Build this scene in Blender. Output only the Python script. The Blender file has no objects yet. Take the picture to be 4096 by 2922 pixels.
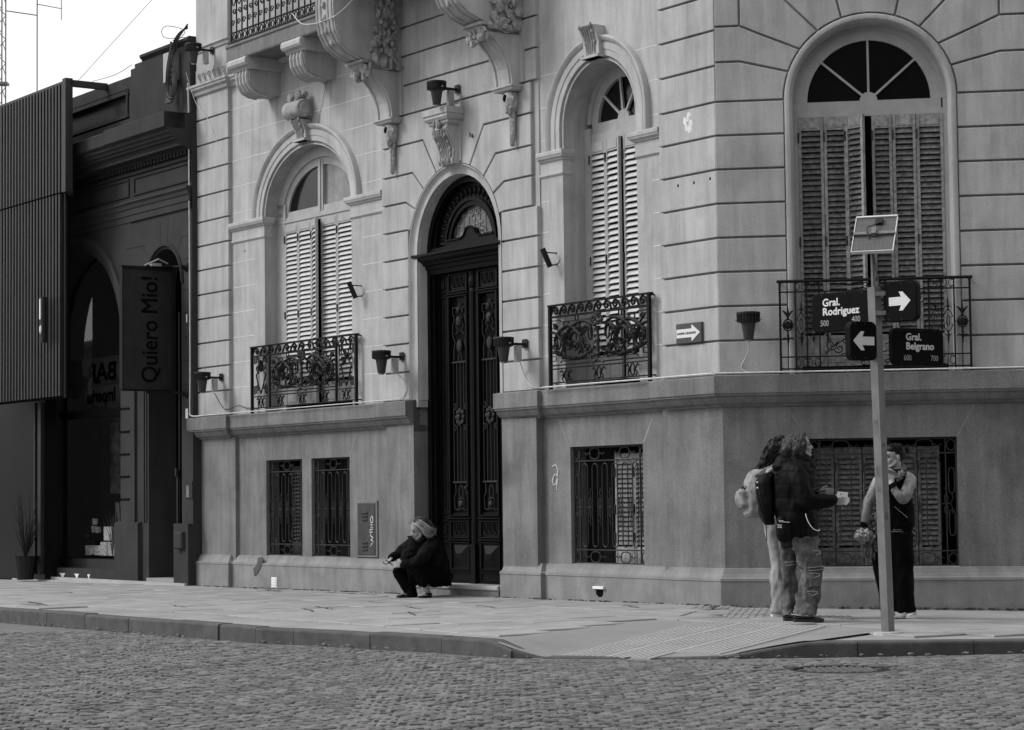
import bpy, bmesh, math, random
from math import pi, sin, cos, radians, sqrt, atan2
from mathutils import Matrix, Vector
from mathutils.geometry import tessellate_polygon
import mathutils.noise as mnoise
random.seed(7)
S = bpy.context.scene
C = S.collection

# ------------------------------------------------------------------ camera
cam_d = bpy.data.cameras.new('camera')
cam = bpy.data.objects.new('camera', cam_d)
C.objects.link(cam)
PITCH, ROLL = .06033203, .01165925
cam_d.sensor_width = 36.0
cam_d.lens = 9000.0 / 4096.0 * 36.0
cam_d.clip_start = .1
cam_d.clip_end = 2000
# looking along +Y, tilted up by PITCH, rolled about the view axis
cam.matrix_world = (Matrix.Translation((0, 0, 1.085)) @ Matrix.Rotation(pi / 2 + PITCH, 4, 'X')
                    @ Matrix.Rotation(-ROLL, 4, 'Z'))
S.camera = cam

# ------------------------------------------------------------------ world (bright overcast, monochrome)
SUN_EL, SUN_AZ = 42.0, -90.0      # azimuth from +Y, clockwise seen from above
w = bpy.data.worlds.new('World'); S.world = w; w.use_nodes = True
nt = w.node_tree; nt.nodes.clear()
out = nt.nodes.new('ShaderNodeOutputWorld'); bg = nt.nodes.new('ShaderNodeBackground')
sky = nt.nodes.new('ShaderNodeTexSky'); sky.sky_type = 'NISHITA'; sky.sun_disc = False
sky.sun_elevation = radians(SUN_EL); sky.sun_rotation = radians(SUN_AZ)
sky.air_density = 1.0; sky.dust_density = 4.0; sky.ozone_density = 1.0
bw = nt.nodes.new('ShaderNodeRGBToBW')
mixs = nt.nodes.new('ShaderNodeMix'); mixs.data_type = 'FLOAT'; mixs.inputs[0].default_value = .75
mixs.inputs[3].default_value = 11.0     # even cloud cover over the clear-sky model
nt.links.new(sky.outputs[0], bw.inputs[0]); nt.links.new(bw.outputs[0], mixs.inputs[2])
nt.links.new(mixs.outputs[0], bg.inputs[0]); bg.inputs[1].default_value = .104
nt.links.new(bg.outputs[0], out.inputs[0])

# ------------------------------------------------------------------ sun (veiled by cloud)
sd = bpy.data.lights.new('sun', 'SUN'); sd.energy = 2.1; sd.angle = radians(22); sd.color = (1, 1, 1)
sun = bpy.data.objects.new('sun', sd); C.objects.link(sun)
el, az = radians(SUN_EL), radians(SUN_AZ)
sv = Vector((sin(az) * cos(el), cos(az) * cos(el), sin(el)))
sun.rotation_euler = sv.to_track_quat('Z', 'Y').to_euler()
sun.location = sv * 60

S.view_settings.view_transform = 'Standard'; S.view_settings.look = 'None'
S.view_settings.exposure = 0.16; S.view_settings.gamma = 1.0; S.view_settings.use_curve_mapping = False
S.render.engine = 'CYCLES'

# ------------------------------------------------------------------ frames of the two facades
YA, YB = .95933011, .15290272
C0 = Vector((2.10505598, 22.89348908, 0))
def frame(ang, origin):
    return Matrix(((cos(ang), sin(ang), 0, origin[0]), (-sin(ang), cos(ang), 0, origin[1]), (0, 0, 1, origin[2]), (0, 0, 0, 1)))
FA = frame(YA, C0)      # x along the long facade (0 = corner, negative to the left), y into the wall
FB = frame(YB, C0)      # x along the corner facade, y into the wall
I4 = Matrix.Identity(4)
WORLD = {}

# ------------------------------------------------------------------ materials
def mat(name, v, rough=.85, var=.0, vs=6.0, bump=0., bs=60., metal=0., streak=0., spec=.3, grain=0., stains=0., emit=0.):
    m = bpy.data.materials.new(name); m.use_nodes = True
    n = m.node_tree; b = n.nodes['Principled BSDF']; L = n.links
    b.inputs['Roughness'].default_value = rough; b.inputs['Metallic'].default_value = metal
    b.inputs['Specular IOR Level'].default_value = spec
    if emit:
        b.inputs['Emission Color'].default_value = (1, 1, 1, 1); b.inputs['Emission Strength'].default_value = emit
    geo = n.nodes.new('ShaderNodeNewGeometry')
    def noise(scale, sx=1, sy=1, sz=1, det=5, ro=.6):
        mp = n.nodes.new('ShaderNodeMapping'); mp.inputs['Scale'].default_value = (sx, sy, sz)
        L.new(geo.outputs['Position'], mp.inputs[0])
        t = n.nodes.new('ShaderNodeTexNoise'); t.inputs['Scale'].default_value = scale; t.inputs['Detail'].default_value = det
        t.inputs['Roughness'].default_value = ro
        L.new(mp.outputs[0], t.inputs['Vector']); return t.outputs['Fac']
    cur = None
    def term(src, lo, hi, f0=.3, f1=.7):
        r = n.nodes.new('ShaderNodeMapRange'); r.inputs[1].default_value = f0; r.inputs[2].default_value = f1
        r.inputs[3].default_value = lo; r.inputs[4].default_value = hi; L.new(src, r.inputs[0]); return r.outputs[0]
    def mul(a, b_):
        mm = n.nodes.new('ShaderNodeMath'); mm.operation = 'MULTIPLY'
        for i, q in enumerate((a, b_)):
            if isinstance(q, (int, float)): mm.inputs[i].default_value = q
            else: L.new(q, mm.inputs[i])
        return mm.outputs[0]
    cur = v
    if var: cur = mul(cur, term(noise(vs), 1 - var, 1 + var))
    if grain: cur = mul(cur, term(noise(90, det=2), 1 - grain, 1 + grain))
    if streak: cur = mul(cur, term(noise(1.0, 9, 9, .9), 1 + streak * .5, 1 - streak, .35, .75))
    if stains: cur = mul(cur, term(noise(1.7, det=7), 1.0, 1 - stains, .55, .75))
    if isinstance(cur, (int, float)): b.inputs['Base Color'].default_value = (v, v, v, 1)
    else: L.new(cur, b.inputs['Base Color'])
    if bump:
        bp = n.nodes.new('ShaderNodeBump'); bp.inputs['Strength'].default_value = bump; bp.inputs['Distance'].default_value = .01
        L.new(noise(bs, det=6), bp.inputs['Height']); L.new(bp.outputs[0], b.inputs['Normal'])
    return m
M = {}
M['stone'] = mat('rendered_stone', .355, .9, .15, 1.3, .3, 70, streak=.22, grain=.10, stains=.20)
M['stone_light'] = mat('light_moulding_stone', .385, .88, .12, 3, .2, 70, streak=.18, grain=.08, stains=.15)
M['mortar'] = mat('pale_mortar', .62, .9, .15, 20)
M['plinth'] = mat('plinth_stone', .155, .88, .22, 1.8, .35, 90, streak=.26, grain=.26, stains=.3)
M['plinth_worn'] = mat('plinth_worn_band', .20, .8, .2, 3, .2, 90, streak=.15, grain=.15, stains=.2)
M['carved'] = mat('carved_stone', .30, .9, .3, 9, .3, 45, grain=.05)
M['iron'] = mat('painted_iron', .007, .55, .25, 20, .1, 80, spec=.14)
M['iron_grey'] = mat('grey_iron', .03, .55, .2, 20, spec=.15)
M['wood_dark'] = mat('dark_varnished_wood', .0035, .45, .3, 6, .12, 60, streak=.2, spec=.14)
M['black'] = mat('black_recess', .004, .9, spec=.05)
def clear_pane():
    m = bpy.data.materials.new('clear_pane'); m.use_nodes = True; n = m.node_tree; n.nodes.clear()
    o = n.nodes.new('ShaderNodeOutputMaterial'); t = n.nodes.new('ShaderNodeBsdfTransparent'); g = n.nodes.new('ShaderNodeBsdfGlossy'); f = n.nodes.new('ShaderNodeFresnel'); x = n.nodes.new('ShaderNodeMixShader')
    g.inputs['Roughness'].default_value = .02; f.inputs['IOR'].default_value = 1.5; t.inputs['Color'].default_value = (.8, .8, .8, 1)
    
    gm_ = n.nodes.new('ShaderNodeNewGeometry'); iv = n.nodes.new('ShaderNodeMath'); iv.operation = 'SUBTRACT'; iv.inputs[0].default_value = 1; n.links.new(gm_.outputs['Backfacing'], iv.inputs[1])
    ml_ = n.nodes.new('ShaderNodeMath'); ml_.operation = 'MULTIPLY'; n.links.new(iv.outputs[0], ml_.inputs[0]); n.links.new(f.outputs[0], ml_.inputs[1]); n.links.new(ml_.outputs[0], x.inputs[0]); n.links.new(t.outputs[0], x.inputs[1]); n.links.new(g.outputs[0], x.inputs[2]); n.links.new(x.outputs[0], o.inputs[0]); return m
M['clear'] = clear_pane()
M['glass'] = mat('dark_glass', .006, .1, .2, 3, spec=.35)
M['glass_grey'] = mat('mottled_grey_glass', .16, .18, .45, 4, spec=.6)  # mottled grey, paler than the other panes
M['frame'] = mat('painted_window_frame', .34, .55, .1, 8, streak=.08)
M['slat'] = mat('shutter_paint', .50, .6, .12, 9, streak=.06)
M['slat_worn'] = mat('weathered_shutter_paint', .12, .75, .6, 24, .2, 70, streak=.35)
M['slat_rail'] = mat('weathered_shutter_rail', .25, .7, .45, 22, .15, 70, streak=.25)
M['cellar_slat'] = mat('dusty_cellar_slat', .17, .75, .3, 20, streak=.2)
M['pave'] = mat('pavement_concrete', .255, .85, .2, 1.3, .3, 60, grain=.1, stains=.25)
M['pave_light'] = mat('light_ramp_tile', .335, .8, .1, 3, .1, 80, grain=.04)
M['kerb'] = mat('kerb_granite', .075, .9, .25, 7, .4, 60, grain=.15, stains=.2)
M['road'] = mat('road_bed_dirt', .13, .95, .25, 8, .3, 50)
M['neigh'] = mat('dark_painted_stucco', .037, .8, .14, 2.5, .15, 60, grain=.12, streak=.12, spec=.12)
M['neigh2'] = mat('dark_painted_trim', .028, .7, .15, 4, .1, 60, grain=.08, spec=.12)
M['white'] = mat('white_plastic', .72, .5, .08, 12)
M['lampblack'] = mat('black_lamp_housing', .012, .5, .2, 20, .05, 40, spec=.25)
M['lampgrey'] = mat('grey_lamp_body', .045, .55, .15, 20, spec=.25)
M['cable'] = mat('pale_cable', .5, .6, .2, 20)
M['cable_dark'] = mat('dark_cable', .05, .6)
M['signblack'] = mat('black_sign_face', .004, .5, .2, 8, spec=.06)
M['signwhite'] = mat('white_sign_print', .62, .5, .06, 30)
M['pole'] = mat('grey_painted_pole', .15, .5, .2, 7, .05, 50, spec=.4, streak=.2, stains=.35)
M['steel'] = mat('galvanised_steel', .3, .4, .15, 20, metal=.6)
M['skin'] = mat('skin', .26, .55, .06, 10)

# ------------------------------------------------------------------ mesh builder
class MB:
    def __init__(s, T=None):
        s.v = []; s.f = []; s.T = T or I4
    def _v(s, p):
        s.v.append(tuple(s.T @ Vector(p))); return len(s.v) - 1
    def at(s, T):
        s.T = T; return s
    def box(s, x0, x1, y0, y1, z0, z1, ch=0.):
        if ch:
            # front face (y0) chamfered
            P = [(x0, y1, z0), (x1, y1, z0), (x1, y1, z1), (x0, y1, z1), (x0, y0 + ch, z0), (x1, y0 + ch, z0), (x1, y0 + ch, z1), (x0, y0 + ch, z1),
                 (x0 + ch, y0, z0 + ch), (x1 - ch, y0, z0 + ch), (x1 - ch, y0, z1 - ch), (x0 + ch, y0, z1 - ch)]
            b = [s._v(p) for p in P]
            for q in ((0, 3, 2, 1), (0, 1, 5, 4), (1, 2, 6, 5), (2, 3, 7, 6), (3, 0, 4, 7), (4, 5, 9, 8), (5, 6, 10, 9), (6, 7, 11, 10), (7, 4, 8, 11), (8, 9, 10, 11)):
                s.f.append(tuple(b[i] for i in q))
            return s
        b = [s._v(p) for p in ((x0, y0, z0), (x1, y0, z0), (x1, y1, z0), (x0, y1, z0), (x0, y0, z1), (x1, y0, z1), (x1, y1, z1), (x0, y1, z1))]
        for q in ((0, 3, 2, 1), (4, 5, 6, 7), (0, 1, 5, 4), (1, 2, 6, 5), (2, 3, 7, 6), (3, 0, 4, 7)):
            s.f.append(tuple(b[i] for i in q))
        return s
    def prism(s, poly, y0, y1, ch=0.):
        """polygon in x,z extruded along y; y0 is the front"""
        n = len(poly); tris = tessellate_polygon([[Vector((p[0], p[1], 0)) for p in poly]])
        a = sum(poly[i][0] * poly[(i + 1) % n][1] - poly[(i + 1) % n][0] * poly[i][1] for i in range(n))
        if a < 0: poly = poly[::-1]; tris = tessellate_polygon([[Vector((p[0], p[1], 0)) for p in poly]])
        fr = poly
        if ch:
            fr = []
            for i in range(n):
                p0, p, p1 = Vector(poly[i - 1]), Vector(poly[i]), Vector(poly[(i + 1) % n])
                e0 = (p - p0).normalized(); e1 = (p1 - p).normalized()
                nn = Vector((-e0.y - e1.y, e0.x + e1.x)); L = nn.length
                k = ch / max(.35, (nn.normalized().dot(Vector((-e0.y, e0.x))))) if L > 1e-6 else ch
                fr.append(tuple(p + nn.normalized() * k))
        F_ = [s._v((p[0], y0, p[1])) for p in fr]
        Bk = [s._v((p[0], y1, p[1])) for p in poly]
        if ch:
            Md = [s._v((p[0], y0 + ch, p[1])) for p in poly]
            rings = [(F_, Md), (Md, Bk)]
        else: rings = [(F_, Bk)]
        for A_, B_ in rings:
            for i in range(n):
                j = (i + 1) % n; s.f.append((A_[i], A_[j], B_[j], B_[i])[::-1])
        for t in tris:
            s.f.append(tuple(F_[i] for i in t)); s.f.append(tuple(Bk[i] for i in t)[::-1])
        return s
    def prismx(s, poly, x0, x1):
        """polygon in y,z extruded along x"""
        T = s.T; s.T = T @ Matrix(((0, -1, 0, 0), (1, 0, 0, 0), (0, 0, 1, 0), (0, 0, 0, 1)))
        s.prism(poly, -x1, -x0); s.T = T; return s
    def wall(s, outer, holes, y0, y1, back=True):
        """front face with holes, and the sides of the holes"""
        loops = [outer] + holes
        tris = tessellate_polygon([[Vector((p[0], p[1], 0)) for p in l] for l in loops])
        flat = [p for l in loops for p in l]
        F_ = [s._v((p[0], y0, p[1])) for p in flat]
        for t in tris: s.f.append(tuple(F_[i] for i in t))
        Bk = [s._v((p[0], y1, p[1])) for p in flat]
        if back:
            for t in tris: s.f.append(tuple(Bk[i] for i in t)[::-1])
        k = 0
        for l in loops:
            n = len(l)
            for i in range(n): s.f.append((F_[k + i], F_[k + (i + 1) % n], Bk[k + (i + 1) % n], Bk[k + i]))
            k += n
        return s
    def lathe(s, prof, c=(0, 0, 0), n=16, axis='z', a0=0, a1=2 * pi):
        full = abs(a1 - a0 - 2 * pi) < 1e-6; rows = []
        m = n if full else n + 1
        for r, h in prof:
            row = []
            for i in range(m):
                a = a0 + (a1 - a0) * i / n
                if axis == 'z': p = (c[0] + r * cos(a), c[1] + r * sin(a), c[2] + h)
                elif axis == 'y': p = (c[0] + r * cos(a), c[1] + h, c[2] + r * sin(a))
                else: p = (c[0] + h, c[1] + r * cos(a), c[2] + r * sin(a))
                row.append(s._v(p))
            rows.append(row)
        for a, b in zip(rows, rows[1:]):
            for i in range(n):
                j = (i + 1) % m; s.f.append((a[i], a[j], b[j], b[i]))
        if full:
            s.f.append(tuple(rows[0][::-1])); s.f.append(tuple(rows[-1]))
        return s
    def tube(s, pts, r, n=6, closed=False, flat=None):
        """tube along points; r number or list; flat = squash factor (ring height across second axis)"""
        P = [Vector(p) for p in pts]; m = len(P); rows = []
        ref = None
        for i, p in enumerate(P):
            a = P[i - 1] if (i > 0 or closed) else p; b = P[(i + 1) % m] if (i < m - 1 or closed) else p
            d = (b - a); d = d.normalized() if d.length > 1e-9 else Vector((0, 0, 1))
            if ref is None: ref = Vector((0, 1, 0)) if abs(d.y) < .9 else Vector((1, 0, 0))
            x = ref - d * ref.dot(d)
            if x.length < 1e-6: x = Vector((1, 0, 0)) - d * d.x
            x.normalize(); y = d.cross(x); ref = x
            rr = r[i] if isinstance(r, (list, tuple)) else r
            row = []
            for k in range(n):
                t = 2 * pi * (k + .5) / n
                q = p + x * (cos(t) * rr) + y * (sin(t) * rr * (flat or 1)); row.append(s._v(q))
            rows.append(row)
        for i in range(m if closed else m - 1):
            a, b = rows[i], rows[(i + 1) % m]
            for k in range(n):
                l = (k + 1) % n; s.f.append((a[k], a[l], b[l], b[k]))
        if not closed:
            s.f.append(tuple(rows[0][::-1])); s.f.append(tuple(rows[-1]))
        return s
    def ball(s, c, rx, ry=None, rz=None, n=8, m=6, jit=0.):
        ry = ry or rx; rz = rz or rx
        top = s._v((c[0], c[1], c[2] + rz)); bot = s._v((c[0], c[1], c[2] - rz)); rows = []
        for i in range(1, m):
            t = pi * i / m; row = []
            for k in range(n):
                a = 2 * pi * k / n; j = 1 + random.uniform(-jit, jit)
                row.append(s._v((c[0] + rx * sin(t) * cos(a) * j, c[1] + ry * sin(t) * sin(a) * j, c[2] + rz * cos(t) * j)))
            rows.append(row)
        for k in range(n):
            l = (k + 1) % n; s.f.append((top, rows[0][k], rows[0][l])); s.f.append((bot, rows[-1][l], rows[-1][k]))
        for a, b in zip(rows, rows[1:]):
            for k in range(n):
                l = (k + 1) % n; s.f.append((a[k], b[k], b[l], a[l]))
        return s
    def sweep(s, path, prof):
        """moulding: plan path (x,y) left to right seen from outside, profile (out,z); out = to the right of travel"""
        n = len(path); offs = []
        for i in range(n):
            p = Vector(path[i]); d0 = (p - Vector(path[i - 1])).normalized() if i else None
            d1 = (Vector(path[i + 1]) - p).normalized() if i < n - 1 else None
            d0 = d0 or d1; d1 = d1 or d0
            n0 = Vector((d0.y, -d0.x)); n1 = Vector((d1.y, -d1.x)); b = (n0 + n1)
            b = b / max(.2, (1 + n0.dot(n1)))
            offs.append(b)
        rows = [[s._v((path[i][0] + offs[i].x * o, path[i][1] + offs[i].y * o, z)) for (o, z) in prof] for i in range(n)]
        for a, b in zip(rows, rows[1:]):
            for k in range(len(prof) - 1): s.f.append((a[k], a[k + 1], b[k + 1], b[k]))
        s.f.append(tuple(rows[0])); s.f.append(tuple(rows[-1][::-1]))
        return s
    def mesh(s, name, smooth=False):
        me = bpy.data.meshes.new(name); me.from_pydata(s.v, [], s.f); me.validate()
        bm = bmesh.new(); bm.from_mesh(me); bmesh.ops.recalc_face_normals(bm, faces=bm.faces); bm.to_mesh(me); bm.free()
        if smooth:
            me.polygons.foreach_set('use_smooth', [True] * len(me.polygons))
            try: me.set_sharp_from_angle(angle=radians(42))
            except Exception: pass
        return me
    def obj(s, name, m, parent=None, W=None, smooth=False, kind=None):
        me = s.mesh(name, smooth)
        return link(name, me, m, parent, W, kind)

def link(name, me, m, parent=None, W=None, kind=None):
    if m is not None and not me.materials: me.materials.append(m)
    o = bpy.data.objects.new(name, me); C.objects.link(o)
    place(o, parent, W)
    if kind: o['kind'] = kind
    return o
def place(o, parent, W):
    W = W or (WORLD[parent.name] if parent else I4)
    WORLD[o.name] = W.copy()
    if parent:
        o.parent = parent; o.matrix_parent_inverse = I4; o.matrix_basis = WORLD[parent.name].inverted() @ W
    else: o.matrix_basis = W
def thing(name, label, cat, W, group=None):
    o = bpy.data.objects.new(name, None); C.objects.link(o); o.empty_display_size = .2
    place(o, None, W); tag(o, label, cat, group); return o
def tag(o, label=None, cat=None, group=None, kind=None):
    if label: o['label'] = label
    if cat: o['category'] = cat
    if group: o['group'] = group
    if kind: o['kind'] = kind
    return o
def copy_thing(src, W, label=None):
    r = src.copy(); C.objects.link(r); WORLD[r.name] = W.copy(); r.matrix_basis = W
    if label: r['label'] = label
    def rec(a, b):
        for ch in [c for c in bpy.data.objects if c.parent == a and c is not b]:
            c = ch.copy(); C.objects.link(c); c.parent = b; c.matrix_parent_inverse = I4; c.matrix_basis = ch.matrix_basis.copy(); WORLD[c.name] = WORLD[b.name] @ ch.matrix_basis
            rec(ch, c)
    rec(src, r); return r
def T(x, y, z): return Matrix.Translation((x, y, z))
def arc(cx, cz, rx, rz, a0, a1, n):
    return [(cx + rx * cos(a0 + (a1 - a0) * i / n), cz + rz * sin(a0 + (a1 - a0) * i / n)) for i in range(n + 1)]
def spiral(cx, cz, r0, a0, turns, n=14, r1=.15, y=0., sgn=1):
    out = []
    for i in range(n + 1):
        t = i / n; r = r0 * (1 - t) + r0 * r1 * t; a = a0 + sgn * 2 * pi * turns * t
        out.append((cx + r * cos(a), y, cz + r * sin(a)))
    return out
# ================================================================== THE CORNER BUILDING
bld = thing('corner_building', 'pale stone corner building with rusticated piers, arched shuttered windows and a tall dark door', 'building', FA.copy())
BT = FA.inverted() @ FB            # corner facade inside the building's own frame
def bpt(u, y=0):                   # plan point on the corner facade in the long facade's frame
    p = BT @ Vector((u, y, 0)); return (p.x, p.y)
PY = .015                          # pier face
RY = .075                          # recessed wall face
ZT = 8.6
WC1, WH1, WC2, WH2 = -8.52, 1.16, -2.06, .67
def w1_arch(h, b, z0=2.2, n=18):   # three-centred looking arch of the left window
    return [(WC1 - h, z0)] + [(WC1 + h, z0)] + [(WC1 + h * cos(pi * i / n), 5.03 + b * sin(pi * i / n)) for i in range(n + 1)][0:]
def w2_arch(h, z0=2.2, n=18, zc=5.28):
    return [(WC2 - h, z0), (WC2 + h, z0)] + [(WC2 + h * cos(pi * i / n), zc + h * sin(pi * i / n)) for i in range(n + 1)]
# --- recessed ashlar walls of the long facade
b = MB()
b.wall([(-10.7, 2.25), (-6.4, 2.25), (-6.4, ZT), (-10.7, ZT)], [w1_arch(WH1, .86)[::-1]], RY, RY + .36)
b.obj('recessed_wall', M['stone'], bld)
b = MB(); b.wall([(-3.3, 2.25), (-.8, 2.25), (-.8, ZT), (-3.3, ZT)], [w2_arch(WH2)[::-1]], RY, RY + .45)
b.obj('recessed_wall', M['stone'], bld)
# backing behind the rusticated blocks
door_hole = [(-5.76, 0), (-4.01, 0)] + arc(-4.885, 4.14, .875, .875, 0, pi, 20)
b = MB(); b.box(-11.6, -10.64, PY + .045, .6, 2.25, ZT)
b.obj('pier_core', M['stone'], bld)
b = MB(); 
outer = [(-6.52, 2.25)] + [(-5.77, 2.25)] + arc(-4.885, 4.14, .885, .885, pi, 0, 20) + [(-4.0, 2.25), (-3.16, 2.25), (-3.16, ZT), (-6.52, ZT)]
b.wall(outer, [], PY + .045, .42)
b.obj('pier_core', M['stone'], bld)
# corner piers' core: between the long facade and the corner facade and on round to the far street
cp = [(-.93, PY + .045), (0 + .02, PY + .045)]
FCa = FB @ T(3.2, 0, 0) @ Matrix.Rotation(radians(45), 4, 'Z')   # third face, turning away from the camera
def fcpt(u, y=0):
    p = FA.inverted() @ FCa @ Vector((u, y, 0)); return (p.x, p.y)
path_R = [(-3.915, PY), (-3.155, PY), (-3.155, RY), (-.93, RY), (-.93, PY), (PY * -.424, PY), bpt(3.2 - PY * .414, PY), fcpt(5, PY)]
path_L = [(-11.6, .5), (-11.6, PY), (-10.63, PY), (-10.63, RY), (-6.45, RY), (-6.45, PY), (-5.82, PY)]

b = MB(); b.box(-.93, -.015, PY + .045, .5, 2.2, ZT); b.obj('pier_core', M['stone'], bld)
WCB, WHB, ZB = 1.578, .79, 5.14
def wb_arch(h, z0=2.2, n=22): return [(WCB + h, z0)] + [(WCB + h * cos(pi * i / n), ZB + h * sin(pi * i / n)) for i in range(n + 1)] + [(WCB - h, z0)]
b = MB(); b.wall([(-.0, 2.2), (3.18, 2.2), (3.18, ZT), (-.0, ZT)], [wb_arch(WHB + .01)], PY + .045, PY + .35)
b.obj('corner_facade_core', M['stone'], bld, FB)
b = MB(); b.box(0, 5, PY + .0, .5, -.3, ZT); b.obj('far_street_wall', M['stone'], bld, FCa)
# inside: dark room block so that gaps look into darkness
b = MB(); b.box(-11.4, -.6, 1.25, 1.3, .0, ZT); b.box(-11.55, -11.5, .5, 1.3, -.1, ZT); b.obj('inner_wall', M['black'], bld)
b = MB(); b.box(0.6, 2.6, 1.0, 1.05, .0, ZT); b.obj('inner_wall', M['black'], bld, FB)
flat = [(-11.58, .06), (-.02, .06), bpt(3.18, .06), fcpt(5, .1), fcpt(5, 4), (-11.58, 7)]
b = MB(Matrix(((1, 0, 0, 0), (0, 0, 1, 0), (0, -1, 0, 0), (0, 0, 0, 1)))); b.T = Matrix(((1, 0, 0, 0), (0, 0, 1, 0), (0, 1, 0, 0), (0, 0, 0, 1)))
b.prism(flat, ZT, ZT + .2); b.obj('roof', M['stone'], bld)

# --- rusticated blocks, each a stone
ZJ = [2.335, 2.69, 3.042, 3.394, 3.746, 4.098, 4.45, 4.80, 5.15, 5.525, 5.895, 6.265, 6.635, 7.0, 7.37, 7.74, 8.11, 8.5]
G = .011
def block(x0, x1, z0, z1, W=None, name='stone_block'):
    b = MB(); b.box(x0, x1, PY, PY + .07, z0 + G, z1 - G, .006); return b.obj(name, M['stone'], bld, W)
def blockp(poly, W=None):
    # pull the polygon in by the joint width
    b = MB(); b.prism(inset(poly, G), PY, PY + .07, .006); return b.obj('stone_block', M['stone'], bld, W)
def inset(poly, k):
    n = len(poly); out = []
    a = sum(poly[i][0] * poly[(i + 1) % n][1] - poly[(i + 1) % n][0] * poly[i][1] for i in range(n))
    if a < 0: poly = poly[::-1]
    for i in range(n):
        p0, p, p1 = Vector(poly[i - 1]), Vector(poly[i]), Vector(poly[(i + 1) % n])
        e0 = (p - p0).normalized(); e1 = (p1 - p).normalized(); n0 = Vector((-e0.y, e0.x)); n1 = Vector((-e1.y, e1.x))
        b_ = (n0 + n1) / max(.3, 1 + n0.dot(n1)); out.append(tuple(p + b_ * k))
    return out
for i in range(len(ZJ) - 1):
    z0, z1 = ZJ[i], ZJ[i + 1]
    if z1 < 7.01: block(-11.6, -10.63, z0, z1)
    # corner pier on the long side, mitred at the arris with its neighbour on the corner face
    block(-.93, -.007, z0, z1)
    zc = (z0 + z1) / 2
    if z1 <= 5.2:
        block(-6.52, -5.9, z0, z1) if z1 <= 4.5 else None
        block(-3.87, -3.155, z0, z1) if z1 <= 4.5 else None
        block(.0066, .705, z0, z1, FB); block(2.45, 3.19, z0, z1, FB)
# door surround, stepped voussoirs (mirrored about the axis of the door)
DX, DR = -4.885, 1.0
def arcpts(a0, a1, n=4, r=DR): return [(DX - r * cos(radians(a0 + (a1 - a0) * i / n)), 4.14 + r * sin(radians(a0 + (a1 - a0) * i / n))) for i in range(n + 1)]
vs = [
    [(-6.52, 4.45), (-5.95, 4.45)] + arcpts(17, 33)[0:] + [(-5.96, 4.80), (-6.52, 4.80)],
    [(-6.52, 4.80), (-5.96, 4.80)] + arcpts(33, 50) + [(-5.79, 5.15), (-6.52, 5.15)],
    [(-6.52, 5.15), (-5.79, 5.15)] + arcpts(50, 69) + [(-5.55, 5.525), (-6.52, 5.525)],
    [(-6.52, 5.525), (-5.55, 5.525)] + arcpts(69, 82, 3) + [(DX - .14, 5.895), (-6.52, 5.895)],
]
for p in vs:
    blockp(p)
    q = [(2 * DX - x, z) for x, z in p]; q = [(min(x, -3.155) if x > -3.3 else x, z) for x, z in q]
    blockp(q)
for i in range(10, len(ZJ) - 1):
    block(-6.52, -3.155, ZJ[i], ZJ[i + 1])
# corner facade: voussoirs round the big arch
def wbp(a, r=.868): return (WCB - r * cos(radians(a)), ZB + r * sin(radians(a)))
def warc(a0, a1, n=4): return [wbp(a0 + (a1 - a0) * i / n) for i in range(n + 1)]
for mir in (0, 1):
    f = (lambda p: (2 * WCB - p[0], p[1])) if mir else (lambda p: p)
    xe = .0066 if not mir else -.035
    for p in ([(xe, 5.15), (.712, 5.15)] + warc(2, 20) + [(.27, 5.56), (xe, 5.56)],
              [(xe, 5.56), (.27, 5.56)] + warc(20, 37) + [(.47, 5.84), (.27, 5.93), (xe, 5.93)],
              [(.27, 5.93), (.47, 5.84)] + warc(37, 54) + [(.62, 6.3), (.27, 6.3)],
              [(xe, 5.93), (.27, 5.93), (.27, 6.3), (xe, 6.3)],
              [(.62, 6.3)] + warc(54, 72) + [(1.18, 6.5), (1.08, 6.67), (xe, 6.67), (xe, 6.3)]):
        blockp([f(q) for q in p], FB)
blockp([wbp(72), wbp(81), wbp(90), wbp(99), wbp(108), (1.98, 6.5), (2.08, 6.67), (1.08, 6.67), (1.18, 6.5)], FB)
for i in range(12, len(ZJ) - 1): block(.0066, 3.19, ZJ[i] + .03, ZJ[i + 1], FB)

# --- pale mortar lines of the recessed ashlar
b = MB()
def ml(x0, x1, z): b.box(x0, x1, RY - .0025, RY + .01, z - .0035, z + .0035)
for k, z in enumerate(ZJ):
    zz = z + .03
    if zz > 6.9: continue
    ht = WH1 + .26 if zz > 5.05 else WH1 + .1
    def half(zz, a, bb, zc): return a * sqrt(max(0, 1 - ((zz - zc) / bb) ** 2)) if zz > zc else a
    h = half(zz, WH1 + .27, 1.15, 5.03)
    ml(-10.62, WC1 - h - .01, zz) if h > 0 and zz < 6.1 else ml(-10.62, -6.6, zz) if zz < 7 else None
    if zz < 6.15: ml(WC1 + h + .01, -6.53, zz)
    h2 = half(zz, WH2 + .26, .93, 5.28)
    if zz < 6.2: ml(-3.15, WC2 - h2 - .01, zz); ml(WC2 + h2 + .01, -.935, zz)
b.obj('mortar_line', M['mortar'], bld, kind='stuff')

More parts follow.
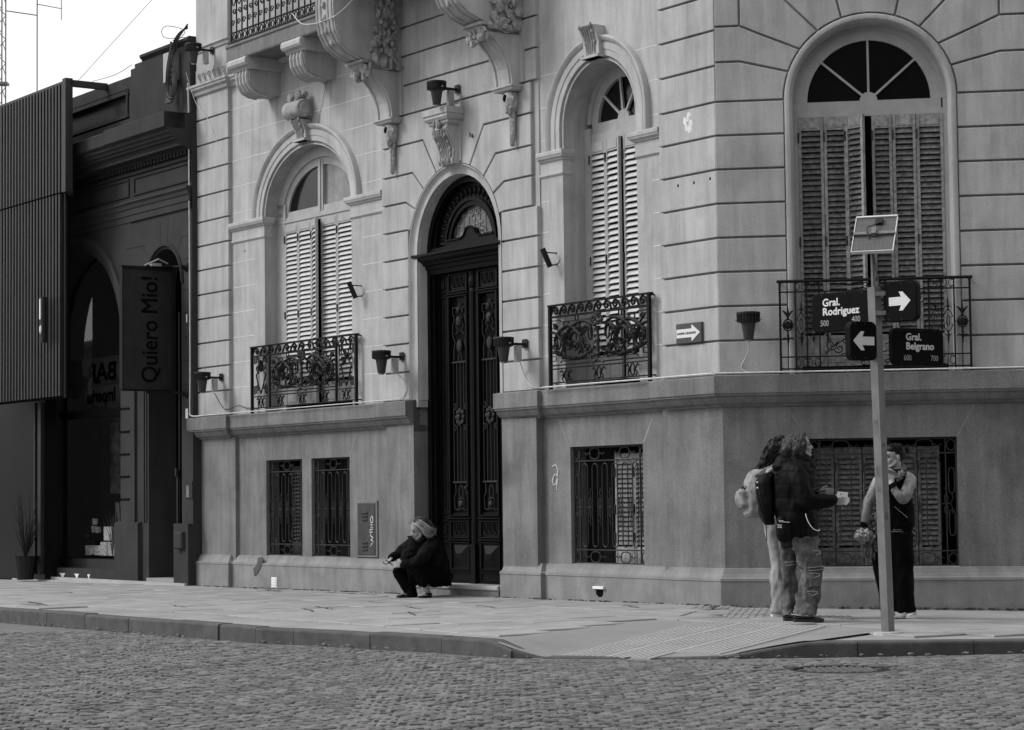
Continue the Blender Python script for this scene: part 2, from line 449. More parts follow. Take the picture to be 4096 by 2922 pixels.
# --- string course and plinth
course = [(-.1, 2.345), (.02, 2.34), (.11, 2.325), (.115, 2.315), (.115, 2.15), (.103, 2.143), (.098, 2.125), (.07, 2.12), (.06, 2.09), (.03, 2.055), (-.005, 2.04), (-.02, 2.035), (-.022, 2.02), (-.085, 2.012), (-.1, 2.0)]
base = [(-.09, .385), (-.06, .378), (-.03, .372), (-.025, .352), (-.01, .35), (.0, .32), (.02, .285), (.05, .272), (.052, .248), (.045, .24), (.043, -.35)]
foot = [(.02, -.3)]
for nm, prof, m in (('string_course', course, 'plinth'), ('base_moulding', base, 'plinth_worn')):
    for pth in (path_L, path_R):
        b = MB(); b.sweep(pth, prof); b.obj(nm, M[m], bld)
# dado slabs with the cellar openings
def rect(x0, x1, z0, z1): return [(x0, z0), (x0, z1), (x1, z1), (x1, z0)]
DP, DB = PY + .055, RY + .05
def dado(x0, x1, y, holes=(), W=None):
    b = MB(); b.wall([(x0, -.3), (x1, -.3), (x1, 2.03), (x0, 2.03)], [rect(*h) for h in holes], y, y + .28); b.obj('dado', M['plinth'], bld, W)
dado(-11.6, -10.55, DP); dado(-10.56, -6.45, DB, [(-9.76, -8.77, .376, 1.68), (-8.52, -7.53, .376, 1.68)])
dado(-6.45, -5.82, PY + .005); dado(-3.915, -3.23, PY + .005)
dado(-3.24, -1.0, DB, [(-2.73, -1.42, .376, 1.68)])
dado(-1.0, -.03, DP); dado(.03, 3.17, DP, [(.89, 2.37, .376, 1.68)], FB)
for x0, x1 in ((-6.2, -5.82), (-3.915, -3.6)):   # granite jambs of the doorway
    b = MB(); b.box(x0, x1, PY + .004, .26, 1.95, 2.338); b.obj('door_jamb_block', M['plinth'], bld)
# blocks of the lowest course have upright joints
b = MB()
for x in (-9.35, -7.9, -6.9, -2.2, -.55): b.box(x, x + .006, (RY if x < -1 and x > -10 else PY) - .0455, RY, -.1, .235)
b.box(-.96, -.954, DP - .002, DP + .01, .4, 2.0); b.box(-6.49, -6.484, DP - .002, DP + .01, .4, 2.0)
b.obj('mortar_line', M['plinth_worn'], bld, kind='stuff')
# pale diagonal joints of the flat arches over the cellar windows
b = MB()
for (x0, x1, y, W) in ((-2.73, -2.95, DB, 0), (-1.42, -1.2, DB, 0), (-9.76, -9.98, DB, 0), (-7.53, -7.31, DB, 0)):
    b.prism([(x0, 1.69), (x0 + .035 * (1 if x1 > x0 else -1), 1.69), (x1, 2.0), (x1 - .03 * (1 if x1 > x0 else -1), 2.0)], y - .002, y + .01)
b.obj('flat_arch_joint', M['plinth_worn'], bld, kind='stuff')
b = MB()
for x0, x1 in ((.89, .67), (2.37, 2.56)):
    b.prism([(x0, 1.69), (x0 + .02 * (1 if x1 > x0 else -1), 1.69), (x1, 2.0), (x1 - .02 * (1 if x1 > x0 else -1), 2.0)], DP - .002, DP + .01)
b.obj('flat_arch_joint', M['plinth_worn'], bld, FB, kind='stuff')

# --- archivolts (moulded rings) and imposts of the three windows
def ring(pts_fn, prof, y, name, m='stone_light', W=None):
    """pts_fn(offset)->list of (x,z); prof: (radial offset, protrusion)"""
    b = MB(); rows = []
    for (o, pr) in prof: rows.append([b._v((x, y - pr, z)) for x, z in pts_fn(o)])
    for A_, B_ in zip(rows, rows[1:]):
        for k in range(len(A_) - 1): b.f.append((A_[k], A_[k + 1], B_[k + 1], B_[k]))
    return b.obj(name, M[m], bld, W, smooth=True)
aprof = [(-.015, -.02), (-.015, .0), (.03, .0), (.032, .022), (.10, .026), (.104, .036), (.165, .042), (.17, .034), (.185, .03), (.20, .06), (.235, .075), (.25, .068), (.258, .045), (.262, -.01)]
def w1_ring(o, n=26): return [(WC1 + (WH1 + o) * cos(pi * i / n), 5.03 + (.86 + o * 1.02) * sin(pi * i / n)) for i in range(n + 1)]
def w2_ring(o, n=26): return [(WC2 + WH2 + o, 5.03)] + [(WC2 + (WH2 + o) * cos(pi * i / n), 5.28 + (WH2 + o) * sin(pi * i / n)) for i in range(n + 1)] + [(WC2 - WH2 - o, 5.03)]
ring(w1_ring, aprof, RY, 'archivolt'); ring(w2_ring, aprof, RY, 'archivolt')
imp = [(-.05, 5.035), (.07, 5.03), (.075, 5.02), (.075, 4.985), (.068, 4.975), (.06, 4.955), (.035, 4.94), (.03, 4.925), (.012, 4.92), (.01, 4.795), (.022, 4.79), (.022, 4.765), (.012, 4.76), (.008, 4.75), (-.05, 4.745)]
for x0, x1, r in ((-10.62, WC1 - WH1 + .0, 1), (WC1 + WH1, -6.53, 0), (-3.15, WC2 - WH2, 1), (WC2 + WH2, -.94, 0)):
    b = MB(); p = [(x0, RY), (x1, RY), (x1, RY + .12)] if r else [(x0, RY + .12), (x0, RY), (x1, RY)]
    b.sweep(p, imp); b.obj('impost', M['stone_light'], bld)
def wb_ring(o, n=30): return [(WCB + WHB + o, 2.34)] + [(WCB + WHB + o, 3.5), (WCB + WHB + o, 4.5)] + [(WCB + (WHB + o) * cos(pi * i / n), ZB + (WHB + o) * sin(pi * i / n)) for i in range(n + 1)] + [(WCB - WHB - o, 4.5), (WCB - WHB - o, 3.5), (WCB - WHB - o, 2.34)]
ring(wb_ring, [(-.012, -.3), (-.01, -.05), (.0, -.02), (.02, .01), (.045, .016), (.068, .008), (.078, -.02), (.08, -.06)], PY, 'archivolt', 'stone', FB)
# rounded arris of the door opening
def door_ring(o, n=26): return [(DX + .875 + o, 2.34)] + [(DX + .875 + o, 3.3)] + [(DX + (.875 + o) * cos(pi * i / n), 4.14 + (.875 + o) * sin(pi * i / n)) for i in range(n + 1)] + [(DX - .875 - o, 3.3), (DX - .875 - o, 2.34)]
ring(door_ring, [(.0, -.45), (.0, -.085), (.012, -.06), (.04, -.055), (.07, -.045), (.105, -.02), (.118, .0), (.13, -.001)], PY, 'door_arch_moulding', 'stone')

# ------------------------------------------------------------------ shutters and window frames
slat_count = [0]
def slat_mesh(wd, dep=.062, th=.008, tilt=-54, name='slat'):
    b = MB(Matrix.Rotation(radians(-tilt), 4, 'X')); b.box(-wd / 2, wd / 2, -dep / 2, dep / 2, -th / 2, th / 2); return b.mesh(name)
def shutter(parent_frame, x0, x1, z0, z1, y, pitch, m_rail, m_slat, rot=0., hinge=0, panels=((.0, .0),), lab=None, sw=.028, top=.12, bot=.24, rnd=0., single=True):
    """one louvred leaf; hinge 0 = left edge, 1 = right edge"""
    xw = x1 - x0
    W = parent_frame @ T(x0 if hinge == 0 else x1, y, 0) @ Matrix.Rotation(radians(rot), 4, 'Z') @ T(0 if hinge == 0 else -xw, 0, 0)
    b = MB(); t = .036
    b.box(0, sw, -t, 0, z0, z1); b.box(xw - sw, xw, -t, 0, z0, z1)
    b.box(sw, xw - sw, -t + .003, -.003, z1 - top, z1); b.box(sw + .012, xw - sw - .012, -t - .003, -t + .004, z1 - top + .02, z1 - .018)
    if bot: b.box(sw, xw - sw, -t + .008, -.006, z0, z0 + bot); b.box(sw + .015, xw - sw - .015, -t + .0, -t + .01, z0 + .04, z0 + bot - .04)
    b.box(sw, xw - sw, -t + .003, -.003, z0 + bot, z0 + bot + .035)
    leaf = b.obj('shutter_leaf', m_rail, bld, W)
    if lab: leaf['label'] = lab
    wd = xw - 2 * sw
    n = int((z1 - top - z0 - bot - .04) / pitch)
    if single and slat_count[0] + n <= 300:
        me = slat_mesh(wd); me.materials.append(m_slat); slat_count[0] += n
        for i in range(n):
            o = bpy.data.objects.new('slat', me); C.objects.link(o)
            place(o, leaf, W @ T(xw / 2, -.018, z1 - top - pitch * (i + .55)) @ Matrix.Rotation(radians(random.uniform(-rnd, rnd)), 4, 'X') @ Matrix.Rotation(radians(random.uniform(-rnd, rnd) * .12), 4, 'Y'))
    else:
        b = MB()
        for i in range(n):
            b.T = T(xw / 2, -.018, z1 - top - pitch * (i + .55)) @ Matrix.Rotation(radians(54 + random.uniform(-rnd, rnd)), 4, 'X')
            b.box(-wd / 2, wd / 2, -.031, .031, -.004, .004)
        b.obj('slats', m_slat, leaf, W, kind='stuff')
    # hinges
    for z in (z0 + .3, z0 + (z1 - z0) * .5, z1 - .2):
        b = MB(); b.box(-.008, .01, -t - .014, -t, z - .05, z + .05); b.obj('hinge', M['iron_grey'], leaf, W)
    return leaf

def fan_window(Wf, cx, zs, r, rz, hub, spokes, y, y2, bar=.028, mm='frame', fr=.12, z_tr=(0, 0), glass='glass'):
    """half round light: outer frame, spokes, hub and one pane per bay"""
    win = MB(); n = 24
    def hr(rr, rrz): return [(cx + rr * cos(pi * i / n), zs + rrz * sin(pi * i / n)) for i in range(n + 1)]
    o_, i_ = hr(r + fr, rz + fr), hr(r, rz)
    win.prism(o_ + i_[::-1], y, y + .07)
    win.prism(hr(r + fr + .07, rz + fr + .07) + o_[::-1], y - .02, y + .07)
    win.box(cx - r - fr, cx + r + fr, y, y + .07, zs - .11, zs)
    win.box(cx - r - fr - .07, cx + r + fr + .07, y - .015, y + .07, z_tr[0], z_tr[1])
    wo = win.obj('fanlight_frame', M[mm], bld, Wf)
    angs = [0] + spokes + [180]
    for a0, a1 in zip(angs, angs[1:]):
        g = MB(); p = [(cx, zs)] + [(cx + r * cos(radians(a0 + (a1 - a0) * i / 8)), zs + rz * sin(radians(a0 + (a1 - a0) * i / 8))) for i in range(9)]
        g.prism(p, y + .04, y + .046); g.obj('pane', M[glass], wo, Wf)
    if hub:
        h = MB(); h.prism([(cx + hub * cos(pi * i / 10), zs + hub * sin(pi * i / 10)) for i in range(11)], y + .005, y + .06); h.obj('hub', M[mm], wo, Wf)
        for a in spokes:
            s = MB(); a_ = radians(a); p0 = (cx + hub * .9 * cos(a_), y + .015, zs + hub * .9 * sin(a_)); p1 = (cx + (r + .01) * cos(a_), y + .015, zs + (rz + .01) * sin(a_))
            s.tube([p0, p1], bar * .62, 4); s.obj('glazing_bar', M[mm], wo, Wf)
    return wo

# left window: four leaves, the third standing ajar; two-light head
y1 = .30
f = MB(); f.box(WC1 - WH1 - .02, WC1 - .93, y1 - .03, y1 + .06, 2.3, 5.2); f.box(WC1 + .93, WC1 + WH1 + .02, y1 - .03, y1 + .06, 2.3, 5.2)
f.box(WC1 - WH1, WC1 + WH1, y1 - .02, y1 + .07, 4.90, 5.0); f.box(WC1 - WH1, WC1 + WH1, y1 - .035, y1 - .02, 4.93, 4.96); f.obj('window_frame', M['frame'], bld)
win = MB(); n = 24
def el(k, kz): return [(WC1 + k * cos(pi * i / n), 5.03 + kz * sin(pi * i / n)) for i in range(n + 1)]
win.prism(el(WH1 + .05, .92) + el(1.0, .70)[::-1], y1 - .03, y1 + .05); win.prism(el(1.0, .70) + el(.90, .60)[::-1], y1, y1 + .05)
win.box(WC1 - 1.0, WC1 + 1.0, y1 - .0, y1 + .05, 4.98, 5.08)
wo = win.obj('fanlight_frame', M['frame'], bld)
s = MB(); s.box(WC1 - .065, WC1 + .065, y1 - .01, y1 + .05, 5.0, 5.70); s.box(WC1 - .02, WC1 + .02, y1 - .025, y1, 5.0, 5.70); s.obj('glazing_bar', M['frame'], wo)
for a, bb in ((-.90, -.06), (.06, .90)):
    g = MB(); g.prism([(WC1 + a, 5.07), (WC1 + bb, 5.07)] + [(WC1 + bb + (a - bb) * i / 8, 5.03 + .62 * sqrt(max(0, 1 - ((bb + (a - bb) * i / 8) / .93) ** 2))) for i in range(9)], y1 + .03, y1 + .035)
    g.obj('pane', M['glass'] if a < 0 else M['glass_grey'], wo)
lw = .455
for i, (x0, x1, rot, h, lab) in enumerate(((WC1 - .93, WC1 - .57, 0, 0, None), (WC1 - .57, WC1 - .20, 0, 0, None), (WC1 - .20, WC1 - .045, 20, 0, 'narrow leaf folded outwards'), (WC1 + .045, WC1 + .47, 0, 0, None), (WC1 + .47, WC1 + .93, 0, 0, None))):
    if rot: shutter(bld.matrix_basis, x0, x0 + .33, 2.42, 4.90, y1, .062, M['frame'], M['slat'], -rot, h, lab=lab, rnd=3, single=False)
    else: shutter(bld.matrix_basis, x0 + .004, x1 - .004, 2.42, 4.90, y1, .062, M['frame'], M['slat'], 0, h, rnd=3, single=False)
# middle window: louvred leaves, one ajar; fan of three bars
y2 = .42
f = MB(); f.box(WC2 - WH2 - .02, WC2 - .56, y2 - .04, y2 + .06, 2.3, 5.28); f.obj('window_frame', M['frame'], bld); f = MB(); f.box(WC2 + .56, WC2 + WH2 + .02, y2 - .04, y2 + .06, 2.3, 5.28); f.obj('window_frame', M['frame'], bld)
fan_window(FA, WC2, 5.33, .46, .46, .10, [55, 97, 140], y2, 0, .03, z_tr=(5.12, 5.215), fr=.11)
for x0, x1, rot, h in ((-.58, -.285, 0, 0), (-.285, .0, 0, 0), (.008, .30, 0, 0), (.30, .58, 0, 0)):
    shutter(FA, WC2 + x0 + .003, WC2 + x1 - .003, 2.42, 5.12, y2 + (.0 if x0 < 0 else .02), .068, M['frame'], M['slat'], -6 if x0 == -.285 else 0, h, rnd=3, top=.14)
# corner window: six worn leaves, the third ajar
y3 = .235
f = MB(); f.box(WCB - WHB - .02, WCB - .735, y3 - .03, y3 + .06, 2.3, ZB); f.obj('window_frame', M['frame'], bld, FB); f = MB(); f.box(WCB + .735, WCB + WHB + .02, y3 - .03, y3 + .06, 2.3, ZB); f.obj('window_frame', M['frame'], bld, FB)
fan_window(FB, WCB - .01, 5.145, .625, .625, .09, [41, 90, 139], y3, 0, .026, z_tr=(4.985, 5.045), fr=.105, glass='glass')
edges = [-.735, -.475, -.235, -.03, .01, .22, .46, .735]
for k, (a, bb) in enumerate(((-.735, -.475), (-.475, -.235), (-.235, .0), (.01, .22), (.22, .46), (.46, .735))):
    shutter(FB, WCB + a + .003, WCB + bb - .003, 2.42, 4.98, y3, .0565, M['slat_rail'], M['slat_worn'], -40 if k == 2 else 0, 0, lab='leaf standing ajar' if k == 2 else None, rnd=5, top=.13, bot=.28, sw=.03)
b = MB(); b.box(WCB - .045, WCB + .02, y3 + .04, y3 + .05, 2.42, 4.98); b.obj('gap_shade_strip', M['black'], bld, FB)  # black strip painting the shade between the shutter leaves

# ------------------------------------------------------------------ cellar windows with their grilles
def oval(cx, cz, rx, rz, y=0, n=12, sq=1.): return [(cx + rx * (abs(cos(a)) ** sq) * (1 if cos(a) > 0 else -1), y, cz + rz * (abs(sin(a)) ** sq) * (1 if sin(a) > 0 else -1)) for a in [2 * pi * (i + .5) / n for i in range(n)]]
def wiggle(x, z, L, y, vert=False, a=.012):
    return [((x + (a * sin(i * 1.6) if vert else L * i / 6)), y, (z + (L * i / 6 if vert else a * sin(i * 1.6)))) for i in range(7)]
def grille(x0, x1, z0, z1, y, nb, Wf, ncart, r=.0075):
    g = MB(); w_ = x1 - x0; zb, zt = z0 + .155, z1 - .155
    for z in (z0 + .01, zb, zt, z1 - .01): g.box(x0, x1, y - .008, y + .008, z - .007, z + .007)
    for x in (x0 + .01, x1 - .01, x0 + .11, x1 - .11): g.box(x - .006, x + .006, y - .008, y + .008, z0, z1)
    gr = g.obj('window_grille', M['iron_grey'], bld, Wf)
    xa, xb = x0 + .11, x1 - .11; pitch = (xb - xa) / nb
    for i in range(nb):
        cx = xa + pitch * (i + .5); h = pitch * .27
        lo = zb + .03; hi = zt - .03
        pts = [(cx - h, y, lo + h)] + [(cx - h * cos(a), y, hi - h + h * sin(a)) for a in (0, pi / 4, pi / 2, 3 * pi / 4, pi)] + [(cx + h * cos(a), y, lo + h - h * sin(a)) for a in (0, pi / 4, pi / 2, 3 * pi / 4)]
        q = MB(); q.tube(pts, r, 5, closed=True); q.obj('bar_loop', M['iron_grey'], gr, Wf)
    q = MB(); zm = (z0 + z1) / 2 - .02
    for i in range(nb + 1):
        cx = xa + pitch * i
        q.tube(oval(cx, zm + .05, .018, .05, y), r * .8, 4, closed=True); q.tube(oval(cx, zm - .06, .018, .045, y), r * .8, 4, closed=True)
        q.tube(wiggle(cx, zm + .1, .11, y, True), r * .6, 4); q.tube(wiggle(cx, zm - .2, .1, y, True), r * .6, 4)
        q.box(cx - .04, cx + .04, y - .01, y + .01, zm - .006, zm + .006)
    for zc in ((z0 + zb) / 2, (zt + z1) / 2):
        for k in range(ncart):
            cx = xa + (xb - xa) * (k + .5) / ncart
            q.tube(oval(cx, zc, .085, .058, y, 16, .7), r, 4, closed=True); q.tube(wiggle(cx + .09, zc, .09, y), r * .7, 4); q.tube(wiggle(cx - .18, zc, .09, y), r * .7, 4)
        for cx in ((x0 + xa) / 2, (x1 + xb) / 2): q.tube(oval(cx, zc, .042, .055, y), r, 4, closed=True)
    for cx in ((x0 + xa) / 2, (x1 + xb) / 2):
        for zc in (zb + .28, zt - .28): q.tube(oval(cx, zc, .03, .13, y, 14, .6), r, 4, closed=True)
        q.tube(wiggle(cx, zm - .1, .2, y, True), r * .6, 4)
    q.obj('scrollwork', M['iron_grey'], gr, Wf, kind='stuff')
    return gr
def cellar(x0, x1, z0, z1, yf, Wf, nb, ncart, leaves, backm='black', sl=None):
    b = MB(); b.box(x0 - .05, x1 + .05, yf + .33, yf + .36, z0 - .05, z1 + .05); b.obj('cellar_recess', M['black'], bld, Wf)
    for (a, c, sh) in leaves:
        if sh: shutter(Wf, a, c, z0 + .0, z1 - .09, yf + .2, .052, M['slat_rail'] if sl is None else sl[0], M['slat'] if sl is None else sl[1], 0, 0, bot=.16, top=.06, rnd=4, single=False)
        else:
            q = MB(); q.box(a, c, yf + .2, yf + .22, z0, z1); q.obj('cellar_pane', M['glass'], bld, Wf)
    grille(x0 + .005, x1 - .005, z0 + .005, z1 - .005, yf + .05, nb, Wf, ncart)
cellar(-2.73, -1.42, .376, 1.68, DB, FA, 6, 2, [(-2.7, -2.15, 0), (-2.13, -1.80, 1), (-1.79, -1.42, 1)], sl=(M['slat_rail'], M['cellar_slat']))
cellar(-9.76, -8.77, .376, 1.68, DB, FA, 4, 1, [(-9.75, -9.35, 0), (-9.33, -9.08, 1)], sl=(M['iron_grey'], M['iron_grey']))
cellar(-8.52, -7.53, .376, 1.68, DB, FA, 4, 1, [(-8.5, -7.6, 0)])
cellar(.89, 2.37, .376, 1.68, DP, FB, 5, 3, [(.93, 1.14, 1), (1.15, 1.42, 1), (1.43, 1.68, 1), (1.7, 1.97, 1), (1.98, 2.2, 1)], sl=(M['slat_worn'], M['slat_worn']))
# plastered panels of the dado seen inside the opening's head
# ================================================================== DOOR
door = MB(); y = .29
Wd = M['wood_dark']
DXc = -4.885
# outer frame posts and threshold, step
d = MB(); d.box(-5.775, -5.70, .20, .42, .08, 4.14); d.box(-5.70, -5.66, .24, .42, .08, 4.14); d.box(-4.11, -4.07, .24, .42, .08, 4.14); d.box(-4.07, -4.0, .20, .42, .08, 4.14)
dn = d.obj('door_frame', Wd, bld)
st = MB(); st.prism([(-5.77, .045), (-4.0, .045), (-4.0, .10), (-5.77, .10)], -.012, .5, .012); st.obj('doorstep', M['pave_light'], bld)
st = MB(); st.box(-5.765, -4.005, .01, .5, -.3, .045); st.obj('step_riser', M['plinth'], bld)
# side strips and leaves
def framed(mb, x0, x1, z0, z1, y, wd=.03, pr=.022):
    """raised bead round a field"""
    for (a, b_, c, e) in ((x0, x1, z0, z0 + wd), (x0, x1, z1 - wd, z1)):
        mb.prismx([(y, c), (y - pr, c + wd * .3), (y - pr, c + wd * .7), (y, e)], a, b_)
    mb.box(x0, x0 + wd, y - pr, y, z0 + wd, z1 - wd); mb.box(x1 - wd, x1, y - pr, y, z0 + wd, z1 - wd)
def chain(mb, x, z0, z1, y, n, r=.018):
    for i in range(n):
        z = z0 + (z1 - z0) * (i + .5) / n; h = (z1 - z0) / n
        mb.tube([(x - r, y, z - h * .42), (x + r * .3, y - .006, z - h * .1), (x - r * .6, y, z + h * .15), (x + r, y, z + h * .42)], .006, 4)
        mb.ball((x, y, z - h * .45), .011, .008, .011, 6, 4)
def drops(mb, x0, x1, z0, z1, y, n):
    for i in range(n):
        x = x0 + (x1 - x0) * (i + .5) / n; wv = (x1 - x0) / n * .33
        mb.tube([(x - wv, y, z1)] + [(x - wv * cos(a), y - .004, z0 + wv - wv * sin(a)) for a in (0, pi / 3, 2 * pi / 3, pi)] + [(x + wv, y, z1)], .008, 5)
        mb.ball((x + wv * 1.45, y, z0 + .015), .01, .01, .02, 6, 4)
def raised(mb, x0, x1, z0, z1, y, h=.045):
    cx, cz = (x0 + x1) / 2, (z0 + z1) / 2; w_, t_ = (x1 - x0) / 2, (z1 - z0) / 2
    o = [mb._v(p) for p in ((x0, y, z0), (x1, y, z0), (x1, y, z1), (x0, y, z1))]
    i_ = [mb._v(p) for p in ((cx - w_ * .35, y - h, cz - t_ * .25), (cx + w_ * .35, y - h, cz - t_ * .25), (cx + w_ * .35, y - h, cz + t_ * .2), (cx - w_ * .35, y - h, cz + t_ * .2))]
    for k in range(4): mb.f.append((o[k], o[(k + 1) % 4], i_[(k + 1) % 4], i_[k]))
    mb.f.append(tuple(i_)); mb.f.append(tuple(o[::-1]))
lf = None
for side in (0, 1):
    X = (lambda x: x) if side == 0 else (lambda x: 2 * DXc - x)
    def bx(mb, a, b_, *r): a, b_ = X(a), X(b_); mb.box(min(a, b_), max(a, b_), *r)
    # fixed strip
    s_ = MB(); xa, xb = sorted((X(-5.66), X(-5.47))); s_.box(xa, xb, y + .03, y + .08, .08, 4.14)
    for z0, z1 in ((.30, .60), (.64, .86), (.93, 3.60), (3.64, 3.86)): framed(s_, xa + .01, xb - .01, z0, z1, y + .03, .022)
    chain(s_, (xa + xb) / 2, 1.0, 3.5, y + .025, 22); s_.box(xa + .06, xb - .06, y + .01, y + .03, .7, .8); s_.box(xa + .06, xb - .06, y + .01, y + .03, 3.7, 3.8)
    s_.obj('side_strip', Wd, bld)
    xa, xb = sorted((X(-5.46), X(-4.955)))
    L_ = MB(); L_.wall([(xa, .10), (xb, .10), (xb, 3.90), (xa, 3.90)], [rect(xa + .075, xb - .055, .95, 3.57)], y, y + .06)
    framed(L_, xa + .05, xb - .035, .13, .24, y, .02, .012)
    framed(L_, xa + .05, xb - .035, .255, .605, y, .03); raised(L_, xa + .11, xb - .09, .31, .56, y)
    framed(L_, xa + .05, xb - .035, .635, .86, y, .03); drops(L_, xa + .11, xb - .08, .70, .82, y - .01, 3)
    framed(L_, xa + .05, xb - .035, .90, 3.60, y, .03, .03)
    framed(L_, xa + .05, xb - .035, 3.63, 3.865, y, .03); drops(L_, xa + .11, xb - .08, 3.70, 3.82, y - .01, 3)
    for z in (.62, .88, 3.615): L_.prismx([(y, z - .018), (y - .03, z - .006), (y - .03, z + .006), (y, z + .018)], xa + .01, xb - .01)
    leaf = L_.obj('door_leaf', Wd, bld)
    g = MB(); g.box(xa + .07, xb - .05, y + .035, y + .04, .94, 3.58); g.obj('door_glass', M['glass'], leaf)
    # wrought grille of the leaf
    gx0, gx1 = xa + .085, xb - .065; cx = (gx0 + gx1) / 2; yy = y + .012
    g = MB()
    for k in range(5):
        x = gx0 + .03 + (gx1 - gx0 - .06) * k / 4
        g.tube([(x, yy, 1.32), (x, yy, 2.02 if k in (1, 2, 3) else 2.78)], .007, 5)
        g.tube([(x, yy, 2.2), (x, yy, 2.78)], .007, 5)
    for z in (1.32, 2.78): g.box(gx0 + .01, gx1 - .01, yy - .01, yy + .01, z - .01, z + .01)
    ig = g.obj('door_grille', M['iron_grey'], leaf)
    o_ = MB()
    for k in range(8): # rosette
        a = k * pi / 4; o_.ball((cx + .07 * cos(a), yy - .012, 2.11 + .08 * sin(a)), .032, .014, .03, 6, 4, .1)
    o_.ball((cx, yy - .03, 2.11), .035, .02, .035, 8, 5)
    for sx in (-1, 1):
        for sz in (-1, 1): o_.tube(spiral(cx + sx * .13, 2.11 + sz * .12, .045, pi / 2 * sz, .9, 8, .2, yy, sx * sz), .007, 4)
    o_.obj('rosette', M['iron_grey'], ig)
    o_ = MB()
    o_.ball((cx, yy - .01, 2.98), .055, .02, .075, 8, 6, .12); o_.ball((cx, yy - .02, 3.28), .045, .02, .06, 7, 5, .15); o_.ball((cx, yy - .02, 3.42), .03, .02, .04, 6, 4, .15)
    o_.tube([(cx - .035, yy, 2.78), (cx - .03, yy, 2.86), (cx, yy, 2.9), (cx + .03, yy, 2.86), (cx + .035, yy, 2.78)], .007, 4)
    for sx in (-1, 1):
        o_.tube([(cx + sx * .13, yy, 2.8), (cx + sx * .13, yy, 2.94), (cx + sx * .1, yy, 3.02), (cx + sx * .15, yy, 3.1), (cx + sx * .15, yy, 3.26), (cx + sx * .12, yy, 3.26), (cx + sx * .12, yy, 3.36), (cx + sx * .15, yy, 3.36), (cx + sx * .15, yy, 3.45), (cx + sx * .07, yy, 3.45), (cx + sx * .07, yy, 3.38), (cx, yy, 3.5)], .007, 4)
        o_.tube([(cx + sx * .09, yy, 3.12), (cx + sx * .03, yy, 3.17), (cx + sx * .08, yy, 3.22), (cx + sx * .02, yy, 3.34)], .007, 4)
    o_.obj('grille_crest', M['iron_grey'], ig)
    o_ = MB(); o_.ball((cx, yy - .01, 1.06), .04, .02, .04, 7, 5, .15)
    o_.tube(oval(cx, 1.2, .045, .08, yy), .007, 4, closed=True)
    o_.tube([(cx - .06, yy, 1.0), (cx - .06, yy, 1.12), (cx + .06, yy, 1.12), (cx + .06, yy, 1.0)], .007, 4, closed=True)
    for sx in (-1, 1): o_.tube([(cx + sx * .12, yy, 1.3), (cx + sx * .11, yy, 1.2), (cx + sx * .15, yy, 1.14), (cx + sx * .14, yy, 1.0), (cx + sx * .06, yy, .98)], .007, 4)
    o_.obj('grille_foot', M['iron_grey'], ig)
a_ = MB(); a_.lathe([(.045, .55), (.045, 3.62), (.03, 3.66), (.05, 3.68), (.055, 3.74), (.04, 3.8), (.05, 3.86), (.0, 3.9)], (DXc, y - .0, 0), 10)
a_.box(DXc - .05, DXc + .05, y - .045, y + .04, .10, .56); a_.box(DXc - .055, DXc + .055, y - .055, y + .04, .53, .57); a_.box(DXc - .07, DXc + .07, y, y + .05, .1, 3.9)
a_.obj('centre_post', Wd, bld)
kn = MB(); kn.lathe([(.004, -.05), (.018, -.045), (.02, -.03), (.008, -.02), (.008, 0)], (-5.02, y - .01, 1.25), 8, 'y'); kn.obj('door_knob', M['iron_grey'], bld)
# lintel with cornice
l_ = MB(); l_.sweep([(-5.95, .14), (-5.95, .02), (-3.82, .02), (-3.82, .14)], [(-.3, 4.13)] + [(.0, 4.125), (.0, 4.10), (-.03, 4.085), (-.05, 4.05), (-.11, 4.02), (-.12, 3.99), (-.14, 3.98), (-.16, 3.93), (-.17, 3.88), (-.3, 3.88)]) if False else None
l_ = MB(); l_.prismx([(.03, 4.125), (.03, 4.10), (.06, 4.085), (.075, 4.05), (.13, 4.02), (.14, 3.995), (.17, 3.985), (.18, 3.945), (.2, 3.93), (.21, 3.88), (.42, 3.88), (.42, 4.13)], -5.90, -3.87)
l_.box(-5.73, -4.04, .2, .42, 4.12, 4.20); l_.obj('door_lintel', Wd, bld)
# arched head: outer ring with egg and dart, inner ring, stained pane
def hring(r0, r1, y0, y1, zs=4.20, n=24, x=DXc):
    m_ = MB(); o = [(x + r1 * cos(pi * i / n), zs + r1 * sin(pi * i / n)) for i in range(n + 1)]; i_ = [(x + r0 * cos(pi * i / n), zs + r0 * sin(pi * i / n)) for i in range(n + 1)]
    m_.prism(o + i_[::-1], y0, y1); return m_
hring(.80, .90, .20, .40, 4.14).obj('arch_frame', Wd, bld)
hring(.74, .80, .24, .40).obj('arch_frame', Wd, bld); hring(.55, .74, .29, .4).obj('arch_ornament_band', Wd, bld)
eg = MB()
for i in range(21):
    a = pi * (i + .5) / 21; px, pz = DXc + .645 * cos(a), 4.2 + .645 * sin(a)
    eg.at(T(px, .285, pz) @ Matrix.Rotation(-(a - pi / 2), 4, 'Y')); eg.ball((0, 0, 0), .026, .03, .05, 7, 5)
    eg.tube([(-.037, 0, .055), (-.04, -.01, 0), (-.02, 0, -.055), (0, 0, -.068)], .008, 4)
eg.obj('egg_and_dart', Wd, bld, kind='stuff')
hring(.52, .56, .25, .4).obj('arch_bead', Wd, bld); hring(.46, .52, .27, .4).obj('arch_bead', Wd, bld)
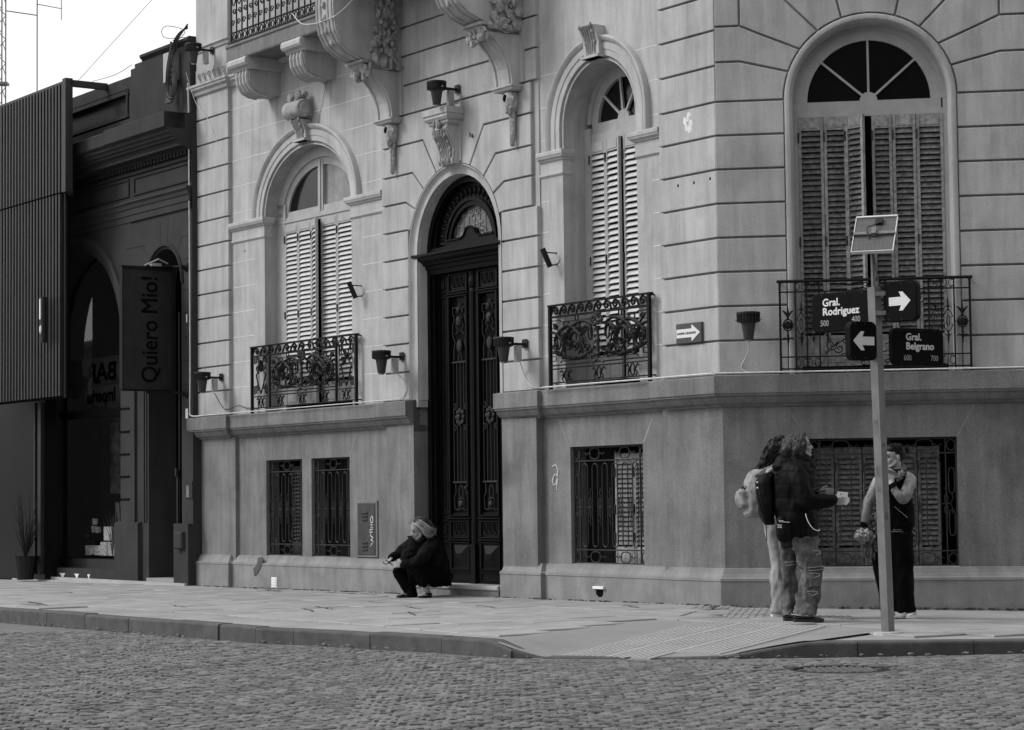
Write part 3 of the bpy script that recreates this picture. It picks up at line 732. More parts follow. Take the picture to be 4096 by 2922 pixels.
b = MB(); b.prism([(DXc - .56, 4.19), (DXc + .56, 4.19), (DXc + .5, 4.27), (DXc + .2, 4.27), (DXc + .13, 4.3), (DXc + .07, 4.385), (DXc, 4.40), (DXc - .07, 4.385), (DXc - .13, 4.3), (DXc - .2, 4.27), (DXc - .5, 4.27)], .25, .38)
b.tube([(DXc - .5, .245, 4.275), (DXc - .2, .245, 4.275), (DXc - .13, .245, 4.305), (DXc - .07, .245, 4.39), (DXc, .245, 4.405), (DXc + .07, .245, 4.39), (DXc + .13, .245, 4.305), (DXc + .2, .245, 4.275), (DXc + .5, .245, 4.275)], .014, 6)
b.obj('fanlight_sill', Wd, bld)
g = MB(); g.prism([(DXc + .47 * cos(pi * i / 20), 4.2 + .47 * sin(pi * i / 20)) for i in range(21)], .33, .335); gl = g.obj('stained_pane', mat('stained_glass', .075, .25, .5, 9, spec=.5), bld)
g = MB(); M['lead'] = mat('leaded_came', .2, .6)
for k in range(-3, 4): x = DXc + k * .12; h = sqrt(max(0, .47 ** 2 - (k * .12) ** 2)); g.box(x - .003, x + .003, .322, .33, 4.2, 4.2 + h)
for z in (4.32, 4.44, 4.56): h = sqrt(.47 ** 2 - (z - 4.2) ** 2); g.box(DXc - h, DXc + h, .322, .33, z - .003, z + .003)
for sx in (-1, 1):
    g.tube([(DXc + sx * x, .322, z) for x, z in ((.42, 4.32), (.36, 4.32), (.36, 4.26), (.25, 4.26), (.25, 4.35), (.2, 4.35))], .007, 4)
    g.tube([(DXc + sx * x, .322, z) for x, z in ((.43, 4.34), (.38, 4.5), (.3, 4.58), (.24, 4.6), (.24, 4.54))], .007, 4)
    g.tube([(p[0], .322, p[2]) for p in spiral(DXc + sx * .07, 4.58, .05, 0, 1.2, 12, .2, 0, sx)], .009, 4)
for k in range(26):
    a = random.uniform(.15, pi - .15); r = random.uniform(.1, .3); g.ball((DXc + r * cos(a), .325, 4.27 + r * sin(a) * .8), .022, .005, .016, 6, 4, .3)
g.obj('lead_pattern', M['lead'], gl, kind='stuff')

# ================================================================== CARVED BRACKETS
def leafy(mb, c, w_, h, dep, n=14, r=.035):
    for k in range(n):
        mb.ball((c[0] + random.uniform(-w_, w_) / 2, c[1] + random.uniform(-dep, dep) / 2, c[2] + random.uniform(-h, h) / 2), r * random.uniform(.6, 1.2), r * random.uniform(.6, 1), r * random.uniform(.6, 1.5), 6, 4, .25)
def acanthus(mb, x0, x1, pts, yoff=-.01, lobes=5):
    """veined leaf running down a curved face given by (y,z) points"""
    n = len(pts); cx = (x0 + x1) / 2; hw = (x1 - x0) / 2
    for k in range(-2, 3):
        mb.tube([(cx + hw * .8 * k / 2 * (1 - .45 * i / (n - 1)), p[0] + yoff * (1 - abs(k) * .2), p[1]) for i, p in enumerate(pts)], [.016 * (1 - .6 * i / (n - 1)) for i in range(n)], 5)
    for i in range(n - 1):
        for s in (-1, 1): mb.ball((cx + s * hw * .85 * (1 - .45 * i / (n - 1)), pts[i][0] + yoff * .6, pts[i][1]), .022, .018, .03, 6, 4, .2)
def big_bracket(x0, x1, side):
    w_ = x1 - x0; cx = (x0 + x1) / 2
    b = MB()   # back pilaster
    b.box(x1 - .30, x1 + .06, PY - .03, PY + .02, 5.9, 6.55); bk = b.obj('bracket_backing', M['stone'], bld)
    b = MB()   # quarter-curved lower limb
    cur = [(-.115, 5.86), (-.12, 5.95), (-.14, 6.06), (-.185, 6.17), (-.25, 6.27), (-.35, 6.37), (-.42, 6.40)]
    b.prismx([(PY + .02, 5.86)] + cur + [(-.46, 6.45), (PY + .02, 6.45)], x0, x1)
    for xx in (x0 + .045, x1 - .045):
        b.tube([(xx, p[0] - .004, p[1]) for p in cur[:-1]], .016, 6)
    b.tube([(cx - .06, p[0] + .004, p[1]) for p in cur[:-1]], .008, 4); b.tube([(cx + .06, p[0] + .004, p[1]) for p in cur[:-1]], .008, 4)
    lo = b.obj('bracket_limb', M['stone_light'], bld, smooth=False)
    b = MB(); b.sweep([(x0 - .01, PY), (x0 - .01, -.13), (x1 + .01, -.13), (x1 + .01, PY)], [(-.12, 5.87), (.03, 5.865), (.03, 5.85), (.015, 5.84), (.0, 5.815), (-.02, 5.81), (-.12, 5.8)]); b.obj('foot_cap', M['stone_light'], lo)
    b = MB()   # cup and garland drop
    cc = (cx + .04, -.03, 5.70)
    b.lathe([(.02, -.16), (.06, -.12), (.085, -.05), (.095, .02), (.085, .09), (.05, .11)], cc, 10)
    for s in (-1, 1): b.tube([(p[0], -.07, p[2]) for p in spiral(cc[0] + s * .06, 5.72, .06, pi / 2, 1.1, 12, .2, 0, s)], .018, 5)
    leafy(b, (cx + .04, -.08, 5.60), .1, .12, .04, 12, .03)
    for k, (z, r) in enumerate(((5.53, .05), (5.47, .045), (5.42, .04), (5.37, .042), (5.32, .036), (5.27, .028), (5.22, .022))):
        for s in (-1, 0, 1): b.ball((cx + .045 + s * r * .5, -.03 - .012 * (s == 0), z), r * .55, .03, .05, 6, 5, .15)
    b.obj('garland_drop', M['carved'], lo)
    b = MB(); b.lathe([(.0, -.02), (.045, .0), (.04, .02)], (cx + .02, -.115, 5.73), 10, 'y'); b.obj('drop_hollow', M['black'], lo)
    # leafy capital
    b = MB(); b.prismx([(-.30, 6.36), (-.44, 6.41), (-.52, 6.50), (-.53, 6.53), (-.2, 6.53), (PY, 6.5), (PY, 6.40)], x0 + .02, x1 - .02)
    b.box(x0 - .03, x1 + .02, -.56, -.1, 6.52, 6.555); leafy(b, (cx, -.44, 6.42), w_ + .02, .14, .12, 26, .05)
    for s in (-1, 1): b.tube(spiral(cx + s * .13, 6.44, .07, 0, 1.3, 14, .2, -.5, s), .02, 5)
    b.obj('leaf_capital', M['carved'], lo)
    # bulbous upper part carrying the balcony
    pr = [(-.50, 6.555), (-.56, 6.58), (-.72, 6.64), (-.85, 6.74), (-.93, 6.88), (-.96, 7.04), (-.97, 7.2), (-.96, 7.36), (-.90, 7.5), (PY, 7.5), (PY, 6.5), (-.2, 6.45)]
    b = MB(); b.prismx(pr, x0 - .06, x1 + .02); fc = pr[1:8]
    for xx in (x0 - .02, x0 + .07, x1 - .11, x1 - .02): b.tube([(xx, p[0] - .006, p[1]) for p in fc], .017, 6)
    up = b.obj('bracket_bulb', M['stone_light'], bld)
    b = MB()
    for k, p in enumerate(fc[2:]): b.ball((cx - .02, p[0] - .01, p[1] + .02), .035, .03, .05, 7, 5, .2)
    b.obj('husk_chain', M['carved'], up)
    b = MB(); sx = x1 + .03     # carved flank
    for k in range(60):
        t = random.random(); b.ball((sx + random.uniform(-.01, .05), -.05 - .45 * random.random() * (1 - .3 * t), 6.5 + t * .9), random.uniform(.025, .05), random.uniform(.03, .06), random.uniform(.03, .07), 6, 4, .3)
    b.tube([(p[1] * 0 + sx + .02, p[0] * .0 - .15 + .09 * cos(i * .9), 6.5 + i * .07) for i, p in enumerate([(0, 0)] * 13)], .03, 6)
    b.obj('flank_carving', M['carved'], up, kind='stuff')
big_bracket(-6.39, -6.04, 0); big_bracket(-3.78, -3.43, 1)

# door keystone console with its cap
kx0, kx1 = -5.05, -4.72; kc = (kx0 + kx1) / 2
b = MB(); b.sweep([(kx0 - .02, PY), (kx0 - .02, -.16), (kx1 + .02, -.16), (kx1 + .02, PY)], [(-.17, 5.80), (.07, 5.795), (.085, 5.785), (.085, 5.72), (.07, 5.71), (.072, 5.68), (.05, 5.65), (.03, 5.645), (.03, 5.62), (.01, 5.60), (-.17, 5.595)])
b.box(kx0 - .09, kx1 + .09, -.23, PY, 5.785, 5.797); b.obj('keystone_cap', M['stone_light'], bld)
b = MB(); kp = [(-.15, 5.60), (-.165, 5.54), (-.15, 5.47), (-.10, 5.40), (-.065, 5.32), (-.055, 5.24), (-.075, 5.17), (-.07, 5.13)]
b.prismx([(PY + .03, 5.13), (PY + .03, 5.60)] + kp, kx0, kx1); b.box(kx0 - .04, kx1 + .04, PY - .02, PY + .03, 5.16, 5.62)
kk = b.obj('keystone', M['stone_light'], bld)
b = MB(); acanthus(b, kx0 + .03, kx1 - .03, [(p[0] - .004, p[1]) for p in kp[1:]], -.02); leafy(b, (kc, -.2, 5.61), .12, .05, .05, 10, .03)
for xx in (kx0 + .02, kx1 - .02): b.tube([(xx, p[0] - .008, p[1]) for p in kp], .014, 5)
b.obj('acanthus_leaf', M['carved'], kk)

def window_key(cx, ztop, zb, scroll, sq=1.):
    w0, w1 = .17, .14
    b = MB(); zt = ztop - (.36 if scroll else 0)
    kp = [(-.16, zt), (-.13, zt - .06), (-.09, (zt + zb) / 2), (-.085, zb + .04), (-.1, zb)]
    n_ = len(kp)
    bpoly = [(RY, zb), (RY, zt)] + [(RY + p[0], p[1]) for p in kp]
    b.prismx(bpoly, cx - w1, cx + w1); b.box(cx - w1 - .02, cx + w1 + .02, RY - .12, RY, zb - .0, zb + .03); kk = b.obj('window_keystone', M['stone_light'], bld)
    b = MB(); acanthus(b, cx - w1 + .02, cx + w1 - .02, [(RY + p[0] - .006, p[1]) for p in kp], -.012)
    b.obj('acanthus_leaf', M['carved'], kk)
    if scroll:
        b = MB(); yc, zc, r = RY - .14, zt + .14, .125
        b.lathe([(.02, -.24), (.07, -.235), (.08, -.22), (.11, -.215), (r, -.19), (r * .93, -.12), (r * .98, -.05), (r * .98, .05), (r * .93, .12), (r, .19), (.11, .215), (.08, .22), (.07, .235), (.02, .24)], (cx, yc, zc), 16, 'x')
        b.box(cx - .2, cx + .2, yc, RY + .01, zc - .1, zc + .12); b.prismx([(yc, zc - .1), (RY, zc - .14), (RY, zc)], cx - .16, cx + .16)
        b.obj('volute', M['carved'], kk, smooth=True)
        b = MB(); leafy(b, (cx, yc, zc + .16), .34, .1, .12, 22, .04); b.obj('crest', M['carved'], kk)
window_key(WC1, 6.56, 5.92, True); window_key(WC2, 6.30, 5.95, False)

# ================================================================== BALCONY
b = MB(); b.prismx([(RY + .05, 7.13), (-.47, 7.13), (-.48, 7.15), (-.48, 7.31), (-.5, 7.33), (-.5, 7.36), (RY + .05, 7.36)], -9.72, -6.2)
b.obj('balcony_slab', M['plinth'], bld)
b = MB(); b.prismx([(RY + .05, 7.08), (RY - .06, 7.08), (RY - .09, 7.13), (RY + .05, 7.13)], -9.6, -6.5); b.obj('slab_bed_mould', M['stone'], bld)
b = MB()
pts = [(DXc + 1.75 * cos(pi + pi * i / 16), -.45 - .6 * sin(pi * i / 16)) for i in range(17)]
b = MB(Matrix(((1, 0, 0, 0), (0, 0, 1, 0), (0, 1, 0, 0), (0, 0, 0, 1)))); b.prism([(-6.2, RY)] + [(p[0], p[1]) for p in pts][1:-1] + [(-3.57, RY)], 7.48, 7.72)
b.obj('bowed_balcony_slab', M['plinth'], bld)
for cxx in (-9.37, -7.88):
    b = MB(); b.prismx([(RY, 6.97), (-.43, 6.97), (-.45, 7.0), (-.50, 7.02), (-.52, 7.05), (-.52, 7.10), (-.50, 7.13), (RY, 7.13)], cxx - .26, cxx + .24)
    sc = b.obj('console_cap', M['stone_light'], bld)
    cpf = [(-.40, 6.97), (-.415, 6.9), (-.40, 6.80), (-.34, 6.71), (-.25, 6.665), (-.12, 6.65), (RY, 6.65)]
    b = MB(); b.prismx([(RY, 6.97)] + cpf, cxx - .19, cxx + .17)
    cs = b.obj('console', M['stone'], bld)
    for k in range(4):
        q = MB(); xx = cxx - .145 + k * .09; q.tube([(xx, p[0] - .012, p[1] - .008) for p in cpf[:-1]], .028, 6); q.obj('console_flute', M['stone_light'], cs)
# railing above
def simple_scroll_rail(x0, x1, y, z0, h, Wf, name='upper_railing'):
    r_ = MB(); r_.box(x0, x1, y - .015, y + .015, z0 + .03, z0 + .05); r_.box(x0, x1, y - .015, y + .015, z0 + .16, z0 + .175); r_.box(x0, x1, y - .02, y + .02, z0 + h - .03, z0 + h)
    n = int((x1 - x0) / .15)
    for i in range(n + 1): x = x0 + (x1 - x0) * i / n; r_.box(x - .008, x + .008, y - .008, y + .008, z0, z0 + h)
    ro = r_.obj(name, M['iron'], bld, Wf)
    q = MB()
    for i in range(n):
        x = x0 + (x1 - x0) * (i + .5) / n
        q.tube(oval(x, z0 + .1, .04, .045, y), .008, 4, closed=True); q.tube(spiral(x - .02, z0 + .3, .05, 0, 1.2, 10, .2, y, 1), .008, 4); q.tube(spiral(x + .02, z0 + .45, .05, pi, 1.2, 10, .2, y, -1), .008, 4)
        q.tube(oval(x, z0 + .68, .05, .14, y), .008, 4, closed=True)
    q.obj('scrollwork', M['iron'], ro, Wf, kind='stuff')
simple_scroll_rail(-9.66, -6.7, -.44, 7.36, .95, FA)

# cornice and frieze of the left pier
b = MB(); b.sweep([(-11.62, .3), (-11.62, PY), (-10.63, PY), (-10.63, RY), (-9.65, RY)], [(-.02, 7.155), (.08, 7.15), (.1, 7.14), (.1, 7.11), (.085, 7.10), (.08, 7.07), (.045, 7.04), (.035, 7.0), (.015, 6.985), (.0, 6.98), (-.02, 6.975)]); b.obj('pier_cornice', M['stone'], bld)
b = MB(); b.box(-11.6, -10.62, PY - .01, PY + .06, 7.155, 7.37); fz = b.obj('frieze_block', M['stone'], bld)
b = MB()
for i in range(6):
    x = -11.48 + i * .15; b.tube(spiral(x, 7.27, .055, 0, 1.3, 12, .15, PY - .016, 1), .011, 4); b.tube([(x + .06, PY - .014, 7.24), (x + .02, PY - .014, 7.19), (x + .1, PY - .014, 7.19)], .01, 4)
b.obj('frieze_scrolls', M['carved'], fz)
b = MB(); b.box(-11.6, -10.63, PY, PY + .06, 7.37, ZT); b.obj('upper_pier', M['stone'], bld)
b = MB(); b.sweep([(-11.62, .3), (-11.62, PY), (-10.6, PY), (-10.6, RY)], [(-.02, 7.72), (.05, 7.71), (.055, 7.68), (.03, 7.66), (.02, 7.62), (-.02, 7.61)]); b.obj('upper_cornice', M['stone'], bld)

# ================================================================== IRON WINDOW RAILINGS
def wave_band(x0, x1, z0, z1, y, par, Wf, n):
    """running-dog scrolls, turning about the middle"""
    h = z1 - z0; p = (x1 - x0) / n
    for i in range(n):
        x = x0 + p * (i + .5); s = 1 if i < n / 2 else -1
        q = MB(); q.tube([(x - s * p * .5, y, z0 + .01), (x - s * p * .28, y, z0 + h * .75), (x, y, z1 - .01)] + spiral(x + s * p * .05, z0 + h * .5, h * .42, pi / 2, 1.15, 10, .18, y, -s), [.014] * 14, 5)
        q.obj('wave_scroll', M['iron'], par, Wf)
def railing_panel(x0, x1, z0, z1, y, Wf, par, side=0):
    """cast scroll panel: torch and flowers between two pairs of C-scrolls"""
    cx = (x0 + x1) / 2; w_ = (x1 - x0) / 2; h = z1 - z0
    def Pz(t): return z0 + h * t
    q = MB()
    for t in (.0, 1.): q.box(x0, x1, y - .01, y + .01, Pz(t) - .007, Pz(t) + .007)
    for s in (-1, 1): q.tube([(cx + s * w_ * .98, y, Pz(.93)), (cx + s * w_ * .8, y, Pz(.93)), (cx + s * w_ * .78, y, Pz(.89)), (cx + s * w_ * .1, y, Pz(.89))], .008, 4); q.tube(oval(cx + s * w_ * .45, Pz(.95), .03, .035, y), .008, 4, closed=True)
    q.tube([(cx - w_ * .8, y, Pz(.04)), (cx - w_ * .78, y, Pz(.08)), (cx + w_ * .78, y, Pz(.08)), (cx + w_ * .8, y, Pz(.04))], .008, 4)
    q.obj('panel_rails', M['iron'], par, Wf, kind='stuff')
    for s in (-1, 1):
        def P(u_, t): return (cx + s * w_ * u_, y, Pz(t))
        C_ = [[P(.10, .12), P(.28, .28), P(.42, .62), P(.60, .80), P(.78, .72), P(.92, .55), P(.90, .40)],
              [P(.12, .76), P(.28, .86), P(.42, .84), P(.60, .72), P(.70, .5), P(.72, .25)],
              [P(.42, .20), P(.32, .4), P(.40, .62), P(.52, .66), P(.62, .5), P(.60, .3)],
              [P(.14, .5), P(.16, .7), P(.26, .74), P(.36, .55), P(.34, .2)],
              [P(.97, .30), P(.82, .22), P(.74, .36), P(.84, .62), P(.98, .70)]]
        for k, c in enumerate(C_):
            # smooth by Catmull-Rom
            pts = []
            for i in range(len(c) - 1):
                p0, p1, p2, p3 = [Vector(c[max(0, min(len(c) - 1, j))]) for j in (i - 1, i, i + 1, i + 2)]
                for m_ in range(4):
                    t = m_ / 4; pts.append(.5 * ((2 * p1) + (p2 - p0) * t + (2 * p0 - 5 * p1 + 4 * p2 - p3) * t * t + (3 * p1 - p0 - 3 * p2 + p3) * t ** 3))
            pts.append(Vector(c[-1])); q = MB()
            q.tube(pts, [.013 + .011 * sin(pi * i / len(pts)) for i in range(len(pts))], 5)
            q.obj('scroll', M['iron'], par, Wf)
        for (u_, t, r, a, sg) in ((.62, .42, .06, 0, 1), (.48, .36, .07, pi, 1), (.24, .3, .05, 0, -1), (.76, .6, .05, pi, 1), (.90, .42, .05, pi, -1), (.30, .66, .045, 0, -1), (.42, .72, .04, pi / 2, 1), (.9, .82, .035, 0, 1), (.74, .18, .045, pi, 1)):
            q = MB(); q.tube(spiral(cx + s * w_ * u_, Pz(t), r * 1.1, a, 1.4, 14, .12, y - .004, sg * s), .015, 5); q.obj('scroll', M['iron'], par, Wf)
        for (u_, t, rx_, rz_) in ((.18, .62, .035, .09), (.52, .52, .045, .12), (.84, .5, .03, .1), (.36, .42, .03, .08), (.68, .84, .05, .03)):
            q = MB(); q.tube(oval(cx + s * w_ * u_, Pz(t), rx_, rz_, y + .004, 12), .009, 4, closed=True); q.obj('scroll', M['iron'], par, Wf)
        for (a_, b_, c_, d_) in ((.05, .2, .3, .6), (.2, .1, .5, .25), (.55, .1, .85, .3), (.6, .62, .95, .88), (.3, .9, .55, .6)):
            q = MB(); q.tube([P(a_, b_), P((a_ + c_) / 2 + .06, (b_ + d_) / 2 - .05), P(c_, d_)], [.006, .014, .006], 5); q.obj('leaf_spray', M['iron'], par, Wf)
        q = MB()
        for k in range(16): t = k / 15; q.ball((cx + s * w_ * (.08 + .8 * t), y - .012, Pz(.12 + .16 * (2 * t - 1) ** 2 + random.uniform(-.02, .02))), .022, .016, .022, 6, 4, .3)
        q.obj('garland', M['iron'], par, Wf)
        q = MB()
        for z_ in (.82, .64, .3, .14): q.tube([P(.97, z_ + .05), P(.9, z_ + .05), P(.9, z_ - .05), P(.97, z_ - .05)], .007, 4)
        q.obj('side_keys', M['iron'], par, Wf, kind='stuff')
    q = MB(); q.lathe([(.012, .05), (.02, .12), (.035, .16), (.022, .2), (.02, .4), (.03, .45), (.018, .5), (.016, .62), (.03, .68), (.04, .72)], (cx, y - .01, z0), 8)
    q.T = I4
    for v_i in range(len(q.v)): q.v[v_i] = (q.v[v_i][0], q.v[v_i][1], z0 + (q.v[v_i][2] - z0) * h)
    for s in (-1, 1): q.tube([(cx, y - .01, Pz(.06)), (cx + s * .1, y - .01, Pz(-.02))], .014, 5)
    q.obj('torch', M['iron_grey'], par, Wf)
    q = MB()
    for k in range(34): a = random.uniform(0, 2 * pi); r = random.random() ** .5; q.ball((cx + .11 * r * cos(a), y - .02, Pz(.86) + .075 * r * sin(a)), .022, .02, .016, 6, 4, .3)
    for k in range(9): a = pi * k / 8; q.tube([(cx + .08 * cos(a), y - .02, Pz(.86) + .05 * sin(a)), (cx + .15 * cos(a), y - .03, Pz(.86) + .1 * sin(a))], [.012, .003], 4)
    q.obj('flower_bouquet', M['iron_grey'], par, Wf)
def foot_ornament(cx, z0, z1, y, par, Wf):
    q = MB(); zc = (z0 + z1) / 2; r = (z1 - z0) / 2
    q.tube(oval(cx, zc, r * .55, r * .95, y), .009, 5, closed=True)
    for s in (-1, 1):
        q.tube([(cx + s * r * .6, y, zc), (cx + s * r * 1.3, y, zc + r * .9), (cx + s * r * 1.7, y, zc + r * .55)], .009, 5); q.tube([(cx + s * r * .6, y, zc), (cx + s * r * 1.2, y, zc - r * .5), (cx + s * r * .9, y, zc - r * .95)], .009, 5); q.ball((cx + s * r * .7, y - .01, zc), .018, .014, .018, 6, 4)
    q.obj('foot_scroll', M['iron'], par, Wf)
def window_railing(x0, x1, z0, z1, y, Wf, divs, nw):
    f = MB(); f.prismx([(y - .025, z1 - .018), (y - .025, z1), (y + .025, z1), (y + .025, z1 - .018)], x0 - .02, x1 + .05)
    rr = f.obj('window_railing', M['iron'], bld, Wf)
    for x in (x0, x1):
        p = MB(); p.box(x - .018, x + .018, y - .018, y + .018, z0 - .02, z1 - .015); p.obj('post', M['iron'], rr, Wf)
        p = MB(); p.box(x - .01, x + .01, y, RY + .02, z1 - .03, z1 - .015); p.box(x - .01, x + .01, y, RY + .02, z0 + .05, z0 + .065); p.obj('wall_stay', M['iron'], rr, Wf)
    for z in (z1 - .135, z0 + .21, z0 + .055):
        p = MB(); p.box(x0, x1, y - .01, y + .01, z - .007, z + .007); p.obj('rail', M['iron'], rr, Wf)
    wave_band(x0 + .02, x1 - .02, z1 - .13, z1 - .02, y, rr, Wf, nw)
    for x in divs:
        p = MB(); p.box(x - .013, x + .013, y - .013, y + .013, z0 + .05, z1 - .02); p.obj('upright', M['iron'], rr, Wf)
    xs = [x0] + list(divs) + [x1]
    for a, c in zip(xs, xs[1:]):
        if c - a > 1.: railing_panel(a + .02, c - .02, z0 + .25, z1 - .145, y, Wf, rr)
        else:
            cx = (a + c) / 2
            for s in (-1, 1):
                q = MB(); q.tube([(cx, y, z0 + .25), (cx + s * .07, y, z0 + .36), (cx + s * .13, y, z0 + .5), (cx + s * .02, y, z0 + .62), (cx + s * .1, y, z0 + .76)], .011, 5); q.obj('scroll', M['iron'], rr, Wf)
                for zc in (.34, .60):
                    q = MB(); q.tube(spiral(cx + s * .09, z0 + zc, .05, 0, 1.3, 12, .15, y, s), .01, 5); q.obj('scroll', M['iron'], rr, Wf)
                q = MB()
                for zc in (.3, .72): q.box(cx + s * .17 - .012, cx + s * .17 + .012, y - .006, y + .006, z0 + zc - .06, z0 + zc + .06); q.box(cx + s * .12 - .006, cx + s * .12 + .006, y - .006, y + .006, z0 + zc - .05, z0 + zc + .05)
                q.obj('side_keys', M['iron'], rr, Wf, kind='stuff')
            q = MB(); leafy(q, (cx, y - .01, z0 + .62), .1, .16, .02, 10, .025); q.obj('leaf_boss', M['iron'], rr, Wf)
        nfo = 3 if c - a > 1 else 1
        for k in range(nfo): foot_ornament(a + (c - a) * (k + .5) / nfo, z0 + .065, z0 + .2, y, rr, Wf)
    return rr
window_railing(-9.92, -7.14, 2.345, 3.25, .0, FA, (-9.42, -7.64), 13)
window_railing(-2.91, -1.12, 2.345, 3.28, .0, FA, (), 11)
# corner railing: plainer bars, spindles and medallions
def corner_railing(Wf, y=-.06):
    x0, x1, z0, z1 = .635, 2.525, 2.345, 3.285
    f = MB(); f.lathe([(.016, x0 - .03), (.016, x1 + .03)], (0, y, z1 - .012), 8, 'x'); rr = f.obj('corner_railing', M['iron'], bld, Wf)
    for x in (x0, .79, .905, 1.03, 2.12, 2.245, 2.37, x1):
        p = MB(); w_ = .011 if x in (x0, x1) else .008; p.box(x - w_, x + w_, y - w_, y + w_, z0 - .01 if x in (x0, .79, 2.37, x1) else z0 + .05, z1 - .02); p.obj('upright', M['iron'], rr, Wf)
    for z in (3.165, 2.505, 2.385):
        p = MB(); p.box(x0, x1, y - .007, y + .007, z - .007, z + .007); p.obj('rail', M['iron'], rr, Wf)
    for x in (x0, x1):
        p = MB(); p.box(x - .01, x + .01, y, PY + .02, z1 - .03, z1 - .015); p.box(x - .01, x + .01, y, PY + .02, z0 + .05, z0 + .065); p.obj('wall_stay', M['iron'], rr, Wf)
    for cx in (.8475, .9675, 2.1825, 2.3075):
        for (a, c) in ((3.17, 3.27), (2.39, 2.50)):
            q = MB(); zc = (a + c) / 2
            for s in (-1, 1):
                q.tube([(cx + s * .045, y, c - .012), (cx + s * .03, y, c - .006), (cx + s * .012, y, zc + .015), (cx + s * .012, y, zc - .015), (cx + s * .03, y, a + .006), (cx + s * .045, y, a + .012)], .005, 4); q.ball((cx + s * .045, y, c - .018), .009); q.ball((cx + s * .045, y, a + .018), .009)
            q.obj('square_scroll', M['iron'], rr, Wf)
    for cx, sc in ((.8475, 1), (.9675, .85), (2.1825, .85), (2.3075, 1)):
        q = MB(); zc = 2.84
        q.lathe([(.002, .235 * sc), (.012, .15), (.006, .13), (.006, .10)], (cx, y, zc), 6); q.lathe([(.006, -.10), (.006, -.13), (.012, -.15), (.002, -.235 * sc)], (cx, y, zc), 6)
        q.tube(oval(cx, zc, .016, .055, y), .006, 4, closed=True)
        for s in (-1, 1):
            q.tube([(cx, y, zc + .12), (cx + s * .03, y, zc + .08), (cx + s * .045, y, zc + .04), (cx + s * .03, y, zc + .03)], .006, 4); q.tube([(cx, y, zc - .12), (cx + s * .03, y, zc - .08), (cx + s * .045, y, zc - .04), (cx + s * .03, y, zc - .03)], .006, 4)
            q.tube([(cx, y, zc + .13), (cx + s * .025, y, zc + .15), (cx + s * .035, y, zc + .13)], .006, 4); q.tube([(cx, y, zc - .13), (cx + s * .025, y, zc - .15), (cx + s * .035, y, zc - .13)], .006, 4)
        q.obj('spindle', M['iron'], rr, Wf)
    for cx in (.7125, 2.4475):
        q = MB(); zc = 2.83
        q.lathe([(.002, -.02), (.03, -.018), (.035, -.01), (.042, 0), (.042, .01)], (cx, y, zc), 12, 'y'); q.tube(oval(cx, zc, .048, .058, y), .008, 5, closed=True)
        q.tube([(cx - .075, y, zc), (cx + .075, y, zc)], .006, 4)
        q.tube([(cx, y, zc + .05), (cx, y, zc + .1), (cx, y, zc + .2)], [.008, .016, .004], 6)
        q.tube([(cx, y, zc - .05), (cx, y, zc - .13), (cx, y, zc - .22)], [.006, .014, .004], 6)
        for s in (-1, 1): q.tube([(cx, y, zc + .08), (cx + s * .03, y, zc + .13), (cx + s * .055, y, zc + .15)], [.01, .012, .005], 5); q.tube([(cx, y, zc - .15), (cx + s * .035, y, zc - .13), (cx + s * .06, y, zc - .15)], [.008, .01, .005], 5)
        q.obj('medallion', M['iron'], rr, Wf)
    # middle field of free scrolls round a horizontal spindle
    cx = 1.58
    q = MB(); q.tube([(cx - .33, y, 3.225), (cx - .25, y, 3.225), (cx - .1, y, 3.225)], [.002, .012, .006], 5); q.tube([(cx + .33, y, 3.225), (cx + .25, y, 3.225), (cx + .1, y, 3.225)], [.002, .012, .006], 5)
    q.obj('spindle', M['iron'], rr, Wf)
    for s in (-1, 1):
        for (px, pz, r, a, sg, tn) in ((.08, 3.22, .05, 0, 1, 1.3), (.44, 2.62, .06, 0, 1, 1.4), (.36, 2.58, .05, pi, -1, 1.2), (.3, 2.66, .04, pi / 2, 1, 1.2), (.44, 3.07, .055, 0, -1, 1.4), (.36, 3.11, .04, pi, 1, 1.2), (.12, 2.44, .03, 0, 1, 1.2)):
            q = MB(); q.tube(spiral(cx + s * px, pz, r, a, tn, 14, .12, y, sg * s), .0065, 5); q.obj('scroll', M['iron'], rr, Wf)
        for c in ([(.5, 2.55), (.42, 2.6), (.3, 2.68), (.2, 2.66), (.1, 2.62)], [(.5, 3.14), (.42, 3.07), (.32, 3.02), (.26, 2.9), (.24, 2.8)], [(.44, 2.66), (.5, 2.74), (.5, 2.84)], [(.1, 3.17), (.2, 3.1), (.3, 3.0)], [(.34, 2.52), (.2, 2.56), (.06, 2.54)]):
            q = MB(); q.tube([(cx + s * p[0], y, p[1]) for p in c], .0065, 5); q.obj('scroll', M['iron'], rr, Wf)
        q = MB(); q.tube([(cx + s * .5, y - .005, 2.53), (cx + s * .36, y - .005, 2.66)], [.012, .006], 5); q.tube([(cx + s * .5, y - .005, 3.15), (cx + s * .38, y - .005, 3.04)], [.012, .006], 5); q.obj('leaf_spear', M['iron'], rr, Wf)
corner_railing(FB)
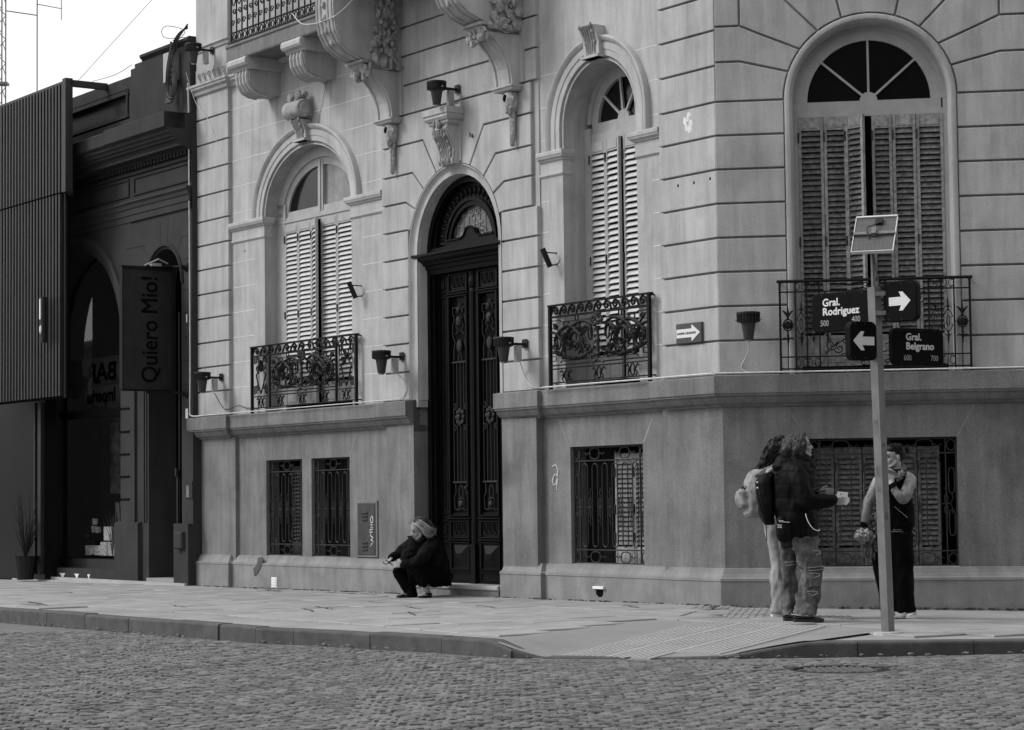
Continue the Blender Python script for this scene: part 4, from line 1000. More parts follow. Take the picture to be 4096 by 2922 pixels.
# ================================================================== GROUND
nAv = Vector((-sin(YA), -cos(YA))); dAv = Vector((cos(YA), -sin(YA))); nBv = Vector((-sin(YB), -cos(YB))); dBv = Vector((cos(YB), -sin(YB))); C2 = Vector((C0.x, C0.y))
def loc(x, y):
    q = Vector((x, y)) - C2; return q.dot(dAv), q.dot(nAv), q.dot(dBv), q.dot(nBv)
def clamp(v, a=0., b=1.): return max(a, min(b, v))
RC = Vector((.93, 17.75)); RE = Vector((.535, .845)); RN = Vector((.845, -.535))
def drop(x, y):
    q = Vector((x, y)) - RC; a, b_ = q.dot(RE), q.dot(RN)
    return .128 * clamp(1 - max(0, a) / 2.3) * clamp(1 - (abs(b_) - .66) / .5)
def gz(x, y, ramp=True):
    ua, oa, ub, ob = loc(x, y)
    z = -.0065 * max(0, -ua) - .015 * max(0, min(ub, 6)) - .006 * clamp(min(oa, ob), 0, 8)
    return z - (drop(x, y) if ramp else 0)
KP = [(C2 + dAv * u + nAv * 5.1) for u in (-46, -30, -20, -14, -11, -9, -7, -6, -5, -4, -3, -2, -1.1, -.3)] + [Vector(p) for p in ((-1.62, 19.68), (-1.24, 19.27), (-.9, 18.92), (-.61, 18.62), (-.32, 18.27), (-.03, 17.95), (.2, 17.86), (.45, 17.80), (.9, 17.68), (1.51, 17.58), (1.75, 17.58), (2.0, 17.60), (2.35, 17.62), (2.71, 17.64), (3.2, 17.69), (3.63, 17.76), (4.6, 17.95), (6.5, 18.6), (9, 20.2), (12, 23.2), (16, 27.5))]
def yk(x):
    for a, b_ in zip(KP, KP[1:]):
        if a.x <= x <= b_.x: return a.y + (b_.y - a.y) * (x - a.x) / (b_.x - a.x)
    return KP[0].y if x < KP[0].x else KP[-1].y
ZR = -.15
def rz(x, y):   # road surface
    ua, oa, ub, ob = loc(x, y); return ZR - .0065 * clamp(-ua, 0, 14) - .004 * clamp(oa - 5, 0, 4)
# road bed to the horizon
xs = [-400, -120, -60, -30, -20] + [-16 + i for i in range(33)] + [20, 30, 60, 120, 400]
ys = [-300, -60, -20, -5] + [i for i in range(0, 40)] + [45, 60, 100, 200, 500]
b = MB(); idx = [[b._v((x, y, rz(x, y) - .012)) for y in ys] for x in xs]
for i in range(len(xs) - 1):
    for j in range(len(ys) - 1): b.f.append((idx[i][j], idx[i + 1][j], idx[i + 1][j + 1], idx[i][j + 1]))
road = b.obj('road', M['road'], None); tag(road, kind='structure')
# pavement bed
b = MB(); cols = []
xs = [-26, -22, -18, -15] + [-13 + .5 * i for i in range(20)] + [-3 + .18 * i for i in range(45)] + [5.4 + .8 * i for i in range(12)]
rows_t = [0.03, .12, .3, .5, .75, 1, 1.3, 1.6, 2, 2.4, 2.9, 3.5, 4.2, 5, 6, 8, 11, 15]
for x in xs:
    y0 = yk(x); cols.append([b._v((x, y0 + t, gz(x, y0 + t) - .016)) for t in rows_t])
for a, c in zip(cols, cols[1:]):
    for j in range(len(rows_t) - 1): b.f.append((a[j], c[j], c[j + 1], a[j + 1]))
pavement = b.obj('pavement', M['pave'], None, smooth=True); tag(pavement, kind='structure')
# ramp surface, a sheet above the bed
def inramp(x, y, m=0.):
    q = Vector((x, y)) - RC; a, b_ = q.dot(RE), q.dot(RN); return -1.2 < a < 2.35 + m and abs(b_) < 1.2 + m
b = MB(); n1, n2 = 26, 20; g = []
for i in range(n1 + 1):
    r = []
    for j in range(n2 + 1):
        p = RC + RE * (-.75 + 3.15 * i / n1) + RN * (-1.22 + 2.44 * j / n2)
        yy = max(p.y, yk(p.x) + .04); r.append(b._v((p.x, yy, gz(p.x, yy) + .001)))
    g.append(r)
for i in range(n1):
    for j in range(n2): b.f.append((g[i][j], g[i][j + 1], g[i + 1][j + 1], g[i + 1][j]))
b.obj('ramp_surface', mat('ramp_concrete', .22, .85, .1, 2, .15, 60, grain=.06), pavement, smooth=True)
# paving slabs, laid parallel to the long facade
tones = [mat('paving_slab_%s' % n_, v, .82, .13, 3.2, .25, 50, grain=.12, stains=.3) for n_, v in (('grey', .255), ('pale', .285), ('mid', .27))]
SL = .6
def slab_mesh(sx, sy, k, m):
    b = MB(); hx, hy = sx / 2 - .003 - .002 * random.random(), sy / 2 - .003 - .002 * random.random(); c = .006
    v = [(-hx, -hy, -.03), (hx, -hy, -.03), (hx, hy, -.03), (-hx, hy, -.03), (-hx, -hy, -c), (hx, -hy, -c), (hx, hy, -c), (-hx, hy, -c), (-hx + c, -hy + c, 0), (hx - c, -hy + c, 0), (hx - c, hy - c, 0), (-hx + c, hy - c, 0)]
    b.v = v; b.f = [(0, 1, 5, 4), (1, 2, 6, 5), (2, 3, 7, 6), (3, 0, 4, 7), (4, 5, 9, 8), (5, 6, 10, 9), (6, 7, 11, 10), (7, 4, 8, 11), (8, 9, 10, 11)]
    me = b.mesh('paving_slab'); me.materials.append(m); return me
slabs = [slab_mesh(SL, SL, k, tones[k % 3]) for k in range(6)]
def normal_frame(x, y, yaw, dz=0., zf=gz):
    e = .15; nx = (zf(x - e, y) - zf(x + e, y)) / (2 * e); ny = (zf(x, y - e) - zf(x, y + e)) / (2 * e)
    n_ = Vector((nx, ny, 1)).normalized(); xa = Vector((cos(yaw), sin(yaw), 0)); xa = (xa - n_ * xa.dot(n_)).normalized(); ya_ = n_.cross(xa)
    return Matrix(((xa.x, ya_.x, n_.x, x), (xa.y, ya_.y, n_.y, y), (xa.z, ya_.z, n_.z, zf(x, y) + dz), (0, 0, 0, 1)))
cnt = 0; far = MB()
for j in range(8):
    for i in range(-40, 14):
        ua = SL * (i + (.5 if j % 2 else 0)); oa = .31 + SL * j
        p = C2 + dAv * ua + nAv * oa
        if ua > .8 + .0 and oa > -1 and loc(p.x, p.y)[3] < .35: continue
        if p.y - yk(p.x) < .42 or inramp(p.x, p.y, .15) or p.x > 4.9 or p.x < -12: continue
        if loc(p.x, p.y)[2] > .1 and loc(p.x, p.y)[3] < 2.0: continue
        Wm = normal_frame(p.x, p.y, -YA, random.uniform(-.003, .003)) @ Matrix.Rotation(radians(random.uniform(-.35, .35)), 4, 'X') @ Matrix.Rotation(radians(random.uniform(-.35, .35)), 4, 'Y')
        if cnt < 300:
            o = bpy.data.objects.new('paving_slab', random.choice(slabs)); C.objects.link(o); place(o, pavement, Wm); cnt += 1
# ribbed tiles in front of the corner facade and by the kerb, each tile a part
def rib_mesh(n, vert, m, light):
    b = MB(); s = .4; h = s / 2 - .002; b.box(-h, h, -h, h, -.03, 0)
    for k in range(n):
        t = -h + (k + .5) * 2 * h / n
        if vert: b.box(t - h / n * .45, t + h / n * .45, -h + .02, h - .02, 0, .005)
        else: b.box(-h + .02, h - .02, t - h / n * .45, t + h / n * .45, 0, .005)
    me = b.mesh('ribbed_tile'); me.materials.append(m); return me
rib = [rib_mesh(6, True, mat('ribbed_tile_grey', .25, .8, .2, 4, grain=.08, stains=.25), 0), rib_mesh(6, True, mat('ribbed_tile_dusty', .31, .8, .15, 4, grain=.08, stains=.2), 0)]
for j in range(5):
    for i in range(11):
        ub = -.1 + .4 * i; ob = .22 + .4 * j; p = C2 + dBv * ub + nBv * ob
        if inramp(p.x, p.y, .15) or loc(p.x, p.y)[1] < .2 or p.y - yk(p.x) < .5: continue
        if ub < .1 and j > 0: continue
        o = bpy.data.objects.new('ribbed_tile', rib[(i * 3 + j * 2) % 5 % 2]); C.objects.link(o); place(o, pavement, normal_frame(p.x, p.y, -YB, random.uniform(-.003, .003)))
# pale ramp tiles with a row of slots each
b = MB(); s = .4; h = .197; b.box(-h, h, -h, h, -.02, 0)
for k in range(7): y_r = -h + .08 + k * .05; b.box(-h + .01, h - .01, y_r - .012, y_r + .012, 0, .004)

pale = b.mesh('ramp_tile'); pale.materials.append(M['pave_light'])
b = MB()
for k in range(7): x = -h + (k + .5) * 2 * h / 7; b.box(x - .004, x + .004, -h - .05, -h + .06, .0, .0012)
slot = b.mesh('tile_slots'); slot.materials.append(mat('slot_dirt', .17, .9))
for i in range(6):
    for j in range(3):
        p = RC + RE * (.12 + .4 * i) + RN * (-.41 + .4 * j)
        if p.y - yk(p.x) < .12: continue
        Wm = normal_frame(p.x, p.y, atan2(RE.y, RE.x), .008)
        o = bpy.data.objects.new('ramp_tile', pale); C.objects.link(o); place(o, pavement, Wm)
        q = bpy.data.objects.new('tile_slots', slot); C.objects.link(q); place(q, o, Wm @ T(0, 0, .0))
b = MB()
for s_ in (0, 1):
    p0 = RC + RE * (-.15) + RN * (-.62 + 1.24 * s_)
# cracks and worn joints, recess-dark strips lying on the slabs
def crack(pts, wd, m='crack'):
    b = MB(); L_, R_ = [], []
    for i, (x, y) in enumerate(pts):
        d = Vector(pts[min(i + 1, len(pts) - 1)]) - Vector(pts[max(i - 1, 0)]); d.normalize(); nn = Vector((-d.y, d.x)); k = wd * (.35 + .9 * random.random()) * (0.15 if i in (0, len(pts) - 1) else 1)
        a = Vector((x, y)) + nn * k; c = Vector((x, y)) - nn * k
        L_.append(b._v((a.x, a.y, gz(a.x, a.y) + .0055))); R_.append(b._v((c.x, c.y, gz(c.x, c.y) + .0055)))
    for i in range(len(pts) - 1): b.f.append((L_[i], L_[i + 1], R_[i + 1], R_[i]))
    b.obj('crack', M['crackm'], pavement)
M['crackm'] = mat('crack_dirt', .07, .95, .3, 20)
def Auo(u, o): p = C2 + dAv * u + nAv * o; return (p.x, p.y)
for (u, o, L_, ang, wd) in ((-9.1, .25, 1.0, .1, .03), (-8.4, .5, .7, .15, .02), (-6.9, .4, .9, .05, .03), (-6.3, .35, .5, .1, .03), (-7.2, 4.3, 1.3, .25, .035), (-7.0, 4.5, .5, .0, .04), (-3.2, 2.8, .8, .3, .02), (-2.8, 3.2, .7, .35, .02), (-2.4, 2.2, .9, .35, .015), (-1.9, 1.6, .8, .3, .015), (-.6, .7, .7, .4, .02), (-1.3, 2.9, .8, .5, .02), (.1, .2, .6, .8, .03), (-10.6, 2.4, .9, .1, .012), (-5, 3.6, .8, .2, .012), (-4.2, 1.6, 1.0, .2, .01), (.9, 1.2, .9, .9, .015)):
    pts = []; n = 9
    for i in range(n): t = i / (n - 1) - .5; pts.append(Auo(u + L_ * t * cos(ang) , o + L_ * t * sin(ang) + random.uniform(-.02, .02)))
    crack(pts, wd)
# plaster-patched strip and weeds/dirt along the foot of the wall
b = MB()
for k in range(420):
    if random.random() < .62: u = random.uniform(-11.5, -.1); p = Vector(Auo(u, .03 + abs(random.gauss(0, .03))))
    else: u = random.uniform(.1, 3.1); p = C2 + dBv * u + nBv * (.03 + abs(random.gauss(0, .04)))
    if -5.8 < u < -4: continue
    r = random.uniform(.004, .018); b.ball((p.x, p.y, gz(p.x, p.y) + .003), r * 1.6, r * 1.6, r * .7, 5, 3, .4)
lit = b.obj('wall_foot_grit', M['crackm'], None); tag(lit, kind='stuff'); lit['label'] = 'dark grit and moss gathered along the foot of the walls'
b = MB()
for k in range(90):
    x = random.uniform(-5.5, 4.2); y = yk(x) - abs(random.gauss(0, .12)) - .02; r = random.uniform(.005, .02)
    b.ball((x, y, rz(x, y) + .012), r * 1.5, r, r * .5, 5, 3, .4)
lit = b.obj('gutter_litter', mat('gutter_litter', .16, .9, .5, 30), None); tag(lit, kind='stuff'); lit['label'] = 'small pale bits of litter and grit lying in the gutter'

# --- kerb stones
kerb = bpy.data.objects.new('kerb', None); C.objects.link(kerb); place(kerb, None, T(-.6, 18.7, 0)); tag(kerb, kind='structure')
# cumulative length along the path
cum = [0]
for a, c in zip(KP, KP[1:]): cum.append(cum[-1] + (c - a).length)
def kpt(s):
    for i in range(len(cum) - 1):
        if s <= cum[i + 1] or i == len(cum) - 2:
            t = (s - cum[i]) / (cum[i + 1] - cum[i]); p = KP[i].lerp(KP[i + 1], t); d = (KP[i + 1] - KP[i]).normalized(); return p, d
def skerb(x):
    for i in range(len(KP) - 1):
        if KP[i].x <= x <= KP[i + 1].x: return cum[i] + (cum[i + 1] - cum[i]) * (x - KP[i].x) / (KP[i + 1].x - KP[i].x)
joints_x = [-9.5, -8.8, -8.2, -7.5, -6.8, -6.2, -5.6, -5.0, -4.44, -3.85, -3.32, -2.74, -2.34, -1.955, -1.24, -.61, -.03, .9, 1.75, 2.67, 3.6, 4.6, 5.6, 6.8, 8.0]
js = [skerb(x) for x in joints_x]
for k, (s0, s1) in enumerate(zip(js, js[1:])):
    n = max(3, int((s1 - s0) / .12)); b = MB(); rows = []
    jz = random.uniform(-.006, .006); jo = random.uniform(-.008, .008)
    for i in range(n + 1):
        s = s0 + .004 + (s1 - s0 - .008) * i / n; p, d = kpt(s); nn = Vector((-d.y, d.x))   # to the pavement side
        if nn.y < 0: nn = -nn
        o = jo + random.uniform(-.004, .004); w_ = .15
        zt = gz(p.x + nn.x * .1, p.y + nn.y * .1) + jz * (1 - min(1, drop(p.x, p.y) / .05)); zb = rz(p.x, p.y) - .06
        zt = max(zt, rz(p.x, p.y) + .004)
        pr = [(o, zb), (o, zt - .022), (o + .006, zt - .009), (o + .022, zt - .001 + random.uniform(-.003, .001)), (w_, zt + .001), (w_, zb)]
        rows.append([b._v((p.x + nn.x * a, p.y + nn.y * a, z)) for a, z in pr])
    for a, c in zip(rows, rows[1:]):
        for q in range(5): b.f.append((a[q], a[q + 1], c[q + 1], c[q]))
    b.f.append(tuple(rows[0])); b.f.append(tuple(rows[-1][::-1]))
    b.obj('kerb_stone', M['kerb'], kerb, I4)

# --- cobbles in arcs
cobm = [mat('cobble_%s' % n_, v, .75, .22, 14, .5, 60, grain=.18, spec=.3, stains=.35, streak=.0) for n_, v in (('grey', .125), ('dark', .105), ('pale', .15))]
def cobble_verts(seed):
    r = random.Random(seed); h = .05; P = []
    lev = [(1.0, -.05), (1.0, -.010), (.9, .004), (.6, .009)]
    for k, z in lev:
        ring_ = []
        for (a, c) in ((-1, -1), (0, -1.06), (1, -1), (1.06, 0), (1, 1), (0, 1.06), (-1, 1), (-1.06, 0)):
            ring_.append((a * h * k * (.93 + .1 * r.random()), c * h * k * (.93 + .1 * r.random()), z + r.uniform(-.003, .003) * (z > 0)))
        P.append(ring_)
    return P
def cob_to(mb, P, Wm):
    mb.at(Wm); rows = [[mb._v(p) for p in r] for r in P]
    for a, c in zip(rows[1:], rows[2:]) if False else zip(rows, rows[1:]):
        for k in range(8): l = (k + 1) % 8; mb.f.append((a[k], a[l], c[l], c[k]))
    mb.f.append(tuple(rows[-1]))
protos = [cobble_verts(k) for k in range(9)]
pme = []
for k, P in enumerate(protos):
    q = MB(); cob_to(q, P, I4); me = q.mesh('cobblestone'); me.materials.append(cobm[k % 3]); pme.append(me)
cand = []
pitch = .108
for j in range(-16, 105):
    for i in range(-92, 115):
        u = i * pitch + (pitch / 2 if j % 2 else 0)
        x = u - 1.0; y = 11.2 + j * pitch + .32 * abs(sin(u * pi / 2.3)) + .05 * sin(u * 3)
        k = yk(x)
        if y > k - .10 or y < 9.6 or y > 30: continue
        vx = x / y
        if abs(vx) > .42: continue
        if (x - 2.32) ** 2 + (y - 16.2) ** 2 < .44 ** 2: continue
        sl = .32 * pi / 2.3 * cos(u * pi / 2.3) * (1 if sin(u * pi / 2.3) > 0 else -1)
        cand.append((y, x, sl))
cand.sort()
rest = [MB(), MB(), MB()]; ncob = 0
for y, x, sl in cand:
    kd = yk(x) - y; sink = .013 * clamp(1 - kd / 1.3) + .004
    Wm = T(x + random.uniform(-.01, .01), y + random.uniform(-.01, .01), rz(x, y) - sink + random.uniform(-.005, .005) + .012 * mnoise.noise(Vector((x * .8, y * .8, 3)))) @ Matrix.Rotation(sl * .8 + random.uniform(-.12, .12), 4, 'Z') @ Matrix.Rotation(random.uniform(-.07, .07), 4, 'X') @ Matrix.Rotation(random.uniform(-.06, .06), 4, 'Y')
    k = random.randrange(9)
    if ncob < 300 and y > 12.35:
        o = bpy.data.objects.new('cobblestone', pme[k]); C.objects.link(o); place(o, road, Wm); ncob += 1
    else: cob_to(rest[k % 3], protos[k], Wm)
for k in range(3): rest[k].obj('cobblestones', cobm[k], road, kind='stuff')
# manhole cover
mh = thing('manhole_cover', 'round iron manhole cover set in the cobbles in front of the ramp', 'manhole cover', T(2.32, 16.2, rz(2.32, 16.2)))
q = MB(mh.matrix_basis); q.lathe([(.42, -.05), (.42, -.01), (.36, .004), (.36, -.05)], n=40); q.obj('surround', cobm[1], mh, I4)
q = MB(mh.matrix_basis); q.lathe([(.355, -.05), (.355, .006), (.335, .006), (.335, -.006), (.0, -.002)], n=40); q.obj('rim', M['iron_grey'], mh, I4)
q = MB(mh.matrix_basis)
for i in range(-5, 6):
    for j in range(-5, 6):
        if i * i + j * j < 26: q.box(i * .055 - .018, i * .055 + .018, j * .055 - .018, j * .055 + .018, -.01, .007)
q.obj('lid_studs', M['steel'], mh, I4, kind='stuff')
# ================================================================== THE DARK BUILDING NEXT DOOR
W2 = FA @ T(-11.62, 0, 0)
nb = thing('dark_shop_building', 'dark painted old building with moulded cornice, arched shop window and narrow arched doorway', 'building', W2)
N, N2 = M['neigh'], M['neigh2']; NY = -.07    # face plane, slightly proud of its neighbour
def nobj(b, name, m=N, par=None, **k): return b.obj(name, m, par or nb, FA, **k)
bigc, bigr, bigz = -15.45, 1.52, 3.55
def harch(cx, r, z0, zs, n=16, rz_=None): return [(cx - r, z0)] + [(cx - r * cos(pi * i / n), zs + (rz_ or r) * sin(pi * i / n)) for i in range(n + 1)] + [(cx + r, z0)]
wallp = [(-19, -.3), (-11.575, -.3), (-11.575, 6.2), (-19, 6.2)]
dh = harch(-12.47, .545, .0, 4.32, 14); bh = harch(bigc, bigr, .05, bigz)
b = MB(); b.wall(wallp, [dh, bh], NY, NY + .45, True); nobj(b, 'wall')
b = MB(); b.wall([(-19, 6.15), (-11.575, 6.15), (-11.66, 7.9), (-13.17, 7.84), (-13.23, 7.78), (-13.47, 7.78), (-13.47, 7.72), (-13.61, 7.72), (-13.61, 7.62), (-19, 7.62)], [rect(-16.5, -13.66, 6.98, 7.44)], NY, NY + .5); nobj(b, 'parapet')
b = MB(); b.box(-16.5, -13.66, NY + .07, NY + .12, 6.98, 7.44); nobj(b, 'parapet_panel', N2)
b = MB()
for (x0, x1, z0, z1) in ((-16.4, -13.66, 7.36, 7.42), (-16.4, -13.66, 7.0, 7.05)): b.box(x0, x1, NY - .02, NY + .07, z0, z1)
b.box(-13.74, -13.69, NY - .02, NY + .07, 7.0, 7.42); b.sweep([(-13.2, NY), (-11.6, NY)], [(0, 7.86), (.05, 7.87), (.05, 7.83), (.0, 7.78)]); nobj(b, 'panel_moulding', N2, kind='stuff')
# main cornice, in two steps, with its return at the right end
cp1 = [(-.02, 6.90), (.0, 6.90), (.05, 6.885), (.40, 6.86), (.42, 6.84), (.42, 6.66), (.40, 6.64), (.37, 6.63), (.36, 6.58), (.33, 6.56), (.31, 6.50), (.28, 6.49), (.27, 6.44), (.22, 6.42), (.20, 6.36), (.20, 6.30), (.06, 6.29), (.05, 6.24), (-.02, 6.22)]
b = MB(); b.sweep([(-19, NY), (-11.60, NY)], [(o, z - .13 * clamp((z - 6.2) / .4)) for o, z in cp1]); nobj(b, 'cornice')
b = MB(); b.sweep([(-13.65, NY - .40), (-11.60, NY - .40)], [(-.3, 6.755), (.02, 6.75), (.035, 6.74), (.035, 6.53), (.02, 6.52), (-.3, 6.52)]); nobj(b, 'cornice_fascia')
b = MB()
for i in range(44): x = -11.68 - i * .11; b.box(x - .06, x, NY - .055, NY, 6.16, 6.235)
nobj(b, 'dentils', N2, kind='stuff')
b = MB(); b.sweep([(-19, NY), (-11.58, NY)], [(0, 6.13), (.03, 6.12), (.03, 6.09), (0, 6.07)])
for (x0, x1) in ((-13.5, -11.62), (-16, -13.65)):
    b.box(x0, x1, NY - .02, NY, 6.02, 6.05); b.box(x0, x1, NY - .02, NY, 5.77, 5.80); b.box(x0, x0 + .04, NY - .02, NY, 5.8, 6.02); b.box(x1 - .04, x1, NY - .02, NY, 5.8, 6.02)
nobj(b, 'frieze_panels', N2, kind='stuff')
b = MB(); b.sweep([(-19, NY), (-13.6, NY), (-13.6, NY - .02), (-11.58, NY - .02)], [(0, 5.70), (.07, 5.69), (.075, 5.66), (.05, 5.63), (.04, 5.58), (.025, 5.56), (.025, 5.48), (.012, 5.47), (.012, 5.38), (0, 5.37)]); nobj(b, 'architrave')
b = MB()
for z in (4.98, 4.64, 4.2, 3.86, 3.5, 3.16, 2.82): b.box(-13.8 if z > 4.8 else (-13.85 if z < 4.2 else -13.6), -13.1, NY - .002, NY + .01, z - .005, z + .005); b.box(-11.88, -11.58, NY - .002, NY + .01, z - .005, z + .005)
for x0, z0, x1, z1 in ((-12.62, 5.3, -12.6, 4.95), (-12.35, 5.3, -12.38, 4.95), (-13.3, 5.0, -13.0, 4.8), (-11.9, 5.0, -12.05, 4.8)): b.prism([(x0, z0), (x0 + .01, z0), (x1 + .01, z1), (x1, z1)], NY - .002, NY + .01)
nobj(b, 'joint_line', M['iron'], kind='stuff')
# piers with grooves and lower blocks
b = MB(); b.box(-13.90, -13.42, NY - .04, NY, .82, 3.0)
pr = nobj(b, 'pier')
b = MB()
for z in (2.55, 2.2, 1.86, 1.52, 1.18): b.box(-13.91, -13.58, NY - .055, NY - .035, z - .012, z + .012)
nobj(b, 'pier_groove', M['black'], pr)
b = MB(); b.box(-14.06, -13.25, NY - .07, NY + .1, -.2, .815); b.prismx([(NY - .07, .815), (NY, .84), (NY + .02, .815)], -14.06, -13.25); nobj(b, 'pier_base')
b = MB(); b.box(-12.08, -11.56, NY - .06, NY + .1, -.2, .815); b.box(-11.74, -11.56, NY - .09, NY - .06, -.2, .815); nobj(b, 'pier_base')
for x, s in ((-13.08, 1), (-13.16, 1)):
    b = MB(); b.box(x - .02, x + .015, NY - .015, NY + .02, .83, 4.2); nobj(b, 'door_jamb_bead', N2)
b = MB(); rr = [(-12.47 - r_ * cos(pi * i / 14), 4.32 + r_ * sin(pi * i / 14)) for r_ in (.60,) for i in range(15)]
b.tube([(x, NY - .01, z) for x, z in rr], .03, 6); nobj(b, 'door_arch_bead', N2)
b = MB(); rows = []
for (o, p) in ((-.01, -.3), (0, .0), (.03, .03), (.07, .035), (.1, .05), (.16, .055), (.19, .07), (.24, .05), (.25, 0)): rows.append([b._v((bigc - (bigr + o) * cos(pi * i / 24), NY - p, bigz + (bigr + o) * sin(pi * i / 24))) for i in range(25)])
for A_, B_ in zip(rows, rows[1:]):
    for k in range(24): b.f.append((A_[k], A_[k + 1], B_[k + 1], B_[k]))
nobj(b, 'arch_moulding', smooth=True)
# doorway: dark passage with a door standing open, threshold
b = MB(); b.box(-13.2, -11.7, NY + 1.3, NY + 1.34, -.1, 5); b.box(-13.06, -13.0, NY + .45, NY + 1.3, 0, 5); b.box(-11.94, -11.9, NY + .45, NY + 1.3, 0, 5); nobj(b, 'passage_wall', M['black'])
b = MB(); b.box(-13.02, -11.92, NY - .04, NY + 1.3, -.2, .01); nobj(b, 'threshold', M['pave'])
b = MB(); b.at(FA.inverted() @ FA); b.box(-12.13, -12.09, NY + .05, NY + .09, .02, 3.9); b.box(-12.13, -12.09, NY + .09, NY + .75, .02, 3.9); nobj(b, 'open_door', M['wood_dark'])
b = MB(); b.box(-12.16, -12.13, NY + .03, NY + .045, .35, 1.6); b.box(-12.15, -12.12, NY + .0, NY + .03, 1.5, 1.62); nobj(b, 'door_edge_trim', M['iron_grey'])
# big shop window
b = MB(); b.box(-16.95, -13.95, NY + .42, NY + .47, 3.0, 3.06); b.box(-14.05, -13.98, NY + .33, NY + .4, .1, 3.6); b.box(-16.95, -13.94, NY + .3, NY + .45, 2.5, 2.62); b.box(-14.62, -14.57, NY + .33, NY + .4, .1, 2.5); nobj(b, 'shop_window_frame', M['iron'])
b = MB(); b.box(-16.95, -13.94, NY + .36, NY + .365, .24, 2.5); nobj(b, 'shop_window_pane', M['clear'])
b = MB(); b.wall(harch(bigc, bigr - .01, 2.6, bigz), [], NY + .36, NY + .365); nobj(b, 'shop_window_pane', M['clear'])
b = MB(); b.box(-16.95, -13.93, NY - .02, NY + .4, -.2, .10); b.box(-16.95, -13.93, NY + .3, NY + .42, .1, .24); nobj(b, 'shop_sill')
b = MB(); b.box(-17, -13.9, NY + 1.4, NY + 1.45, -.2, 5.2); nobj(b, 'shop_back_wall', M['black'])
b = MB(); b.box(-17, -13.9, NY + .4, NY + 1.4, .2, .25); nobj(b, 'display_floor', M['iron_grey'])
b = MB(); b.box(-19, -11.575, .35, 5, 7.3, 7.5); b.box(-19, -18.9, .3, 5, -.3, 7.5); nobj(b, 'roof', N2)
b = MB(); b.box(-17.6, -11.6, NY - .13, NY - .07, -.25, -.04) ; b.box(-17.6, -11.6, NY - .25, NY - .12, -.25, -.085); nobj(b, 'plinth_step', M['pave_light'])
# blistered paint spots on the low base
b = MB()
for (x, w_, h) in ((-16.1, .12, .05), (-15.55, .09, .07), (-15.1, .05, .05)): b.prism([(x - w_, .02), (x + w_, .02), (x + w_ * .5, -.02), (x + w_ * .1, -.04 - h), (x - w_ * .4, -.02)], NY - .0225, NY - .02)
nobj(b, 'peeled_paint', M['white'])
# upright lamp, white tags, cover plates on the right-hand pier
def text_mesh(s, size, off=0., ext=.0008, space=1., spacing_line=1.):
    cu = bpy.data.curves.new('lettering', 'FONT'); cu.body = s; cu.size = size;  cu.extrude = ext; cu.space_character = space; cu.space_line = spacing_line; cu.resolution_u = 3
    o = bpy.data.objects.new('tmp', cu); C.objects.link(o); dg = bpy.context.evaluated_depsgraph_get(); me = bpy.data.meshes.new_from_object(o.evaluated_get(dg)); bpy.data.objects.remove(o); me.name = 'lettering'; me.materials.clear()
    if off:   # heavier strokes: the same outlines again, a hair apart
        bm = bmesh.new(); bm.from_mesh(me); src = bm.verts[:] + bm.edges[:] + bm.faces[:]
        for k, (dx, dy) in enumerate(((off, 0), (-off, 0), (0, off), (0, -off), (off * .7, off * .7), (-off * .7, -off * .7))):
            r = bmesh.ops.duplicate(bm, geom=src); bmesh.ops.translate(bm, vec=(dx, dy, .0002 * (k + 1)), verts=[g for g in r['geom'] if isinstance(g, bmesh.types.BMVert)])
        bm.to_mesh(me); bm.free()
    return me
def text_obj(s, size, m, parent, W, off=0., sx=1., **k):
    me = text_mesh(s, size, off, **k)
    if sx != 1:
        for v in me.vertices: v.co.x *= sx
    return link('lettering', me, m, parent, W)
XZ = Matrix.Rotation(pi / 2, 4, 'X')      # text standing upright, facing -y
# reversed board behind the glass, standing in for a street sign's reflection
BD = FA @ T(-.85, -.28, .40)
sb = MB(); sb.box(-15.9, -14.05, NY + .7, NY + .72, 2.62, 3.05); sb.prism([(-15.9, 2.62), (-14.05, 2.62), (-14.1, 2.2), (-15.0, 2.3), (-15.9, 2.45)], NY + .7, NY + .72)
sgn = thing('bar_sign_reflection', 'dim reversed bar board imitating a street sign reflected in the arched shop window', 'sign', BD @ T(-14.9, NY + .7, 2.2)); sbo = sb.obj('board', mat('reflected_board', .15, .7, .25, 5), sgn, BD)
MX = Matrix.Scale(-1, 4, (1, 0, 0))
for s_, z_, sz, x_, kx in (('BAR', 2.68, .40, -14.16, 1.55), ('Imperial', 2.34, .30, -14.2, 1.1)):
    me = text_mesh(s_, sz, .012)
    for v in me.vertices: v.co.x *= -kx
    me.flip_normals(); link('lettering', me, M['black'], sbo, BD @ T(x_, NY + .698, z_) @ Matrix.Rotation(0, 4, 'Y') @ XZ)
q = MB(); q.prism([(-14.98, 2.64), (-14.78, 2.64), (-14.76, 2.72), (-14.82, 2.67), (-14.85, 2.74), (-14.88, 2.68), (-14.91, 2.74), (-14.94, 2.67), (-15.0, 2.72)], NY + .696, NY + .699); q.obj('crown_mark', M['black'], sbo, BD)
